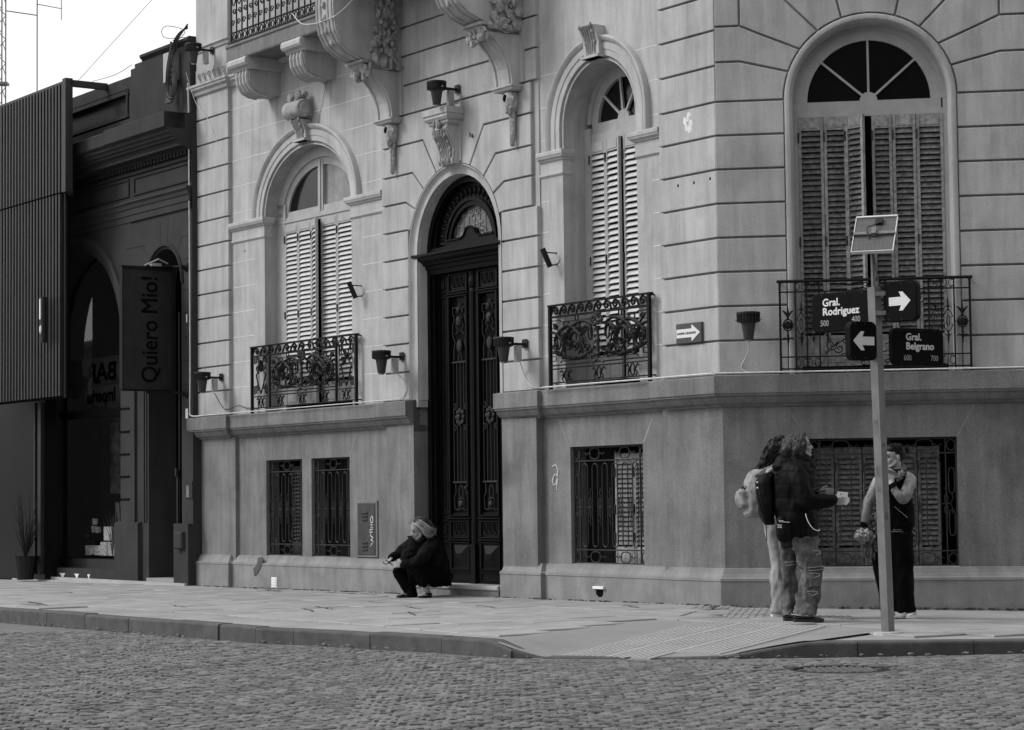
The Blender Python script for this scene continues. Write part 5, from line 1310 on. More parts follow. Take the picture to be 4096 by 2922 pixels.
# banner sign standing out from the wall
bn = thing('banner_sign', 'dark vertical banner sign reading Quiero Mio! hung across the narrow doorway', 'sign', FA @ T(-12.2, -.1, 2.72))
q = MB(); q.box(-12.24, -12.17, -.88, -.11, 2.76, 4.53, ); bo = q.obj('banner', mat('banner_vinyl', .015, .6, .3, 5, streak=.25), bn, FA)
q = MB(); q.box(-12.165, -12.155, -.90, -.09, 4.50, 4.55); q.box(-12.25, -12.155, -.90, -.885, 2.74, 4.55); q.box(-12.25, -12.16, -.9, -.1, 4.53, 4.55); q.box(-12.25, -12.16, -.9, -.1, 2.735, 2.76); q.obj('banner_frame', M['iron'], bn, FA)
for z in (4.56, 2.72):
    q = MB(); q.tube([(-12.2, -.5, z), (-12.1, -.12, z), (-11.85, NY - .02, z - .02)], .018, 6); q.obj('bracket_arm', M['iron'], bn, FA)
    q = MB(); q.lathe([(.02, -.09), (.03, -.05), (.07, -.01), (.075, 0)], (-11.76, NY, z - .03), 10, 'y'); q.obj('bracket_plate', M['iron'], bn, FA)
# face of the banner looks along +x (towards the viewer): local text x runs outwards->up
Rt = Matrix(((0, 0, 1, 0), (0, 1, 0, 0), (1, 0, 0, 0), (0, 0, 0, 1)))
me = text_mesh('Quiero Mio!', .37, .006); Lx = max(v.co.x for v in me.vertices)
for v in me.vertices: v.co.x *= 1.55 / Lx
# letters read upwards: text x -> +z, text y -> -y(out is left in view)
link('lettering', me, M['black'], bn, FA @ T(-12.168, -.34, 2.85) @ Matrix(((0, 0, 1, 0), (0, -1, 0, 0), (1, 0, 0, 0), (0, 0, 0, 1))))
q = MB(); q.box(-12.2, -12.1, -.45, -.3, 4.555, 4.60); q.tube([(-12.15, -.55, 4.56), (-12.1, -.35, 4.66), (-12.1, -.2, 4.6)], .015, 5); q.obj('top_lamp', M['steel'], bn, FA)
# next shop: screen of upright fins standing off the wall
fs = thing('metal_fin_screen', 'tall dark shopfront screen of vertical metal fins at the left edge', 'shopfront screen', FA @ T(-14.4, -.75, 0))
fm = mat('fin_metal', .022, .5, .2, 5, streak=.3, spec=.3)
def fin(x, y0, y1, z0, z1, w_=.03): q = MB(); q.box(x - w_, x, y0, y1, z0, z1); return q.obj('fin', fm, fs, FA)
for i in range(26): fin(-14.56 - i * .122, -.76 - .0, -.70, 5.92, 7.60, .06)
for i in range(26): fin(-14.72 - i * .122, -.74, -.68, 2.78, 5.90, .06)
q = MB(); q.box(-14.54, -14.42, -.78, -.66, 5.9, 7.66); q.box(-17.8, -14.42, -.70, -.66, 7.56, 7.66); q.box(-14.5, -14.43, -.68, NY, 7.54, 7.64); q.box(-17.8, -14.54, -.66, -.60, 5.86, 5.96); q.obj('screen_frame', fm, fs, FA)
q = MB(); q.box(-17.8, -14.60, -.66, -.62, 2.75, 7.55); q.obj('fin_gap_shade', M['black'], fs, FA)  # black sheet added so the gaps between the fins look dark
q = MB(); q.box(-14.66, -14.60, -.70, -.62, 2.75, 5.9); q.obj('end_post', M['iron'], fs, FA)
# dark glazed front beneath the screen
q = MB(); q.box(-19.5, -16.3, -.3, -.1, -.1, 2.9); q.obj('glass_front', mat('tinted_front_glass', .006, .3, spec=.15), fs, FA)
q = MB(); q.box(-16.62, -16.57, -.36, -.3, 0, 2.75); q.box(-16.46, -16.34, -.36, -.3, 0, 2.75); q.obj('front_post', fm, fs, FA)
wl = thing('cylinder_wall_light', 'slim upright cylinder light with a bright face on the fin screen', 'wall light', FA @ T(-15.2, -.8, 3.6))
q = MB(); q.lathe([(.0, 3.62), (.05, 3.62), (.05, 4.33), (.0, 4.33)], (-15.13, -.83, 0), 10); q.obj('housing', M['lampblack'], wl, FA)
q = MB(); q.box(-15.16, -15.12, -.89, -.87, 3.98, 4.30); q.ball((-15.13, -.88, 3.82), .028, .02, .07); q.obj('bright_strip', M['white'], wl, FA)
# plant tub at the far left and the goods in the window
pt = thing('potted_plant', 'dark potted plant with thin blades at the far left shopfront', 'plant', FA @ T(-16.5, -.55, 0))
q = MB(); q.lathe([(.0, -.08), (.13, -.08), (.19, .28), (.2, .3), (.17, .3), (.0, .27)], (-16.5, -.55, 0), 14); q.obj('pot', M['lampblack'], pt, FA)
q = MB()
for k in range(26): a = random.uniform(0, 2 * pi); r = random.uniform(.1, .4); h = random.uniform(.5, 1.1); q.tube([(-16.5, -.55, .27), (-16.5 + r * .4 * cos(a), -.55 + r * .4 * sin(a), .27 + h * .6), (-16.5 + r * cos(a), -.55 + r * sin(a) * .6, .27 + h)], [.012, .01, .002], 4)
q.obj('blades', M['neigh2'], pt, FA)
# ================================================================== BUILDINGS ACROSS THE STREETS (out of view; the first two added to dim the corner facade)
def far_building(label, W, L_, dep, h, floors, m):
    t = thing('offscreen_building', label, 'building', W, 'plain buildings across the streets')
    b = MB(); holes = []; n = int(L_ / 2.6); fh = h / floors
    for f_ in range(floors):
        for i in range(n):
            x = (i + .5) * L_ / n; z = f_ * fh + (.0 if f_ == 0 and i % 4 == 1 else .9); holes.append(rect(x - .55, x + .55, z + .02, f_ * fh + 2.5))
    b.wall([(0, -.3), (L_, -.3), (L_, h), (0, h)], holes, 0, .3); b.box(0, L_, .3, dep, -.3, h - .02); b.obj('wall', m, t)
    b = MB(); b.box(-.1, L_ + .1, -.25, dep + .1, h, h + .25); b.obj('cornice', m, t)
    for (hx) in holes:
        q = MB(); x0, z0 = hx[0]; x1, z1 = hx[2]; q.box(x0, x1, .2, .24, z0, z1); q.obj('window', M['glass'], t)
    return t
ob = mat('far_building_stucco', .07, .9, .15, 1.5)
far_building('unseen grey building behind the camera, added to dim the corner facade', T(20, -5, -.15) @ Matrix.Rotation(pi, 4, 'Z'), 24, 4, 13, 4, ob)  # unseen, added to block low sky light from the corner facade
far_building('unseen grey building beside the right-hand street, added to keep sky light off the corner facade', T(12.5, 15, -.15) @ Matrix.Rotation(-pi / 2, 4, 'Z'), 18, 4, 13, 4, ob)  # also out of view, added to darken the corner facade
FO = FA @ T(-24, -17.5, 0) @ Matrix.Rotation(pi, 4, 'Z')
far_building('low dark building on the far side of the left-hand street', FO @ T(0, 0, -.25), 44, 4, 6.8, 2, ob)

# ================================================================== FLOODLIGHTS
def floodlight(label, Wf, u, z, y=-.30, arm=.30, cable=None, front=True):
    W = Wf @ T(u, y, z)
    t = thing('floodlight', label, 'floodlight', W, 'black floodlights aimed up the walls')
    def o(b, n, m, p=None, **k): return b.obj(n, m, p or t, **k)
    b = MB(); b.lathe([(.0, -.095), (.095, -.095), (.105, -.085), (.108, -.02), (.118, -.015), (.122, .0), (.118, .012), (.10, .014), (.098, .004), (.0, .004)], n=24); hd = o(b, 'head', M['lampblack'], smooth=True)
    b = MB(); b.lathe([(.0, .006), (.097, .006), (.097, .009), (.0, .010)], n=24); o(b, 'lens', mat('lamp_lens', .35, .12, .1, 20, spec=.8) if 'lens' not in M else M['lens'], hd)
    b = MB()
    for i in range(22):
        a = 2 * pi * i / 22; b.at(Matrix.Rotation(a, 4, 'Z')); b.box(.10, .118, -.005, .005, -.085, -.015)
    o(b, 'cooling_fins', M['lampblack'], hd, kind='stuff')
    b = MB(); b.lathe([(.0, -.27), (.042, -.27), (.048, -.262), (.07, -.11), (.078, -.095), (.0, -.094)], n=18); o(b, 'body', M['lampgrey'], smooth=True)
    b = MB(); b.lathe([(.0, -.285), (.03, -.285), (.032, -.27), (.0, -.268)], n=12); o(b, 'cable_gland', M['steel'])
    b = MB(); b.at(Matrix.Rotation(0, 4, 'Z')); b.box(-.018, .018, .10, arm + .01, -.075, -.045); b.box(-.05, .05, arm - .01, arm + .0, -.1, .0); o(b, 'arm', M['lampblack'])
    for s in (-1, 1):
        b = MB(); b.lathe([(.0, -.015), (.012, -.012), (.012, .012), (.0, .015)], (s * .122, 0, -.06), 8, 'x'); o(b, 'clamp_bolt', M['steel'])
    if front:
        b = MB(); b.box(-.03, .03, arm - .14, arm - .07, -.25, -.08); b.box(-.034, .034, arm - .144, arm - .066, -.26, -.25); o(b, 'gear_box', M['frame'])
    return t
M['lens'] = mat('lamp_lens', .35, .12, .1, 20, spec=.8)
def smoothpath(pts, k=5):
    out = []
    for i in range(len(pts) - 1):
        p0, p1, p2, p3 = [Vector(pts[max(0, min(len(pts) - 1, j))]) for j in (i - 1, i, i + 1, i + 2)]
        for m_ in range(k):
            t = m_ / k; out.append(.5 * ((2 * p1) + (p2 - p0) * t + (2 * p0 - 5 * p1 + 4 * p2 - p3) * t * t + (3 * p1 - p0 - 3 * p2 + p3) * t ** 3))
    out.append(Vector(pts[-1])); return out
def cable(label, pts, r=.006, m='cable', Wf=None, cat='cable', name='cable'):
    b = MB(); b.tube(smoothpath(pts), r, 5); return tag(b.obj(name, M[m], None, Wf or FA), label, cat)
floodlight('black floodlight at the left end above the plinth ledge, beside the dark building', FA, -10.83, 2.93)
floodlight('black floodlight on the wall between the left balcony railing and the door', FA, -6.04, 2.94)
floodlight('black floodlight just right of the tall dark door', FA, -3.40, 2.93)
floodlight('black floodlight standing over the carved keystone cap above the door', FA, -4.74, 6.08)
floodlight('black floodlight high on the left pier above the carved frieze', FA, -11.07, 7.64)
floodlight('black floodlight on the corner pier left of the large balcony railing', FB, .325, 2.94, front=False)
cable('pale cable hanging from the floodlight by the door down to the ledge', [(-6.0, -.12, 2.68), (-5.97, -.03, 2.6), (-5.95, PY - .01, 2.48), (-6.05, PY - .02, 2.38), (-6.3, -.06, 2.352), (-6.7, -.07, 2.35)])
cable('pale cable looping from the floodlight right of the door to the ledge', [(-3.35, -.12, 2.68), (-3.42, -.04, 2.62), (-3.42, PY - .01, 2.5), (-3.3, PY - .01, 2.39), (-3.12, .0, 2.36), (-2.9, -.06, 2.352)])
cable('pale cable curling from the corner floodlight down to the ledge', [(.325, -.3, 2.66), (.32, -.15, 2.60), (.27, -.02, 2.50), (.23, PY - .01, 2.42), (.28, PY - .02, 2.37), (.40, -.02, 2.358), (.62, -.05, 2.355)], Wf=FB)
cable('thin pale cable running along the left ledge', [(-11.3, -.10, 2.35), (-10.6, -.09, 2.352), (-9.5, -.095, 2.353), (-8.2, -.09, 2.353), (-7, -.095, 2.353), (-6.2, -.1, 2.352)], .007)
cable('thick pale cable running along the ledge at the corner', [(-2.95, -.09, 2.353), (-2.0, -.095, 2.354), (-1.0, -.09, 2.354), (-.4, -.1, 2.354), (.02, -.108, 2.353)], .009)
cable('thick pale cable running along the ledge below the large balcony railing', [(-.04, -.10, 2.353), (.6, -.1, 2.354), (1.6, -.105, 2.354), (3.1, -.1, 2.354)], .009, Wf=FB)
cable('dark cable crossing the wall foot left of the left balcony', [(-10.85, -.1, 2.66), (-10.8, PY - .01, 2.45), (-10.6, PY - .02, 2.42), (-10.4, .05, 2.46), (-10.2, .06, 2.42), (-9.95, .05, 2.41)], .006, 'cable_dark')
cable('pale downpipe cable in the gap between the dark and the pale building', [(-11.66, -.09, 7.2), (-11.62, -.1, 6.6), (-11.61, -.1, 5.0), (-11.6, -.1, 3.2), (-11.61, -.1, 2.5), (-11.55, -.11, 2.36), (-11.2, -.1, 2.35)], .010)
cable('thin wire hanging from the right balcony console', [(-7.9, RY - .02, 6.7), (-8.05, RY - .015, 6.4), (-8.15, RY - .01, 6.2), (-8.2, RY - .01, 6.0)], .003, 'cable_dark', name='wire')
cable('pale wire sagging across the carved balcony bracket', [(-7.0, -.98, 7.25), (-6.75, -1.0, 7.08), (-6.45, -1.0, 7.02), (-6.2, -.98, 7.02), (-5.9, -.98, 7.04), (-5.6, -.95, 7.16), (-5.4, -.9, 7.35)], .006, name='wire')
cable('short dark wire stub beside the keystone', [(-4.5, PY - .01, 5.42), (-4.46, PY - .03, 5.46), (-4.44, PY - .01, 5.40), (-4.42, PY - .02, 5.44)], .006, 'cable_dark', name='wire')
# slim cylinder lights
def wall_cyl(label, u, z):
    t = thing('tube_spotlight', label, 'spotlight', FA @ T(u, RY, z), 'small tilted tube spotlights')
    b = MB(); b.lathe([(.0, 0), (.06, 0), (.055, -.012), (.0, -.014)], (0, 0, 0), 14, 'y'); b.obj('wall_plate', M['stone_light'], t)
    A_, B_ = Vector((-.02, -.19, .105)), Vector((.0, -.10, -.10))
    b = MB(); b.tube([A_, B_], .033, 10); b.obj('tube_housing', M['lampblack'], t, smooth=True)
    for p, q_ in (((0, 0, .06), A_ * .8 + B_ * .2), ((0, 0, -.07), B_ + Vector((0, 0, .02)))):
        b = MB(); b.tube([p, q_], .008, 5); b.obj('arm', M['lampblack'], t)
    return t
wall_cyl('small black tube spotlight tilted on the wall right of the left window', -7.10, 3.80); wall_cyl('small black tube spotlight tilted on the wall between door and middle window', -2.86, 3.81)

# ================================================================== SIGNS AND BOXES ON THE WALL
ar = thing('arrow_sign', 'small dark wall sign with a white arrow pointing right, on the corner pier', 'sign', FA @ T(-.45, PY, 2.8))
q = MB(); q.box(-.66, -.245, PY - .03, PY - .004, 2.695, 2.905, .006); q.obj('plate', mat('arrow_plate', .055, .4, .1, 10, spec=.4), ar, FA)
q = MB(); q.prism([(-.645, 2.755), (-.40, 2.755), (-.40, 2.712), (-.265, 2.80), (-.40, 2.888), (-.40, 2.845), (-.645, 2.845)], PY - .034, PY - .031); aw = q.obj('arrow', M['signwhite'], ar, FA)
text_obj('AUTOMOVIL CLUB ARGENTINO', .034, M['black'], aw, FA @ T(-.632, PY - .0355, 2.788) @ XZ, .0, .62)
mb = thing('meter_box', 'grey metal utility box with louvres and white scrawl, left of the seated woman', 'utility box', FA @ T(-7.08, DB, .75))
q = MB(); q.box(-7.34, -6.83, DB - .02, DB + .05, .39, 1.11, .004); bx_ = q.obj('box_frame', M['plinth'], mb, FA)
q = MB(); q.box(-7.30, -6.87, DB - .03, DB, .42, 1.08, .006); dr = q.obj('box_door', mat('box_door_paint', .045, .6, .3, 8, .1, 40, stains=.3), mb, FA)
for zz in (.96, .915, .87, .58, .535, .49):
    q = MB(); q.prismx([(DB - .03, zz - .012), (DB - .048, zz - .008), (DB - .03, zz + .012)], -7.18, -7.05); q.obj('louvre', M['iron_grey'], dr, FA)
q = MB(); rr_ = random.Random(3)
def stroke(mb_, pts, y, r=.008): mb_.tube([(x, y, z) for x, z in pts], r, 4)
gx, gy = -6.96, DB - .033
for k, pts in enumerate(([(0, .02), (.03, .05), (.06, .02), (.055, -.03), (.02, -.04), (-.005, -.01), (0, .02)], [(-.01, -.06), (.05, -.06), (.0, -.10), (.06, -.10)], [(.05, -.12), (-.02, -.125), (-.02, -.16)], [(.05, -.15), (.0, -.16), (-.01, -.20), (.04, -.215)], [(.06, -.22), (.0, -.25), (.06, -.28), (.02, -.235), (.03, -.27)], [(.05, -.30), (.01, -.31)], [(-.01, -.325), (.0, -.33)])):
    stroke(q, [(gx + x * .9, .865 + z) for x, z in pts], gy, .007)
q.obj('scrawl', M['signwhite'], dr, FA, kind='stuff')
q = MB(); stroke(q, smooth2 if False else [(-3.06, 1.47), (-3.0, 1.49), (-2.96, 1.43), (-2.965, 1.35), (-3.0, 1.27), (-3.05, 1.26), (-3.07, 1.31), (-3.03, 1.37), (-2.98, 1.38), (-2.96, 1.32), (-2.99, 1.24), (-2.98, 1.20)], DB + .0, .012); tag(q.obj('chalk_scrawl', M['plinth_worn'] if False else mat('chalk', .42, .9, .3, 30), None, FA), 'pale chalk squiggle on the plinth left of the middle cellar window', 'graffiti')
vt = thing('white_vent', 'small white slatted vent low on the plinth below the paired cellar windows', 'vent', FA @ T(-9.36, RY - .05, 0))
q = MB(); q.box(-9.44, -9.285, RY - .058, RY - .045, -.06, .09, .003); q.obj('vent_plate', M['signwhite'], vt, FA)
for i in range(6):
    q = MB(); z = -.045 + i * .023; q.prismx([(RY - .058, z), (RY - .068, z + .003), (RY - .058, z + .014)], -9.42, -9.305); q.obj('slat', M['white'], vt, FA)
hb = thing('drain_hole', 'dark drain hole under a white slab in the plinth foot below the middle window', 'drain', FA @ T(-2.09, RY - .05, .08))
q = MB(); q.box(-2.19, -2.0, RY - .075, RY - .04, .115, .145, .003); q.obj('white_slab', M['white'], hb, FA)
q = MB(); q.prism([(-2.155, .112), (-2.16, .06), (-2.12, .03), (-2.06, .03), (-2.03, .06), (-2.035, .112)], RY - .0465, RY - .044); q.obj('hole', M['black'], hb, FA)
bp_ = MB(); bp_.prism([(-9.95, .20), (-9.86, .24), (-9.82, .35), (-9.70, .36), (-9.66, .32), (-9.72, .25), (-9.78, .19), (-9.86, .12), (-9.93, .10)], RY - .055, RY - .045); tag(bp_.obj('broken_patch', M['kerb'], None, FA), 'broken dark patch in the base moulding below the left cellar window', 'wall damage')
q = MB()
for (x, z) in ((-.43, 5.06), (-.49, 5.02), (-.47, 4.95), (-.42, 4.93), (-.40, 4.99)): q.ball((x, PY + .002, z), .035, .006, .05, 7, 4, .3)
tag(q.obj('plaster_scar', M['mortar'], None, FA), 'rough pale patch of missing plaster high on the corner pier', 'wall damage')
for (x, z, y) in ((-.62, 4.36, PY), (-.36, 4.36, PY), (-.1, 4.37, PY), (-6.4, 1.93, DB), (-6.28, 1.93, DB), (-10.25, 4.62, RY)):
    q = MB(); q.ball((x, y, z), .014, .006, .018, 7, 4); tag(q.obj('wall_hole', M['black'], None, FA), None, 'hole')
    lb = {(-.62): 'leftmost of the three small holes in the corner pier', (-.36): 'middle one of the three small holes in the corner pier', (-.1): 'rightmost of the three small holes in the corner pier', (-6.4): 'left of the two small holes in the plinth beside the door', (-6.28): 'right of the two small holes in the plinth beside the door', (-10.25): 'small mark on the wall left of the left window'}[x]
    bpy.data.objects[-1 if False else q and [o for o in bpy.data.objects if o.name.startswith('wall_hole')][-1].name]['label'] = lb
# neighbour's wall boxes and cables
t = thing('connection_box', 'pale telephone connection box high on the dark parapet with dark cables', 'connection box', FA @ T(-12.1, NY, 7.5))
q = MB(); q.box(-12.27, -12.08, NY - .12, NY - .0, 7.28, 7.72, .01); q.obj('box', M['frame'], t, FA)
q = MB(); q.box(-12.07, -11.98, NY - .10, NY, 7.3, 7.7); 
for z in (7.35, 7.42, 7.49, 7.56, 7.63): q.box(-12.07, -11.98, NY - .115, NY - .10, z, z + .03)
q.obj('terminal_block', M['pole'], t, FA)
for k in range(7):
    x0 = -12.12 + random.uniform(-.05, .12); cable('tangled dark cables hanging in a loop under the connection box', [(x0 + .1, NY - .1, 7.75 + random.uniform(-.05, .12)), (x0 + .06, NY - .14, 7.45), (x0 + random.uniform(-.05, .02), NY - .13, 7.2), (x0 + random.uniform(-.02, .08), NY - .14, 7.0 + random.uniform(-.06, .05)), (x0 + .16, NY - .13, 6.98 + random.uniform(-.04, .06)), (x0 + .22, NY - .12, 7.18), (x0 + .16, NY - .1, 7.38)], random.choice((.008, .011, .014)), random.choice(('cable_dark', 'cable_dark', 'iron_grey')), name='hanging_cable')['group'] = 'tangled cables under the connection box'
for k in range(3): cable(['lowest', 'middle', 'topmost'][k] + ' of three dark cables climbing over the top of the parapet', [(-12.0 + k * .05, NY - .08, 7.7), (-11.95 + k * .06, NY - .1, 7.85), (-11.85 + k * .05, NY - .05, 7.98), (-11.7, NY, 8.02 + .03 * k)], .012, 'iron_grey', name='hanging_cable')['group'] = 'dark cables over the parapet'
cable('thin pale wire slanting down the left pier from the parapet', [(-11.66, -.12, 7.35), (-11.5, -.05, 6.9), (-11.2, PY - .01, 6.6), (-11.0, PY - .01, 6.3), (-10.8, PY - .01, 6.1)], .004, 'cable', name='wire')
t = thing('cover_plate', 'square cover plate with a pale sticker on the dark pier beside the narrow doorway', 'cover plate', FA @ T(-11.68, NY, 1.3)); q = MB(); q.box(-11.80, -11.58, NY - .012, NY, 1.17, 1.42, .004); cpo = q.obj('plate', M['neigh2'], t, FA); q = MB(); q.box(-11.76, -11.68, NY - .015, NY - .011, 1.19, 1.36); q.obj('sticker', M['pole'], cpo, FA)
t = thing('gas_meter_box', 'dark rounded meter box on the pier base beside the pale building', 'meter box', FA @ T(-11.78, NY, .55)); q = MB(); q.box(-11.92, -11.66, NY - .15, NY - .07, .45, .70, .02); q.obj('cover', M['neigh'], t, FA)
q = MB(); q.box(-11.79, -11.72, NY - .008, NY, 2.33, 2.47); tag(q.obj('white_tag', M['white'], None, FA), 'small white tag on the dark pier beside the ledge end', 'tag')
q = MB(); q.box(-11.76, -11.74, NY - .008, NY, 3.72, 3.84); tag(q.obj('white_strip', M['white'], None, FA), 'thin white strip on the dark wall right of the banner', 'tag')
# shop goods
def goods(name, label, cat, b, m): return tag(b.obj(name, m, None, FA @ T(-1.02, -.08, .03)), label, cat)
q = MB(); q.box(-15.3, -14.65, NY + .55, NY + .8, .26, .42, .01); goods('gift_box', 'long pale printed box lying in the shop window', 'box', q, mat('printed_carton', .75, .6, .5, 18))
q = MB(); q.box(-14.6, -14.3, NY + .55, NY + .8, .50, .72, .008); goods('gift_box', 'upper pale box with dark printed shape in the shop window', 'box', q, mat('printed_carton_pale', .8, .6, .45, 25))
for k, lab in ((0, 'left pale patterned box on the shop window floor'), (1, 'right pale patterned box on the shop window floor')):
    q = MB(); q.box(-14.62 + .28 * k, -14.38 + .28 * k, NY + .5, NY + .75, .26, .48, .01); goods('gift_box', lab, 'box', q, mat('patterned_carton', .7, .6, .6, 30))
for k, (x, z, lab) in enumerate(((-15.02, .80, 'topmost of the three mugs in the shop window'), (-15.05, .68, 'lower left of the three mugs in the shop window'), (-14.9, .67, 'lower right of the three mugs in the shop window'))):
    q = MB(); q.lathe([(.0, -.05), (.045, -.05), (.05, .05), (.042, .05), (.038, -.04), (.0, -.04)], (x, NY + .6, z), 14); q.tube([(x + .05, NY + .6, z + .03), (x + .08, NY + .6, z + .02), (x + .08, NY + .6, z - .02), (x + .05, NY + .6, z - .03)], .008, 5); goods('mug', lab, 'mug', q, mat('glazed_mug', .5, .2, .3, 12))
q = MB(); q.lathe([(.0, .26), (.14, .26), (.06, .3), (.04, .38), (.06, .44), (.2, .5), (.23, .6), (.0, .62)], (-15.0, NY + .65, 0), 18); goods('display_stand', 'dark round pedestal carrying the mugs in the shop window', 'display stand', q, M['lampblack'])
q = MB()
for k in range(12): a = random.uniform(-.5, .5); q.tube([(-14.15, NY + .5, .26), (-14.2 + a * .3, NY + .5, .6), (-14.3 + a * .6, NY + .48, .85 + random.uniform(-.1, .15))], [.008, .006, .001], 4)
goods('dry_grass', 'thin dry grass blades at the right side of the shop window', 'plant', q, M['pole'])
q = MB(); q.box(-15.1, -14.3, NY + .9, NY + .92, 1.25, 2.4); goods('poster', 'dim poster with leaf shapes hanging inside the shop window', 'poster', q, mat('poster_print', .12, .6, .9, 7, grain=.3))
# white car across the street, caught in the shop window's reflection
def car():
    Wc = FA @ T(-49, -15.2, -.3)
    t = thing('parked_car', 'white car parked across the street, seen only as a reflection in the shop window', 'car', Wc)
    prof = [(-2.1, .35), (2.1, .35), (2.15, .65), (2.0, .9), (1.1, 1.0), (.55, 1.45), (-.9, 1.5), (-1.7, 1.05), (-2.1, .95)]
    b = MB(); b.prism(prof, -.85, .85, .06); b.obj('body', mat('white_car_paint', .75, .25, spec=.6), t)
    b = MB(); b.prism([(-1.5, 1.03), (.95, 1.0), (.5, 1.38), (-.85, 1.42)], -.87, .87); b.obj('window', M['glass'], t)
    for x in (-1.35, 1.35):
        for y in (-.86, .86): b = MB(); b.lathe([(.0, -.1), (.33, -.1), (.33, .1), (.0, .1)], (x, y, .33), 20, 'y'); b.obj('wheel', M['lampblack'], t)
    for y in (-.95, .95): b = MB(); b.ball((.75, y, 1.02), .1, .07, .07); b.obj('mirror', M['white'], t)
car()
# radio mast and aerial far behind, wires
def mast():
    P = Vector((-31.5, 138, 0)); t = thing('radio_mast', 'thin lattice radio mast rising behind the dark shop buildings', 'mast', Matrix.Translation(P), 'masts on the skyline')
    b = MB()
    for s in ((-.35, 0), (.35, 0), (0, .5)): b.tube([(s[0], s[1], 0), (s[0], s[1], 60)], .05, 4)
    b.obj('leg_tubes', M['pole'], t, kind='stuff')
    b = MB()
    for i in range(80): z = i * .75; s = 1 if i % 2 else -1; b.tube([(-.35 * s, 0, z), (.35 * s, 0, z + .75)], .03, 3); b.tube([(.35 * s, 0, z), (0, .5, z + .75)], .03, 3)
    b.obj('lattice', M['pole'], t, kind='stuff')
    for z in (34.5, 27.2): b = MB(); b.box(-.45, .45, -.1, .6, z, z + .15); b.obj('collar', M['pole'], t)
    t2 = thing('aerial_pole', 'thin aerial pole with cross bars right of the lattice mast', 'mast', Matrix.Translation(P + Vector((2.3, 0, 0))), 'masts on the skyline')
    b = MB(); b.tube([(0, 0, 0), (0, 0, 60)], .045, 4); b.obj('pole', M['pole'], t2)
    b = MB(); b.tube([(0, 0, 32.2), (1.5, 0, 31.9)], .03, 3); b.tube([(1.5, 0, 31.2), (1.5, 0, 33.2)], .03, 3); b.tube([(-1.9, 0, 31.8), (0, 0, 31.5)], .04, 3); b.obj('cross_bar', M['pole'], t2)
mast()
cable('thin overhead wire rising from the fin screen corner towards the right', [(-14.6, -.5, 7.66), (-13.2, .5, 9.2), (-12, 1.5, 10.6), (-8, 4, 15)], .004, 'pole', name='overhead_wire'); cable('thin overhead wire from the fin screen corner to the parapet step', [(-14.5, -.3, 7.66), (-14.1, -.1, 7.72), (-13.62, -.05, 7.80)], .005, 'pole', name='overhead_wire')
cable('looped thin wires at the parapet top beside the pale building', [(-11.8, NY, 7.9), (-12.2, NY - .1, 7.95), (-12.35, NY - .1, 8.08), (-12.15, NY - .1, 8.12), (-11.8, NY, 8.0), (-12.0, NY, 7.9), (-12.2, NY, 7.93)], .005, 'iron_grey', name='overhead_wire')

# ================================================================== STREET SIGN POLE
M['sticker'] = mat('scuffed_sticker', .10, .7, .4, 30)
px, py = 3.06, 18.56; pz = gz(px, py) - .02
TW = T(px, py, pz) @ Matrix.Rotation(-.020, 4, 'Y')
pt_ = thing('sign_pole', 'grey square steel pole carrying the street name signs and a solar panel', 'pole', TW)
q = MB(Matrix.Rotation(radians(41), 4, 'Z')); q.box(-.0385, .0385, -.0385, .0385, 0, 2.87); q.obj('post', M['pole'], pt_)
for z_, h_, a_ in ((1.72, .05, -49), (1.55, .03, 41), (1.30, .09, -49), (1.18, .04, -49), (.95, .06, 41)):
    q = MB(Matrix.Rotation(radians(a_), 4, 'Z')); q.box(-.02, .018, -.0395, -.038, z_, z_ + h_); q.obj('scuff', M['sticker'], pt_)
q = MB(); q.lathe([(.09, 0), (.13, .0), (.12, .03), (.09, .035)], (0, 0, 0), 12); q.obj('concrete_collar', M['pave_light'], pt_)
q = MB(); q.tube([(.0, 0, 2.84), (.005, 0, 3.27)], .02, 8); q.obj('upper_tube', M['pole'], pt_, smooth=True)
def rrect(w_, h, r, n=5):
    out = []
    for (cx, cz, a0) in ((w_ / 2 - r, h / 2 - r, 0), (-w_ / 2 + r, h / 2 - r, pi / 2), (-w_ / 2 + r, -h / 2 + r, pi), (w_ / 2 - r, -h / 2 + r, 3 * pi / 2)):
        out += [(cx + r * cos(a0 + pi / 2 * i / n), cz + r * sin(a0 + pi / 2 * i / n)) for i in range(n + 1)]
    return out
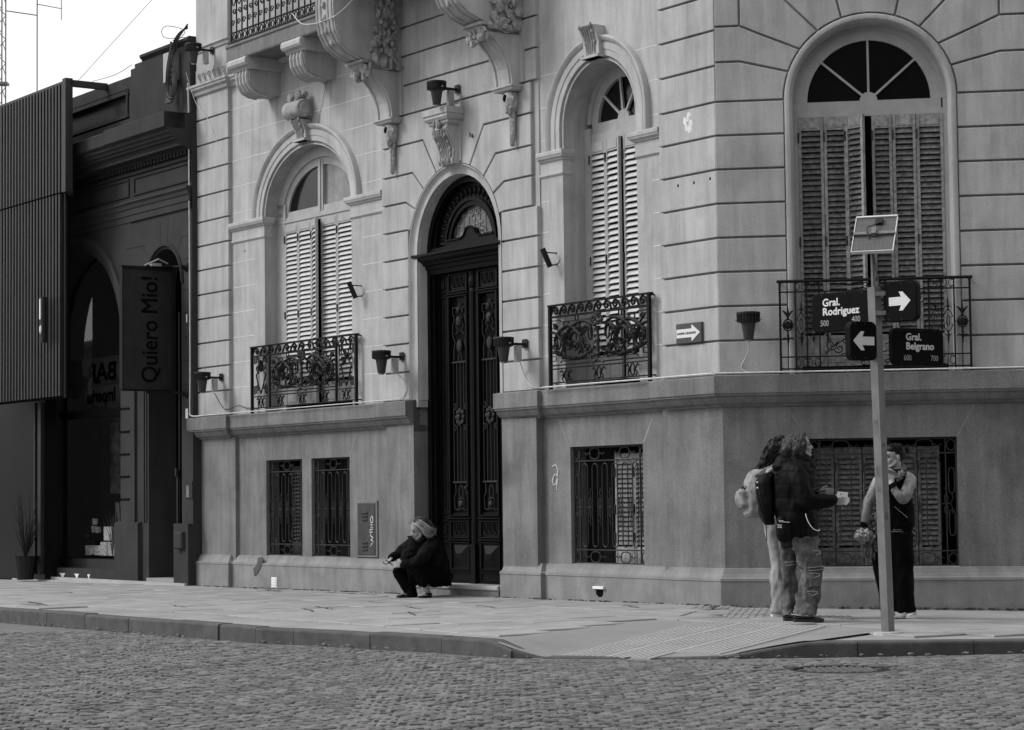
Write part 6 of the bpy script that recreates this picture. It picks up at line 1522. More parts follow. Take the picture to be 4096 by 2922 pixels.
def plate(label, cx, cy, cz, yaw, w_, h, th, name='street_sign', arrow=0, lines=None):
    W = T(cx, cy, cz) @ Matrix.Rotation(yaw, 4, 'Z')
    t = thing(name, label, 'sign', W, 'black signs on the corner pole')
    q = MB(); q.prism(rrect(w_, h, .055), -th / 2, th / 2, .006); bx = q.obj('casing', M['signblack'], t)
    q = MB(); o_ = rrect(w_, h, .055); i_ = rrect(w_ - .03, h - .03, .045)
    if arrow:
        s = arrow; aw_ = .085; q = MB(); q.prism([(-s * .105, -.035), (s * .015, -.035), (-s * .005, -.078), (s * .03, -.078), (s * .108, 0), (s * .03, .078), (-s * .005, .078), (s * .015, .035), (-s * .105, .035)], -th / 2 - .0025, -th / 2 - .0005); q.obj('arrow', M['signwhite'], t)
    for (s_, x, z, sz, off, sx) in (lines or []): text_obj(s_, sz, M['signwhite'] if off > .001 else M['pole_text'], t, W @ T(x, -th / 2 - .0015, z) @ XZ, off, sx)
    for x, z in ((-w_ * .33, h / 2 - .02), (w_ * .05, h / 2 - .02), (w_ * .33, h / 2 - .02), (-w_ * .33, -h / 2 + .02), (w_ * .05, -h / 2 + .02)):
        q = MB(); q.lathe([(.0, -.003), (.005, -.002), (.005, 0)], (x, -th / 2, z), 6, 'y'); q.obj('rivet', M['lampgrey'], t)
    return t
M['pole_text'] = mat('grey_sign_digits', .28, .6)
ca, cb = radians(-45), radians(28)
def edge_pos(x0, y0, yaw, w_): return x0 + cos(yaw) * w_ / 2, y0 + sin(yaw) * w_ / 2
zb_ = pz
# positions: left upper name sign ends against the pole, its arrow continues on the other side
x_, y_ = px - .005 - cos(ca) * (.315 + .04), py - sin(ca) * (.315 + .04) - .03
plate('black street name sign reading Gral. Rodriguez 500 400, upper left of the pole', x_ - .02, y_, 2.635, ca, .63, .33, .055, lines=[('Gral.', -.20, .055, .088, .0028, 1.05), ('Rodriguez', -.20, -.022, .088, .0028, 1.05), ('500', -.225, -.112, .07, .0006, .85), ('400', .10, -.095, .07, .0006, .85)])
x_, y_ = px + .05 + cos(ca) * (.155 + .04), py + sin(ca) * (.155 + .04)
plate('black sign with white arrow pointing right, upper right of the pole', x_ - .04, y_, 2.685, ca, .33, .335, .06, 'arrow_plate', 1)
x_, y_ = px + .0 + cos(cb) * (.29 + .05), py + sin(cb) * (.29 + .05)
plate('black street name sign reading Gral. Belgrano 600 700, lower right of the pole', x_ + .01, y_ - .02, 2.325, cb, .535, .31, .05, lines=[('Gral.', -.13, .055, .082, .0026, 1.), ('Belgrano', -.13, -.022, .082, .0026, 1.), ('600', -.155, -.115, .066, .0006, .8), ('700', .125, -.115, .066, .0006, .8)])
x_, y_ = px - .0 - cos(cb) * (.14 + .045), py - sin(cb) * (.14 + .045)
plate('black sign with white arrow pointing left, lower left of the pole', x_ - .03, y_ - .06, 2.36, cb, .27, .32, .07, 'arrow_plate', -1)
for z, dx, dy in ((2.76, .06, -.03), (2.60, .06, -.03), (2.42, -.05, -.02), (2.26, -.05, -.02), (2.40, .06, .02), (2.24, .06, .02)):
    q = MB(); q.box(min(0, dx * 1.5), max(0, dx * 1.5), dy - .03, dy + .01, z - pz - .02, z - pz + .015); q.obj('sign_bracket', M['steel'], pt_)
# solar panel, tilted away from the camera
TS = T(px - .045, py - .02, 3.25) @ Matrix.Rotation(radians(-19), 4, 'Z')
sp = thing('solar_panel', 'small solar panel on top of the sign pole, seen from its underside', 'solar panel', TS)
R_ = Matrix.Rotation(radians(-42), 4, 'X')   # upper edge towards the camera
q = MB(R_); w_, h_ = .172, .215
cell = mat('panel_backsheet', .09, .5, .1, 12); q.box(-w_, w_, -.004, .004, -h_, h_); pnl = q.obj('panel', cell, sp)
q = MB(R_)
for a in (-1, 1): q.box(a * w_ - .003, a * w_ + .003, -.01, .012, -h_ - .003, h_ + .003); q.box(-w_, w_, -.018, .012, a * h_ - (.007 if a > 0 else .003), a * h_ + (.007 if a > 0 else .003))
q.obj('frame', M['signwhite'], sp)
q = MB(R_)
for k in range(-2, 3): q.box(k * w_ * .38 - .002, k * w_ * .38 + .002, -.0055, -.004, -h_, h_)
for k in range(-3, 4): q.box(-w_, w_, -.0055, -.004, k * h_ * .28 - .0015, k * h_ * .28 + .0015)
q.obj('cell_lines', mat('cell_gap', .15, .6), pnl, kind='stuff')
q = MB(R_); q.box(-.005, .06, -.03, -.005, .115, .175, .004); q.obj('junction_box', M['lampblack'], sp)
q = MB(R_); q.box(-w_, w_, -.03, -.012, -.018, .012); q.box(-.02, .02, -.05, -.01, -.03, .04); q.obj('cross_bar', M['pole'], sp)
q = MB(); q.tube(smoothpath([R_ @ Vector((.03, -.03, .12)), R_ @ Vector((-.02, -.05, .06)), R_ @ Vector((-.06, -.05, .02)), (-.02, -.05, -.1), (.015, -.035, -.3), (.03, -.03, -.42)]), .006, 5); q.obj('lead', M['cable_dark'], sp)
# ================================================================== PEOPLE
def fuse(mb, name, voxel=.006, smooth=3, disp=None):
    """several closed volumes -> one continuous surface, then fabric relief pushed along the normals"""
    me = mb.mesh('tmp'); o = bpy.data.objects.new('tmp', me); C.objects.link(o)
    r = o.modifiers.new('r', 'REMESH'); r.mode = 'VOXEL'; r.voxel_size = voxel; r.use_smooth_shade = True
    if smooth: s = o.modifiers.new('s', 'SMOOTH'); s.iterations = smooth; s.factor = .5
    dg = bpy.context.evaluated_depsgraph_get(); out = bpy.data.meshes.new_from_object(o.evaluated_get(dg)); bpy.data.objects.remove(o)
    out.name = name
    if disp:
        ns = [v.normal.copy() for v in out.vertices]
        for v, n in zip(out.vertices, ns): v.co += n * disp(v.co, n)
    out.polygons.foreach_set('use_smooth', [True] * len(out.polygons)); out.update(); return out
def folds(amp, sx, sz, seed=0, quilt=0., qp=.09):
    def f(p, n):
        a = mnoise.noise(Vector((p.x * sx + seed, p.y * sx, p.z * sz))) + .5 * mnoise.noise(Vector((p.x * sx * 2.3, p.y * sx * 2.3 + seed, p.z * sz * 2.1)))
        r = abs(a) ** .8 * (1 if a > 0 else -1)
        q = 0
        if quilt: q = quilt * (abs(sin(pi * (p.z + .02 * sin(p.x * 9)) / qp)) ** .5 - .8)
        return amp * r + q
    return f
def loft(mb, rings, n=20, e=2.4, y0=0.):
    """rings: (x0, x1, z, half depth, y centre)"""
    rows = []
    for (x0, x1, z, hy, yc) in rings:
        cx, rx = (x0 + x1) / 2, abs(x1 - x0) / 2; row = []
        for i in range(n):
            a = 2 * pi * i / n; ca_, sa_ = cos(a), sin(a)
            row.append(mb._v((cx + rx * (abs(ca_) ** (2 / e)) * (1 if ca_ > 0 else -1), yc + hy * (abs(sa_) ** (2 / e)) * (1 if sa_ > 0 else -1), z)))
        rows.append(row)
    for a, b_ in zip(rows, rows[1:]):
        for k in range(n): l = (k + 1) % n; mb.f.append((a[k], a[l], b_[l], b_[k]))
    mb.f.append(tuple(rows[0][::-1])); mb.f.append(tuple(rows[-1]))
def limb(mb, pts, rs, n=12):
    """smooth tapering limb through points"""
    P = smoothpath(pts, 4); R = []
    for i in range(len(P)):
        t = i / 4; k = min(int(t), len(rs) - 2); R.append(rs[k] + (rs[k + 1] - rs[k]) * (t - k))
    mb.tube(P, R, n); mb.ball(P[0], R[0]); mb.ball(P[-1], R[-1])
def hand(mb, wrist, d, up, s=1., curl=.5, L_=.17):
    """palm and five separate bent fingers; d = pointing direction, up = side of the thumb"""
    d = Vector(d).normalized(); up = Vector(up); up = (up - d * up.dot(d)).normalized(); nrm = d.cross(up)
    w_ = Vector(wrist); pc = w_ + d * .045
    for k in (-1.5, -.5, .5, 1.5): mb.tube([w_ + up * k * .008, w_ + d * .045 + up * k * .017, w_ + d * .085 + up * k * .019], [.016, .017, .012], 8)
    for k, (o_, ln) in enumerate(((1.5, .072), (.5, .08), (-.5, .075), (-1.5, .06))):
        b_ = w_ + d * .082 + up * o_ * .019; c = curl * (1 + .15 * k)
        p1 = b_ + (d * cos(c * .6) + nrm * sin(c * .6)) * ln * .45; p2 = p1 + (d * cos(c * 1.4) + nrm * sin(c * 1.4)) * ln * .32; p3 = p2 + (d * cos(c * 2) + nrm * sin(c * 2)) * ln * .23
        mb.tube([b_ - d * .01, b_, p1, p2, p3], [.010, .0095, .0088, .008, .006], 8)
    t0 = w_ + d * .02 + up * .025; t1 = t0 + (up * .75 + d * .6) * .035; t2 = t1 + (d * .9 + up * .25 + nrm * .4) * .035; mb.tube([t0, t1, t2], [.013, .011, .008], 8)
def head(mb, c, f, up=(0, 0, 1), s=1.):
    """skull, jaw, brow, nose, lips, chin, ears; f = facing direction"""
    f = Vector(f).normalized(); up = Vector(up); up = (up - f * up.dot(f)).normalized(); sd = f.cross(up)
    Mx = Matrix(((f.x, sd.x, up.x, c[0]), (f.y, sd.y, up.y, c[1]), (f.z, sd.z, up.z, c[2]), (0, 0, 0, 1)))
    T0 = mb.T; mb.T = T0 @ Mx @ Matrix.Scale(s, 4)
    mb.ball((-.012, 0, .03), .098, .074, .092, 18, 12)
    mb.ball((.03, 0, -.025), .062, .056, .082, 16, 10)
    mb.ball((.058, 0, .028), .03, .05, .04, 12, 8)             # brow and forehead
    mb.tube([(.083, 0, .012), (.098, 0, -.014), (.109, 0, -.03)], [.008, .011, .013], 8); mb.ball((.1, .008, -.034), .01, .01, .008); mb.ball((.1, -.008, -.034), .01, .01, .008)
    mb.ball((.082, 0, -.058), .016, .022, .008, 10, 6); mb.ball((.081, 0, -.071), .014, .019, .008, 10, 6); mb.ball((.068, 0, -.095), .024, .026, .018, 10, 6)
    mb.tube([(-.0, .054, -.04), (.03, .048, -.075), (.062, .02, -.097)], [.02, .018, .015], 8); mb.tube([(-.0, -.054, -.04), (.03, -.048, -.075), (.062, -.02, -.097)], [.02, .018, .015], 8)
    for k in (-1, 1): mb.ball((.055, k * .036, -.03), .024, .02, .024); mb.ball((-.01, k * .077, -.015), .018, .007, .03, 10, 6, 0)
    mb.T = T0; return T0 @ Mx @ Matrix.Scale(s, 4)
def face_parts(par, Mx, W, skin_dark, lip=.2):
    for k in (-1, 1):
        b = MB(Mx); b.ball((.073, k * .031, .0), .014, .016, .009, 8, 6); b.obj('eye', skin_dark, par, W)
        b = MB(Mx); b.tube([(.083, k * .018, .02), (.086, k * .034, .025), (.072, k * .052, .017)], [.003, .0045, .002], 5); b.obj('eyebrow', skin_dark, par, W)
    b = MB(Mx); b.tube([(.086, .02, -.065), (.094, 0, -.064), (.086, -.02, -.065)], [.002, .005, .002], 5); b.obj('lips', M['lip'], par, W)
M['lip'] = mat('lips', .17, .5); M['eye'] = mat('eye_dark', .03, .4)
def strands(mb, Mx, n, length, spread, rad=.006, start=(-pi, pi), curl=.012, down=(0, 0, -1), seed=1, cap=1.04, zmin=-.1, hl=1., back=0.):
    """locks of hair growing from the skull and falling"""
    rr = random.Random(seed); T0 = mb.T; inv = Mx
    for k in range(n):
        a = rr.uniform(*start); t = rr.uniform(.05, 1.0); th = t * pi * .56
        p = Vector((-.015 + .1 * sin(th) * cos(a), .078 * sin(th) * sin(a), .03 + .096 * cos(th)))
        if p.x > .05 and p.z < .07: continue
        p0 = Mx @ p; o_ = (Mx.to_3x3() @ Vector((p.x + .01, p.y, p.z - .03))).normalized()
        dn = Vector(down); L_ = length * rr.uniform(.7, 1.1); pts = [p0]; ph = rr.uniform(0, 6)
        v = (o_ * spread + dn * (.25 + .75 * t)).normalized(); q = p0
        for i in range(7):
            v = (v * .62 + dn * .38 * hl + Vector((back, 0, 0)) + o_ * .05).normalized(); q = q + v * L_ / 7
            pts.append(q + Vector((cos(ph + i * 1.7), sin(ph + i * 1.7), 0)) * curl)
        R = [rad * (1 - .1 * i) for i in range(len(pts))]; mb.tube(pts, R, 5)
    mb.T = T0
def hair_cap(mb, Mx, k=1.06):
    T0 = mb.T; mb.T = Mx; mb.ball((-.024, 0, .036), .098 * k, .077 * k, .094 * k, 16, 10); mb.T = T0
def hairmass(name, locks, m, par, W, voxel=.006, amp=.010, seed=0, zs=14, xs=70, balls=()):
    """hair as one mass made of tapering locks, with strand relief; then loose strands over it"""
    b = MB()
    for pts, rs in locks: limb(b, pts, rs, 10)
    for (c, r1, r2, r3) in balls: b.ball(c, r1, r2, r3, 16, 10)
    me = fuse(b, name, voxel, 1, lambda p, n: amp * mnoise.noise(Vector((p.x * xs + seed, p.y * xs, p.z * zs))) + amp * .7 * mnoise.noise(Vector((p.x * 25, p.y * 25 + seed, p.z * 25))))
    ho = mobj(name, me, m, par, W); rr = random.Random(seed); b = MB()
    for pts, rs in locks:
        P = smoothpath(pts, 3)
        for k in range(9):
            a = rr.uniform(0, 6.28); i0 = rr.randrange(0, max(1, len(P) // 2)); seg = P[i0:]; R = [rs[min(len(rs) - 1, (i0 + i) // 3)] for i in range(len(seg))]
            ph = rr.uniform(0, 6)
            b.tube([p + Vector((cos(a), sin(a), .3 * sin(a))) * (r * 1.02) + Vector((sin(ph + i * 1.3), cos(ph + i), 0)) * .005 for i, (p, r) in enumerate(zip(seg, R))], [.0035] * (len(seg) - 1) + [.001], 4)
    mobj('loose_strands', b.mesh('loose_strands', True), m, ho, W); return ho
def shoe(mb, heel, toe, w_=.045, h=.07, sole=.02):
    h0, t0 = Vector(heel), Vector(toe); d = (t0 - h0); L_ = d.length; d.normalize(); s_ = Vector((-d.y, d.x, 0))
    rows = []; n = 12
    for (t, ww, hh) in ((0, .6, .95), (.08, .85, 1.), (.3, .85, 1.), (.5, .9, .8), (.7, 1.05, .6), (.88, .95, .48), (1., .55, .3)):
        c = h0 + d * L_ * t; row = []
        for i in range(n):
            a = 2 * pi * i / n; x = cos(a) * w_ * ww; z = sole + (h * hh - sole) * (.5 + .5 * sin(a)); row.append(mb._v(c + s_ * x + Vector((0, 0, z))))
        rows.append(row)
    for a, b_ in zip(rows, rows[1:]):
        for k in range(n): l = (k + 1) % n; mb.f.append((a[k], a[l], b_[l], b_[k]))
    mb.f.append(tuple(rows[0])); mb.f.append(tuple(rows[-1]))
def sole(mb, heel, toe, w_=.05, h=.022):
    h0, t0 = Vector(heel), Vector(toe); d = (t0 - h0); L_ = d.length; d.normalize(); s_ = Vector((-d.y, d.x, 0)); top, bot = [], []
    for (t, ww) in ((0, .5), (.06, .8), (.3, .78), (.6, .95), (.8, 1.), (.95, .75), (1.02, .4)):
        top.append((t, ww))
    loop = [(t, w) for t, w in top] + [(t, -w) for t, w in top[::-1]]
    a = [mb._v(h0 + d * L_ * t + s_ * w * w_ + Vector((0, 0, h))) for t, w in loop]; b_ = [mb._v(h0 + d * L_ * t + s_ * w * w_) for t, w in loop]
    mb.f.append(tuple(a)); mb.f.append(tuple(b_[::-1])); n = len(a)
    for k in range(n): l = (k + 1) % n; mb.f.append((a[k], b_[k], b_[l], a[l]))

K = {k: mat(*a, **kw) for k, (a, kw) in {
    'puffer': (('puffer_jacket', .0045, .6, .3, 8), dict(spec=.09, bump=.1, bs=40)),
    'jeans': (('washed_grey_jeans', .085, .85, .6, 9), dict(grain=.2, streak=.45, bump=.3, bs=30)),
    'crease': (('worn_denim', .15, .85, .3, 20), {}),
    'seam': (('pale_denim_seam', .24, .8, .2, 20), {}),
    'pale': (('pale_trousers', .25, .85, .3, 11), dict(streak=.35, bump=.3, bs=25)),
    'palej': (('pale_jacket', .30, .85, .15, 6), {}),
    'bag': (('light_backpack_cloth', .22, .8, .4, 14), dict(bump=.4, bs=25)),
    'bagd': (('dark_backpack_cloth', .004, .6, .2, 9), dict(spec=.1)),
    'black': (('black_cloth', .003, .8, .3, 9), dict(spec=.05)),
    'coat': (('dark_coat', .007, .85, .5, 7), dict(spec=.06, bump=.1, bs=50)),
    'sleeve': (('light_leather_sleeve', .15, .5, .12, 8), dict(spec=.4)),
    'scarf': (('fuzzy_scarf', .11, .95, .4, 30), dict(bump=.5, bs=60)),
    'hair_m': (('mid_brown_hair', .035, .6, .5, 25), dict(spec=.2)),
    'hair_l': (('fair_hair_streak', .24, .5, .3, 25), dict(spec=.4)),
    'hair_d': (('dark_hair', .006, .5, .3, 25), dict(spec=.15)),
    'hair_b': (('blonde_hair', .27, .5, .35, 22), dict(spec=.4)),
    'shoe_d': (('dark_shoe', .02, .5, .2, 20), dict(spec=.4)),
    'shoe_p': (('patent_shoe', .01, .12, .1, 20), dict(spec=.7)),
    'shoe_w': (('white_trainer', .6, .6, .1, 20), {}),
    'sock': (('grey_stocking', .16, .8, .1, 20), {}),
    'wrap': (('clear_bouquet_wrap', .18, .25, .5, 30), dict(spec=.7)),
    'card': (('white_card', .75, .6), {}),
    'phone': (('black_phone', .012, .2), dict(spec=.6)),
}.items()}
def mobj(name, me, m, par, W): return link(name, me, m, par, W)

# ---------- A: woman in the dark puffer jacket, in profile to the right
def woman_puffer():
    s = 896.
    def q(x, y_, z): return Vector(((x - 620) / s, y_, (1575 - z) / s))
    W = T(2.558, 20.2, gz(2.558, 20.2))
    t = thing('person', 'woman in black puffer jacket and grey cargo jeans, holding out a white card', 'person', W, 'people on the corner')
    b = MB()
    Mx = head(b, q(640, 0, 172), (.95, .12, .12), (-.1, 0, 1), .98)
    limb(b, [q(628, .0, 215), q(612, .0, 300), q(600, 0, 380)], [.05, .052, .07])
    loft(b, [(-.15, .1, 1.25, .16, 0), (-.14, .1, 1.1, .15, 0), (-.1, .1, .9, .13, 0), (-.13, .1, .75, .15, 0), (-.1, .08, .65, .13, 0)])
    limb(b, [q(585, -.15, 390), q(640, -.2, 590), q(760, -.2, 615), q(866, -.19, 608)], [.06, .045, .04, .027])
    limb(b, [q(600, .15, 390), q(640, .2, 590), q(800, .12, 548)], [.06, .045, .027])
    for yy, xs_ in ((-.09, (640, 705, 635)), (.09, (560, 548, 522))): limb(b, [q(xs_[0], yy, 940), q(xs_[1], yy, 1190), q(xs_[2], yy, 1510)], [.07, .045, .035]); limb(b, [q(xs_[2], yy, 1520), q(xs_[2] + 90, yy, 1552)], [.035, .03])
    hand(b, q(866, -.19, 606), (1, -.1, -.12), (.1, 0, 1), curl=.35); hand(b, q(800, .12, 548), (1, -.1, .0), (0, 0, 1), curl=.8)
    mobj('body', fuse(b, 'body', .0055, 2), M['skin'], t, W)
    face_parts(t, Mx, W, M['eye'])
    b = MB(); R = [(560, 695, 262, .11), (500, 715, 285, .15), (445, 735, 320, .19), (428, 752, 370, .215), (424, 757, 430, .215), (412, 748, 520, .205), (404, 750, 610, .20), (414, 755, 700, .20), (438, 756, 800, .2), (468, 755, 890, .19), (482, 766, 985, .185)]
    loft(b, [((x0 - 620) / s, (x1 - 620) / s, (1575 - z) / s, hy * .95, 0) for x0, x1, z, hy in R][::-1], 26, 2.2)
    limb(b, [q(590, -.17, 400), q(618, -.21, 500), q(655, -.22, 612), q(770, -.21, 618), q(868, -.2, 610)], [.085, .085, .08, .062, .047], 14)
    limb(b, [q(600, .17, 400), q(640, .2, 590), q(780, .13, 550)], [.08, .07, .045], 12)
    for (x, z, r1, r2) in ((520, 300, .1, .065), (600, 268, .09, .045), (660, 280, .07, .045), (470, 335, .07, .05), (700, 330, .06, .06)): b.ball(q(x, 0, z), r1, .14, r2, 14, 8)
    jk = mobj('jacket', fuse(b, 'jacket', .008, 2, folds(.012, 9, 6, 3, .005, .12)), K['puffer'], t, W)
    b = MB(); b.tube(smoothpath([q(645, -.215, 712), q(655, -.22, 755), q(680, -.22, 805), (q(712, -.21, 838)), q(748, -.2, 850), q(757, -.19, 838)]), .004, 5); mobj('drawstring', b.mesh('drawstring'), K['card'], jk, W)
    # jeans
    b = MB()
    def leg(rings, yy, hy): loft(b, [((x0 - 620) / s, (x1 - 620) / s, (1575 - z) / s, hy * k, yy) for x0, x1, z, k in rings][::-1], 20, 2.2)
    leg([(545, 765, 900, 1.2), (538, 770, 990, 1.15), (590, 788, 1080, 1.05), (622, 794, 1160, 1.0), (612, 780, 1220, .95), (600, 768, 1300, .95), (582, 752, 1400, .95), (560, 738, 1470, 1.0), (535, 725, 1522, 1.0)], -.085, .095)
    leg([(470, 640, 900, 1.2), (468, 600, 1000, 1.1), (478, 596, 1100, 1.0), (476, 598, 1200, .95), (474, 600, 1300, .9), (474, 590, 1400, .9), (478, 575, 1470, .95), (482, 560, 1530, 1.0)], .085, .095)
    je = mobj('jeans', fuse(b, 'jeans', .007, 1, folds(.024, 10, 9, 8)), K['jeans'], t, W)
    for (x0, z0, x1, z1, yy) in ((500, 1000, 560, 1060, -.0), (640, 1060, 700, 1100, -.185), (600, 1340, 690, 1380, -.18), (590, 1420, 680, 1455, -.18), (690, 1240, 760, 1265, -.16)):
        b = MB(); b.tube(smoothpath([q(x0, yy, z0), q((x0 + x1) / 2, yy - .006, (z0 + z1) / 2 + 8), q(x1, yy, z1)], 3), [.002, .005, .007, .006, .006, .004, .001], 5, flat=.5); mobj('worn_crease', b.mesh('worn_crease', True), K['crease'], je, W)
    for (x0, x1, z, yy) in ((480, 602, 1110, .085), (622, 800, 1150, -.085)):
        b = MB(); cx = ((x0 + x1) / 2 - 620) / s; rx = (x1 - x0) / 2 / s + .004; zz = (1575 - z) / s
        for dz in (-.014, .014): b.tube([(cx + rx * cos(a), yy + .108 * sin(a), zz + dz + .008 * cos(a)) for a in [2 * pi * i / 18 for i in range(18)]], .0035, 4, closed=True)
        mobj('knee_seam', b.mesh('knee_seam'), K['seam'], je, W)
    for (x0, x1, z0, z1, yy) in ((672, 765, 1010, 1110, -.185), (668, 755, 1188, 1300, -.18), (648, 735, 1330, 1365, -.175)):
        b = MB(); b.box((x0 - 620) / s, (x1 - 620) / s, yy, yy + .05, (1575 - z1) / s, (1575 - z0) / s, .012); p = mobj('cargo_pocket', b.mesh('cargo_pocket'), K['jeans'], je, W)
        b = MB(); b.tube([q(x0, yy - .004, z0 + 10), q((x0 + x1) / 2, yy - .006, z0 + 34), q(x1, yy - .004, z0 + 14)], .005, 5); b.tube([q(x0, yy - .004, z0), q((x0 + x1) / 2, yy - .006, z0 - 4), q(x1, yy - .004, z0 + 4)], .004, 5); mobj('pocket_flap', b.mesh('pocket_flap'), K['seam'], je, W)
    b = MB(); b.tube([((x - 620) / s, -.085 + .1 * sin(a), (1575 - 1520 - 8 * cos(a)) / s) for x, a in [(630 + 98 * cos(a), a) for a in [2 * pi * i / 18 for i in range(18)]]], .006, 5, closed=True); mobj('frayed_hem', b.mesh('frayed_hem'), K['seam'], je, W)
    for (h_, t_) in ((q(545, -.085, 1575), q(784, -.1, 1575)), (q(482, .085, 1572), q(690, .07, 1572))):
        b = MB(); shoe(b, h_, t_, .05, .085, .015); so = mobj('shoe', b.mesh('shoe', True), K['shoe_d'], t, W)
        b = MB(); sole(b, h_, t_, .056, .03); mobj('sole', b.mesh('sole'), K['shoe_d'], so, W)
    # hair
    L = []
    for (x0, z0, x1, z1, x2, z2, y_) in ((640, 90, 560, 150, 510, 235, -.06), (620, 92, 530, 150, 492, 230, 0), (650, 88, 600, 170, 575, 250, -.085), (640, 95, 615, 180, 618, 262, -.08), (640, 90, 640, 140, 625, 235, -.075), (610, 95, 540, 130, 500, 200, .05), (640, 90, 590, 160, 560, 245, .08), (635, 92, 615, 180, 610, 250, .08), (600, 100, 520, 190, 540, 262, -.04), (600, 100, 540, 190, 600, 268, .02)):
        L.append(([q(x0, y_ * .4, z0), q(x1, y_, z1), q((x1 + x2) / 2 + 6, y_ * 1.15, (z1 + z2) / 2), q(x2, y_, z2)], [.035, .042, .04, .02]))
    hairmass('hair', L, K['hair_m'], t, W, seed=3, amp=.013, zs=20, xs=45, balls=[(Mx @ Vector((-.03, 0, .035)), .098, .083, .093)])
    return t
woman_puffer()
def prop(name, label, cat, b, m, W, group=None, smooth=False):
    return tag(b.obj(name, m, None, W, smooth=smooth), label, cat, group)
s_ = 896.; WP = T(2.558, 20.2, gz(2.558, 20.2))
def qp(x, y_, z): return Vector(((x - 620) / s_, y_, (1575 - z) / s_))
b = MB(); p = qp(945, -.20, 568); b.at(T(*p) @ Matrix.Rotation(radians(5), 4, 'Y') @ Matrix.Rotation(radians(20), 4, 'Z')); b.box(-.05, .05, -.003, .003, -.027, .027); b.box(-.045, .045, -.0045, -.003, -.022, -.019); prop('card', 'white printed card held out by the woman in the puffer jacket', 'card', b, K['card'], WP)
b = MB(); b.at(T(*qp(805, .1, 535)) @ Matrix.Rotation(radians(-8), 4, 'Y')); b.box(-.04, .045, -.035, .035, -.006, .006, .003); prop('phone', 'dark phone held low between the two women at the left', 'phone', b, K['phone'], WP)
# hip bag
hb_ = thing('hip_bag', 'black hip bag with white lettering hanging at the puffer jacket woman\'s side', 'bag', WP @ T(*qp(470, -.2, 850)))
b = MB(); b.ball(qp(468, -.20, 850), .072, .06, .11, 14, 10); b.ball(qp(455, -.21, 770), .045, .05, .05, 10, 8); mobj('pouch', fuse(b, 'pouch', .007, 1, folds(.006, 14, 14, 2)), K['bagd'], hb_, WP)
b = MB()
for (x0, x1, z) in ((428, 512, 776), (425, 462, 765), (412, 450, 798), (418, 446, 808), (412, 448, 818)): b.tube([qp(x0, -.272, z - 2), qp(x1, -.272, z + 3)], .0035, 4)
mobj('white_marks', b.mesh('white_marks'), K['card'], hb_, WP)
# dark backpack
dp = thing('backpack', 'black backpack on the back of the woman in the puffer jacket', 'backpack', WP @ T(*qp(350, 0, 600)), 'backpacks')
b = MB(); loft(b, [((x0 - 620) / s_, (x1 - 620) / s_, (1575 - z) / s_, hy, .06) for x0, x1, z, hy in ((345, 420, 800, .09), (325, 425, 770, .13), (305, 428, 700, .15), (290, 425, 600, .155), (280, 425, 500, .15), (278, 420, 460, .14), (310, 425, 410, .11), (365, 430, 385, .06))], 18, 3)
bp0 = mobj('pack', fuse(b, 'pack', .008, 1, folds(.008, 8, 8, 6)), K['bagd'], dp, WP)
b = MB(); b.tube([qp(282, -.06, 455), qp(276, -.07, 530), qp(300, -.1, 650), qp(345, -.08, 790)], .006, 5); b.tube([qp(345, -.04, 780), qp(352, -.05, 930)], .005, 4); b.tube([qp(350, -.09, 400), qp(400, -.12, 370), qp(430, -.16, 400)], .014, 5); mobj('strap', b.mesh('strap'), K['bagd'], dp, WP)
for (x, z) in ((278, 460), (278, 503), (375, 392)): b = MB(); b.ball(qp(x, -.1, z), .008); mobj('buckle', b.mesh('buckle'), K['card'], dp, WP)

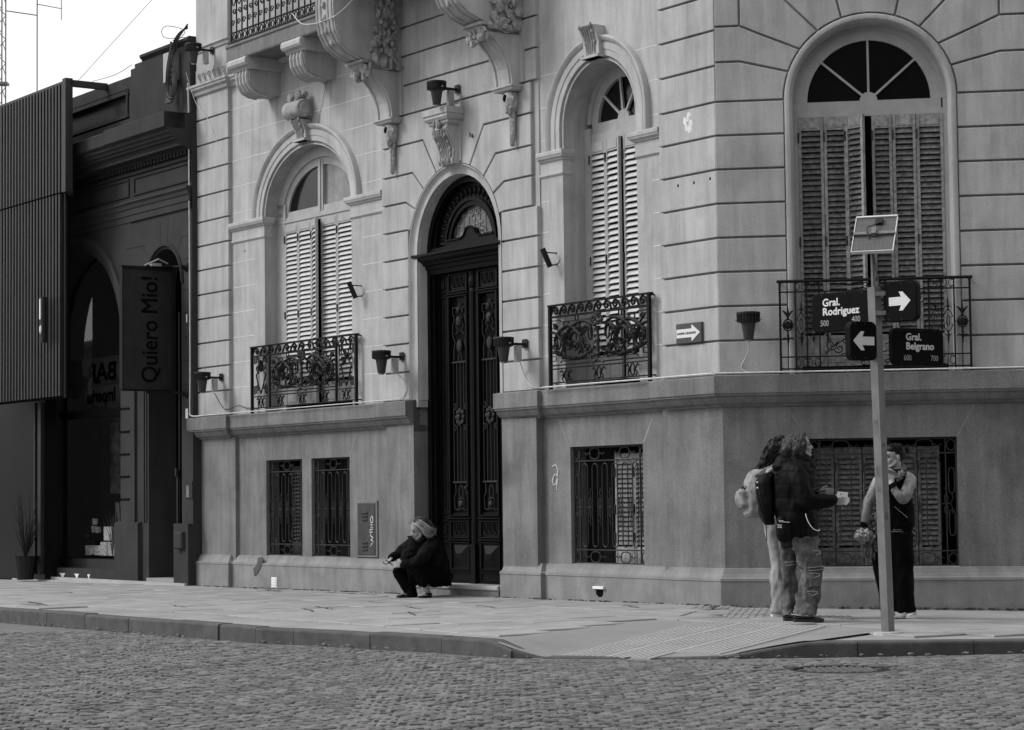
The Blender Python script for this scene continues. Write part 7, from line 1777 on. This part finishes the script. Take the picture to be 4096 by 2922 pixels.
# ---------- B: woman behind her, dark curly hair, pale trousers
def woman_behind():
    s = 870.
    def q(x, y_, z): return Vector(((x - 425) / s, y_, (1535 - z) / s))
    W = T(2.437, 21.0, gz(2.437, 21.0))
    t = thing('person', 'woman with long dark curly hair and pale trousers, mostly hidden behind the puffer jacket woman', 'person', W, 'people on the corner')
    b = MB(); Mx = head(b, q(470, 0, 195), (.9, .3, .0), (-.08, 0, 1), .98)
    limb(b, [q(460, 0, 240), q(440, 0, 310), q(430, 0, 400)], [.05, .05, .07])
    loft(b, [((x0 - 425) / s, (x1 - 425) / s, (1535 - z) / s, hy, 0) for x0, x1, z, hy in ((340, 500, 880, .14), (350, 510, 780, .14), (350, 500, 650, .12), (340, 510, 450, .14), (380, 480, 350, .12))])
    limb(b, [q(430, -.14, 400), q(470, -.18, 560), q(620, -.1, 560)], [.055, .045, .028]); limb(b, [q(440, .14, 400), q(480, .18, 560), q(640, .1, 545)], [.055, .045, .028])
    hand(b, q(620, -.1, 560), (1, .3, .1), (0, 0, 1)); hand(b, q(640, .1, 545), (1, -.2, .1), (0, 0, 1))
    for yy, xs_ in ((-.08, (410, 425, 420)), (.09, (470, 540, 640))): limb(b, [q(xs_[0], yy, 860), q(xs_[1], yy, 1180), q(xs_[2], yy, 1480)], [.085, .055, .036]); limb(b, [q(xs_[2], yy, 1490), q(xs_[2] + 80, yy, 1515)], [.034, .028])
    mobj('body', fuse(b, 'body', .0065, 2), M['skin'], t, W); face_parts(t, Mx, W, M['eye'])
    b = MB(); loft(b, [((x0 - 425) / s, (x1 - 425) / s, (1535 - z) / s, hy, 0) for x0, x1, z, hy in ((325, 500, 800, .16), (320, 510, 700, .16), (325, 515, 600, .17), (320, 515, 500, .18), (320, 520, 420, .19), (335, 520, 350, .17), (385, 500, 300, .1), (410, 485, 280, .08))], 22)
    limb(b, [q(430, -.16, 390), q(475, -.2, 560), q(610, -.11, 560)], [.07, .06, .042]); limb(b, [q(440, .15, 390), q(485, .2, 560), q(630, .11, 545)], [.07, .06, .042])
    mobj('jacket', fuse(b, 'jacket', .008, 1, folds(.010, 9, 8, 5)), K['palej'], t, W)
    b = MB()
    loft(b, [((x0 - 425) / s, (x1 - 425) / s, (1535 - z) / s, .10 * k, -.08) for x0, x1, z, k in ((362, 500, 1490, 1.0), (366, 492, 1430, 1.), (362, 486, 1330, .95), (358, 484, 1250, .95), (366, 488, 1170, 1.), (378, 490, 1080, 1.), (365, 485, 1000, 1.05), (338, 480, 900, 1.15), (312, 480, 800, 1.3), (298, 480, 740, 1.4))], 20, 2.2)
    loft(b, [((x0 - 425) / s, (x1 - 425) / s, (1535 - z) / s, .10 * k, .09) for x0, x1, z, k in ((600, 720, 1470, 1.0), (570, 690, 1330, .95), (510, 640, 1180, 1.), (450, 600, 1000, 1.05), (400, 560, 850, 1.2), (330, 520, 750, 1.4))], 20, 2.2)
    mobj('trousers', fuse(b, 'trousers', .008, 1, folds(.030, 9, 5, 11)), K['pale'], t, W)
    for (h_, t_) in ((q(362, -.08, 1535), q(590, -.1, 1535)), (q(560, .09, 1520), q(752, .07, 1520))):
        b = MB(); shoe(b, h_, t_, .045, .08, .02); so = mobj('trainer', b.mesh('trainer', True), K['palej'], t, W)
        b = MB(); sole(b, h_, t_, .052, .028); mobj('sole', b.mesh('sole'), K['shoe_w'], so, W)
        b = MB(); d = (t_ - h_)
        for k in (.45, .55, .65): c = h_ + d * k; b.tube([c + Vector((-.01, -.047, .03)), c + Vector((.012, -.035, .062))], .006, 4)
        mobj('stripes', b.mesh('stripes'), K['shoe_w'], so, W)
    L = []
    for (pts, r) in (((470, 110, 400, 160, 370, 240, 350, 320), -.03), ((480, 105, 420, 170, 400, 260, 390, 330), -.07), ((460, 115, 385, 170, 345, 270, 290, 345), 0), ((450, 115, 380, 200, 335, 300, 262, 365), .03), ((490, 110, 470, 150, 425, 190, 400, 270), -.075), ((480, 110, 430, 180, 400, 270, 370, 345), .06), ((440, 130, 375, 230, 360, 320, 320, 350), -.05)):
        L.append(([q(pts[0], r * .4, pts[1]), q(pts[2], r, pts[3]), q(pts[4], r, pts[5]), q(pts[6], r * .8, pts[7])], [.04, .042, .036, .012]))
    hairmass('hair', L, K['hair_d'], t, W, seed=5, amp=.015, zs=22, xs=40, balls=[(Mx @ Vector((-.03, 0, .035)), .098, .083, .093)])
    W2_ = W; bk = thing('backpack', 'light grey backpack worn by the woman with dark curly hair', 'backpack', W @ T(*q(220, 0, 560)), 'backpacks')
    b = MB(); loft(b, [((x0 - 425) / s, (x1 - 425) / s, (1535 - z) / s, hy, 0) for x0, x1, z, hy in ((215, 305, 735, .07), (195, 320, 715, .12), (180, 330, 670, .15), (165, 335, 600, .16), (165, 340, 520, .16), (178, 345, 450, .15), (205, 355, 390, .13), (260, 360, 350, .09), (320, 362, 335, .04))], 20, 2.6)
    loft(b, [((x0 - 425) / s, (x1 - 425) / s, (1535 - z) / s, hy, -.01) for x0, x1, z, hy in ((140, 230, 655, .09), (118, 235, 625, .12), (110, 235, 570, .125), (114, 235, 525, .12), (135, 230, 505, .09))], 18, 3); loft(b, [((x0 - 425) / s, (x1 - 425) / s, (1535 - z) / s, hy, -.01) for x0, x1, z, hy in ((200, 300, 732, .10), (178, 305, 705, .14), (178, 305, 670, .14), (195, 300, 655, .12))], 18, 3)
    bo_ = mobj('pack', fuse(b, 'pack', .008, 1, folds(.016, 8, 6, 9)), K['bag'], bk, W)
    b = MB(); b.tube([q(148, -.08, 500), q(160, -.1, 488), q(180, -.11, 520), q(192, -.12, 545)], .008, 5); b.tube([q(180, -.1, 480), q(195, -.12, 545)], .006, 5); mobj('handle', b.mesh('handle'), K['bagd'], bk, W)
    b = MB(); b.tube([q(112, -.06, 555), q(150, -.125, 558), q(190, -.14, 560)], .004, 4); b.tube([q(265, -.13, 695), q(300, -.14, 680)], .006, 4); mobj('zip', b.mesh('zip'), K['pale'], bk, W)
    b = MB(); b.tube(smoothpath([q(250, -.13, 400), q(330, -.17, 345), q(400, -.17, 330), q(425, -.19, 400), q(400, -.17, 560), q(300, -.13, 640)]), .018, 6, flat=.4); mobj('shoulder_strap', b.mesh('shoulder_strap'), K['bag'], bk, W)
woman_behind()

# ---------- C: woman right of the pole, varsity jacket, facing left
def woman_varsity():
    s = 875.
    def q(x, y_, z): return Vector(((x - 560) / s, y_, (1548 - z) / s))
    W = T(3.641, 20.9, gz(3.641, 20.9))
    t = thing('person', 'woman in a black varsity jacket with light sleeves, facing left partly behind the sign pole', 'person', W, 'people on the corner')
    b = MB(); Mx = head(b, q(466, 0, 252), (-.93, -.3, -.04), (0, 0, 1), .97)
    limb(b, [q(482, 0, 300), q(480, 0, 350), q(470, 0, 430)], [.048, .048, .07])
    loft(b, [((x0 - 560) / s, (x1 - 560) / s, (1548 - z) / s, hy, 0) for x0, x1, z, hy in ((350, 580, 930, .13), (350, 580, 850, .13), (360, 570, 700, .11), (340, 590, 480, .12), (420, 530, 400, .1))])
    limb(b, [q(585, -.08, 440), q(500, -.2, 590), q(425, -.2, 500), q(418, -.17, 460)], [.055, .045, .03, .026]); limb(b, [q(340, .03, 450), q(250, -.0, 640), q(222, -.04, 815)], [.055, .045, .027])
    hand(b, q(416, -.17, 462), (.05, .35, 1), (-1, 0, .1), curl=1.0); hand(b, q(222, -.04, 815), (-.05, 0, -1), (-1, 0, 0), curl=1.)
    for xs_ in ((520, 520, 540), (380, 385, 400)): yy = -.06 if xs_[0] > 400 else .06; limb(b, [q(xs_[0], yy, 900), q(xs_[1], yy, 1200), q(xs_[2], yy, 1500)], [.085, .055, .036]); limb(b, [q(xs_[2], yy, 1505), q(xs_[2] - 40, yy - .09, 1530)], [.034, .028])
    mobj('body', fuse(b, 'body', .0055, 2), M['skin'], t, W); face_parts(t, Mx, W, M['eye'])
    b = MB(); loft(b, [((x0 - 560) / s, (x1 - 560) / s, (1548 - z) / s, hy, 0) for x0, x1, z, hy in ((338, 602, 872, .15), (332, 606, 850, .155), (322, 628, 800, .165), (318, 622, 700, .16), (315, 610, 600, .16), (312, 606, 500, .165), (320, 596, 430, .16), (370, 575, 385, .13), (420, 545, 350, .09))], 24)
    jk = mobj('jacket', fuse(b, 'jacket', .008, 1, folds(.008, 9, 7, 5)), K['black'], t, W)
    for pts, rs in (([q(572, -.06, 425), q(556, -.14, 500), q(498, -.215, 592), q(455, -.215, 555), q(428, -.2, 500)], [.062, .06, .054, .045, .04]), ([q(345, .03, 440), q(290, .0, 540), q(250, -.02, 640), q(215, -.04, 790)], [.058, .05, .045, .038])):
        b = MB(); limb(b, pts, rs, 14); sl = mobj('sleeve', fuse(b, 'sleeve', .007, 1, folds(.015, 11, 9, 4)), K['sleeve'], jk, W)
        b = MB(); e0, e1 = Vector(pts[-1]), Vector(pts[-2]); d = (e0 - e1).normalized(); b.tube([e0 - d * .005, e0 + d * .035], [.046, .04], 12); mobj('cuff', b.mesh('cuff', True), K['black'], jk, W)
    for z in (843, 858):
        b = MB(); b.tube([((470 + 134 * cos(a) - 560) / s, .157 * sin(a), (1548 - z - 4 * cos(a)) / s) for a in [2 * pi * i / 24 for i in range(24)]], .0042, 4, closed=True); mobj('hem_stripe', b.mesh('hem_stripe'), K['sleeve'], jk, W)
    b = MB(); b.tube([q(438, -.168, 655), q(485, -.175, 700), q(540, -.165, 745)], .008, 5, flat=.5); mobj('pocket_trim', b.mesh('pocket_trim'), K['sleeve'], jk, W)
    b = MB(); limb(b, [q(540, .02, 345), q(515, -.07, 385), q(465, -.1, 410), q(425, -.06, 380), q(430, .05, 340), q(490, .09, 325), q(545, .05, 340)], [.035] * 7, 10)
    b.tube(smoothpath([q(520, -.09, 380), q(480, -.15, 420), q(455, -.16, 440)]), [.035] * 11, 8)
    mobj('scarf', fuse(b, 'scarf', .006, 1, folds(.012, 40, 40, 2)), K['scarf'], t, W)
    b = MB()
    loft(b, [((x0 - 560) / s, (x1 - 560) / s, (1548 - z) / s, .115 * k, -.05) for x0, x1, z, k in ((440, 618, 1508, 1.), (440, 606, 1450, .95), (434, 598, 1350, .9), (430, 596, 1250, .95), (430, 598, 1150, .95), (428, 596, 1050, 1.05), (400, 598, 950, 1.15), (360, 600, 870, 1.2))], 20, 2.3)
    loft(b, [((x0 - 560) / s, (x1 - 560) / s, (1548 - z) / s, .11 * k, .06) for x0, x1, z, k in ((345, 470, 1500, 1.), (330, 450, 1350, .95), (312, 440, 1250, .95), (290, 440, 1100, 1.), (290, 470, 1000, 1.05), (315, 560, 870, 1.2))], 20, 2.3)
    mobj('trousers', fuse(b, 'trousers', .008, 1, folds(.014, 8, 4, 7)), K['black'], t, W)
    for (h_, t_) in ((q(600, -.05, 1550), q(505, -.16, 1550)), (q(430, .06, 1538), q(360, -.05, 1538))):
        b = MB(); shoe(b, h_, t_, .045, .075, .02); so = mobj('shoe', b.mesh('shoe', True), K['shoe_w'], t, W); b = MB(); sole(b, h_, t_, .05, .026); mobj('sole', b.mesh('sole'), K['shoe_w'], so, W)
    # hair drawn back to a bun
    b = MB(); rr_ = random.Random(4)
    for k in range(120):
        a = rr_.uniform(-1.5, 1.5); z0 = rr_.uniform(.0, 1.); st_ = Vector((.062 * cos(a * .9) - .01, .07 * sin(a), .085 + .035 * cos(a) * z0)); md = Vector((-.05, .075 * sin(a) * (1 - .2 * z0), .06 + .06 * z0)); en = Vector((-.105, .01 * sin(a), .06))
        b.tube([Mx @ (st_ * .98), Mx @ md, Mx @ en], [.007, .010, .006], 5)
    hair_cap(b, Mx, 1.01); T0_ = b.T; b.T = Mx; b.ball((.0, 0, .062), .084, .073, .066, 14, 9); b.T = T0_; be = Mx @ Vector((-.125, 0, .065)); b.ball(be, .038, .036, .034, 10, 8, .12)
    for k in range(16): a = rr_.uniform(0, 6.28); b.tube([be, be + Vector((.035 * cos(a), .02, .035 * sin(a))), be + Vector((.05 * cos(a + .5), .0, .05 * sin(a + .5)))], [.01, .007, .002], 4)
    mobj('hair', b.mesh('hair', True), K['hair_d'], t, W)
    b = MB(Mx); b.tube([(-.01, .079, -.045), (-.008, .082, -.075)], .004, 5); mobj('earring', b.mesh('earring'), M['steel'], t, W)
    # what she carries
    bq = thing('wrapped_bouquet', 'crumpled clear-wrapped bundle with a dark shaggy cloth, carried left of the sign pole', 'bundle', W @ T(*q(210, -.05, 890)))
    b = MB(); b.ball(q(205, -.06, 888), .085, .08, .065, 16, 12); b.ball(q(250, -.04, 900), .05, .06, .06, 12, 8)
    mobj('wrapping', fuse(b, 'wrapping', .006, 0, folds(.022, 30, 30, 3)), K['wrap'], bq, W)
    b = MB(); rr_ = random.Random(8)
    for k in range(170): x, z = rr_.uniform(205, 300), rr_.uniform(690, 1000); b.tube([q(x, rr_.uniform(-.08, .06), z), q(x + rr_.uniform(-12, 12), rr_.uniform(-.09, .06), z + 45), q(x + rr_.uniform(-25, 15), rr_.uniform(-.09, .06), z + 85)], [.012, .01, .003], 5)
    mobj('shaggy_cloth', b.mesh('shaggy_cloth', True), K['scarf'], bq, W)
woman_varsity()

# ---------- D: seated woman on the doorstep, looking at her phone
def woman_seated():
    s = 1374.
    def q(x, y_, z): return Vector(((x - 430) / s, y_, (1470 - z) / s))
    W = T(-1.333, 26.45, gz(-1.333, 26.45))
    t = thing('person', 'blonde woman in a dark coat sitting on the doorstep, looking down at her phone', 'person', W)
    b = MB(); Mx = head(b, q(722, .0, 385), (-.84, -.42, -.34), (-.25, -.1, 1), .98)
    limb(b, [q(770, .05, 450), q(820, .1, 540), q(860, .15, 620)], [.055, .055, .08])
    loft(b, [((x0 - 430) / s, (x1 - 430) / s, (1470 - z) / s, hy, yc) for x0, x1, z, hy, yc in ((860, 1180, 1235, .16, .3), (830, 1180, 1100, .15, .3), (760, 1130, 900, .14, .25), (700, 1060, 700, .14, .2), (720, 1000, 560, .12, .15))])
    limb(b, [q(640, .26, 590), q(450, .2, 740), q(275, .05, 835)], [.055, .045, .027]); limb(b, [q(940, -.02, 610), q(730, -.14, 850), q(480, -.12, 930)], [.06, .05, .03])
    hand(b, q(285, .05, 830), (-.6, -.2, -.7), (.3, -1, 0), curl=.9); hand(b, q(480, -.12, 925), (-1, .1, -.05), (0, .3, 1), curl=.7)
    limb(b, [q(1000, .3, 1120), q(420, .12, 1040), q(570, .1, 1400)], [.06, .045, .032]); limb(b, [q(1020, .1, 1140), q(730, -.12, 1010), q(850, -.12, 1420)], [.06, .045, .03])
    limb(b, [q(560, .1, 1430), q(450, .04, 1445)], [.035, .03]); limb(b, [q(840, -.12, 1430), q(790, -.19, 1445)], [.035, .03])
    mobj('body', fuse(b, 'body', .0055, 2), M['skin'], t, W); face_parts(t, Mx, W, M['eye'])
    b = MB(); loft(b, [((x0 - 430) / s, (x1 - 430) / s, (1470 - z) / s, hy, yc) for x0, x1, z, hy, yc in ((690, 1243, 1300, .22, .34), (650, 1240, 1130, .22, .32), (560, 1220, 1000, .21, .28), (520, 1195, 900, .19, .24), (505, 1168, 800, .18, .2), (512, 1135, 700, .18, .16), (545, 1098, 600, .17, .14), (590, 1060, 530, .15, .12), (700, 1010, 480, .11, .1))], 24)
    limb(b, [q(610, .25, 570), q(520, .23, 650), q(430, .18, 740), q(285, .06, 825)], [.07, .068, .058, .043], 14)
    limb(b, [q(950, -.0, 600), q(860, -.1, 740), q(730, -.16, 860), q(600, -.15, 905), q(480, -.13, 930)], [.085, .08, .072, .056, .045], 14)
    limb(b, [q(560, .2, 640), q(520, .12, 780), q(500, .05, 900)], [.07, .06, .05])
    co = mobj('coat', fuse(b, 'coat', .007, 1, folds(.018, 9, 8, 12)), K['coat'], t, W)
    b = MB(); b.tube(smoothpath([q(560, .1, 490), q(625, -.05, 530), q(700, -.08, 570), q(800, -.05, 520), q(860, .05, 470)]), .022, 6, flat=.5); mobj('collar', b.mesh('collar', True), K['coat'], co, W)
    b = MB(); b.tube([q(470, -.13, 905), q(462, -.17, 925), q(490, -.13, 975)], .006, 5); mobj('shirt_cuff', b.mesh('shirt_cuff'), K['card'], co, W)
    b = MB(); limb(b, [q(1050, .28, 1150), q(700, .2, 1060), q(390, .12, 1025), q(460, .1, 1180), q(570, .1, 1340), q(600, .1, 1440)], [.10, .085, .07, .075, .076, .074], 14)
    limb(b, [q(1060, .1, 1170), q(850, -.05, 1080), q(700, -.12, 1010), q(760, -.12, 1120), q(815, -.12, 1225)], [.10, .09, .078, .075, .07], 14)
    limb(b, [q(640, .0, 1060), q(650, .02, 1150), q(640, .05, 1230)], [.09, .08, .05])
    mobj('trousers', fuse(b, 'trousers', .007, 1, folds(.012, 9, 9, 6)), K['black'], t, W)
    b = MB(); b.tube([q(830, -.12, 1200), q(850, -.12, 1330), q(880, -.12, 1440)], [.042, .038, .036], 12); mobj('stocking', b.mesh('stocking', True), K['sock'], t, W)
    for (h_, t_) in ((q(600, .12, 1470), q(375, .0, 1470)), (q(915, -.1, 1475), q(745, -.24, 1475))):
        b = MB(); shoe(b, h_, t_, .045, .07, .012); so = mobj('shoe', b.mesh('shoe', True), K['shoe_p'], t, W); b = MB(); sole(b, h_, t_, .048, .014); mobj('sole', b.mesh('sole'), K['shoe_d'], so, W)
        b = MB(); d = t_ - h_
        for k in (.5, .62): c = h_ + d * k; b.tube([c + Vector((-.03, -.01, .05)), c + Vector((.0, -.035, .052)), c + Vector((.03, -.04, .035))], .004, 4)
        mobj('laces', b.mesh('laces'), M['steel'], so, W)
    L = []
    for pts, y_ in (((700, 215, 800, 230, 880, 300, 960, 400), -.04), ((690, 225, 790, 260, 860, 340, 950, 440), -.07), ((680, 235, 760, 290, 830, 380, 900, 460), -.085), ((720, 205, 830, 225, 920, 300, 1000, 390), 0), ((720, 210, 830, 250, 900, 340, 980, 450), .05), ((680, 240, 740, 300, 790, 370, 850, 450), -.08)):
        L.append(([q(pts[0], y_ * .5, pts[1]), q(pts[2], y_, pts[3]), q(pts[4], y_, pts[5]), q(pts[6], y_, pts[7])], [.03, .038, .032, .008]))
    hr_ = hairmass('hair', L, K['hair_m'], t, W, voxel=.0055, seed=9, amp=.009, zs=40, xs=40, balls=[(Mx @ Vector((-.032, 0, .036)), .096, .08, .09)])
    b = MB(); rr_ = random.Random(31)
    for k in range(75):
        yv = rr_.uniform(-.11, -.0); t_ = rr_.random(); x0 = 618 + 95 * t_; z0 = 285 - 85 * t_; dz = rr_.uniform(-20, 25)
        b.tube(smoothpath([q(x0, yv * .5, z0), q(x0 + 70, yv - .015, z0 + 25 + dz * .4), q(x0 + 150, yv - .03, z0 + 85 + dz), q(x0 + 215 + rr_.uniform(-20, 30), yv - .025, z0 + 150 + dz * 1.5), q(x0 + 275 + rr_.uniform(-30, 60), yv * .6, z0 + 205 + dz * 2)], 3), [.0048] * 12 + [.001], 4)
    for k in range(7): b.tube([q(640, -.04, 240), q(600 - k * 4, -.04, 235 + k * 8), q(560 - k * 9, -.03, 262 + k * 10)], [.004, .0035, .001], 4)
    mobj('blonde_locks', b.mesh('blonde_locks', True), K['hair_b'], hr_, W)
    b = MB(); b.at(W @ T(*q(250, -.02, 902)) @ Matrix.Rotation(radians(38), 4, 'Y')); b.box(-.055, .055, -.036, .036, -.005, .005, .002)
    tag(link('phone', b.mesh('phone'), K['phone'], None, I4), 'black phone held by the seated woman', 'phone')
woman_seated()
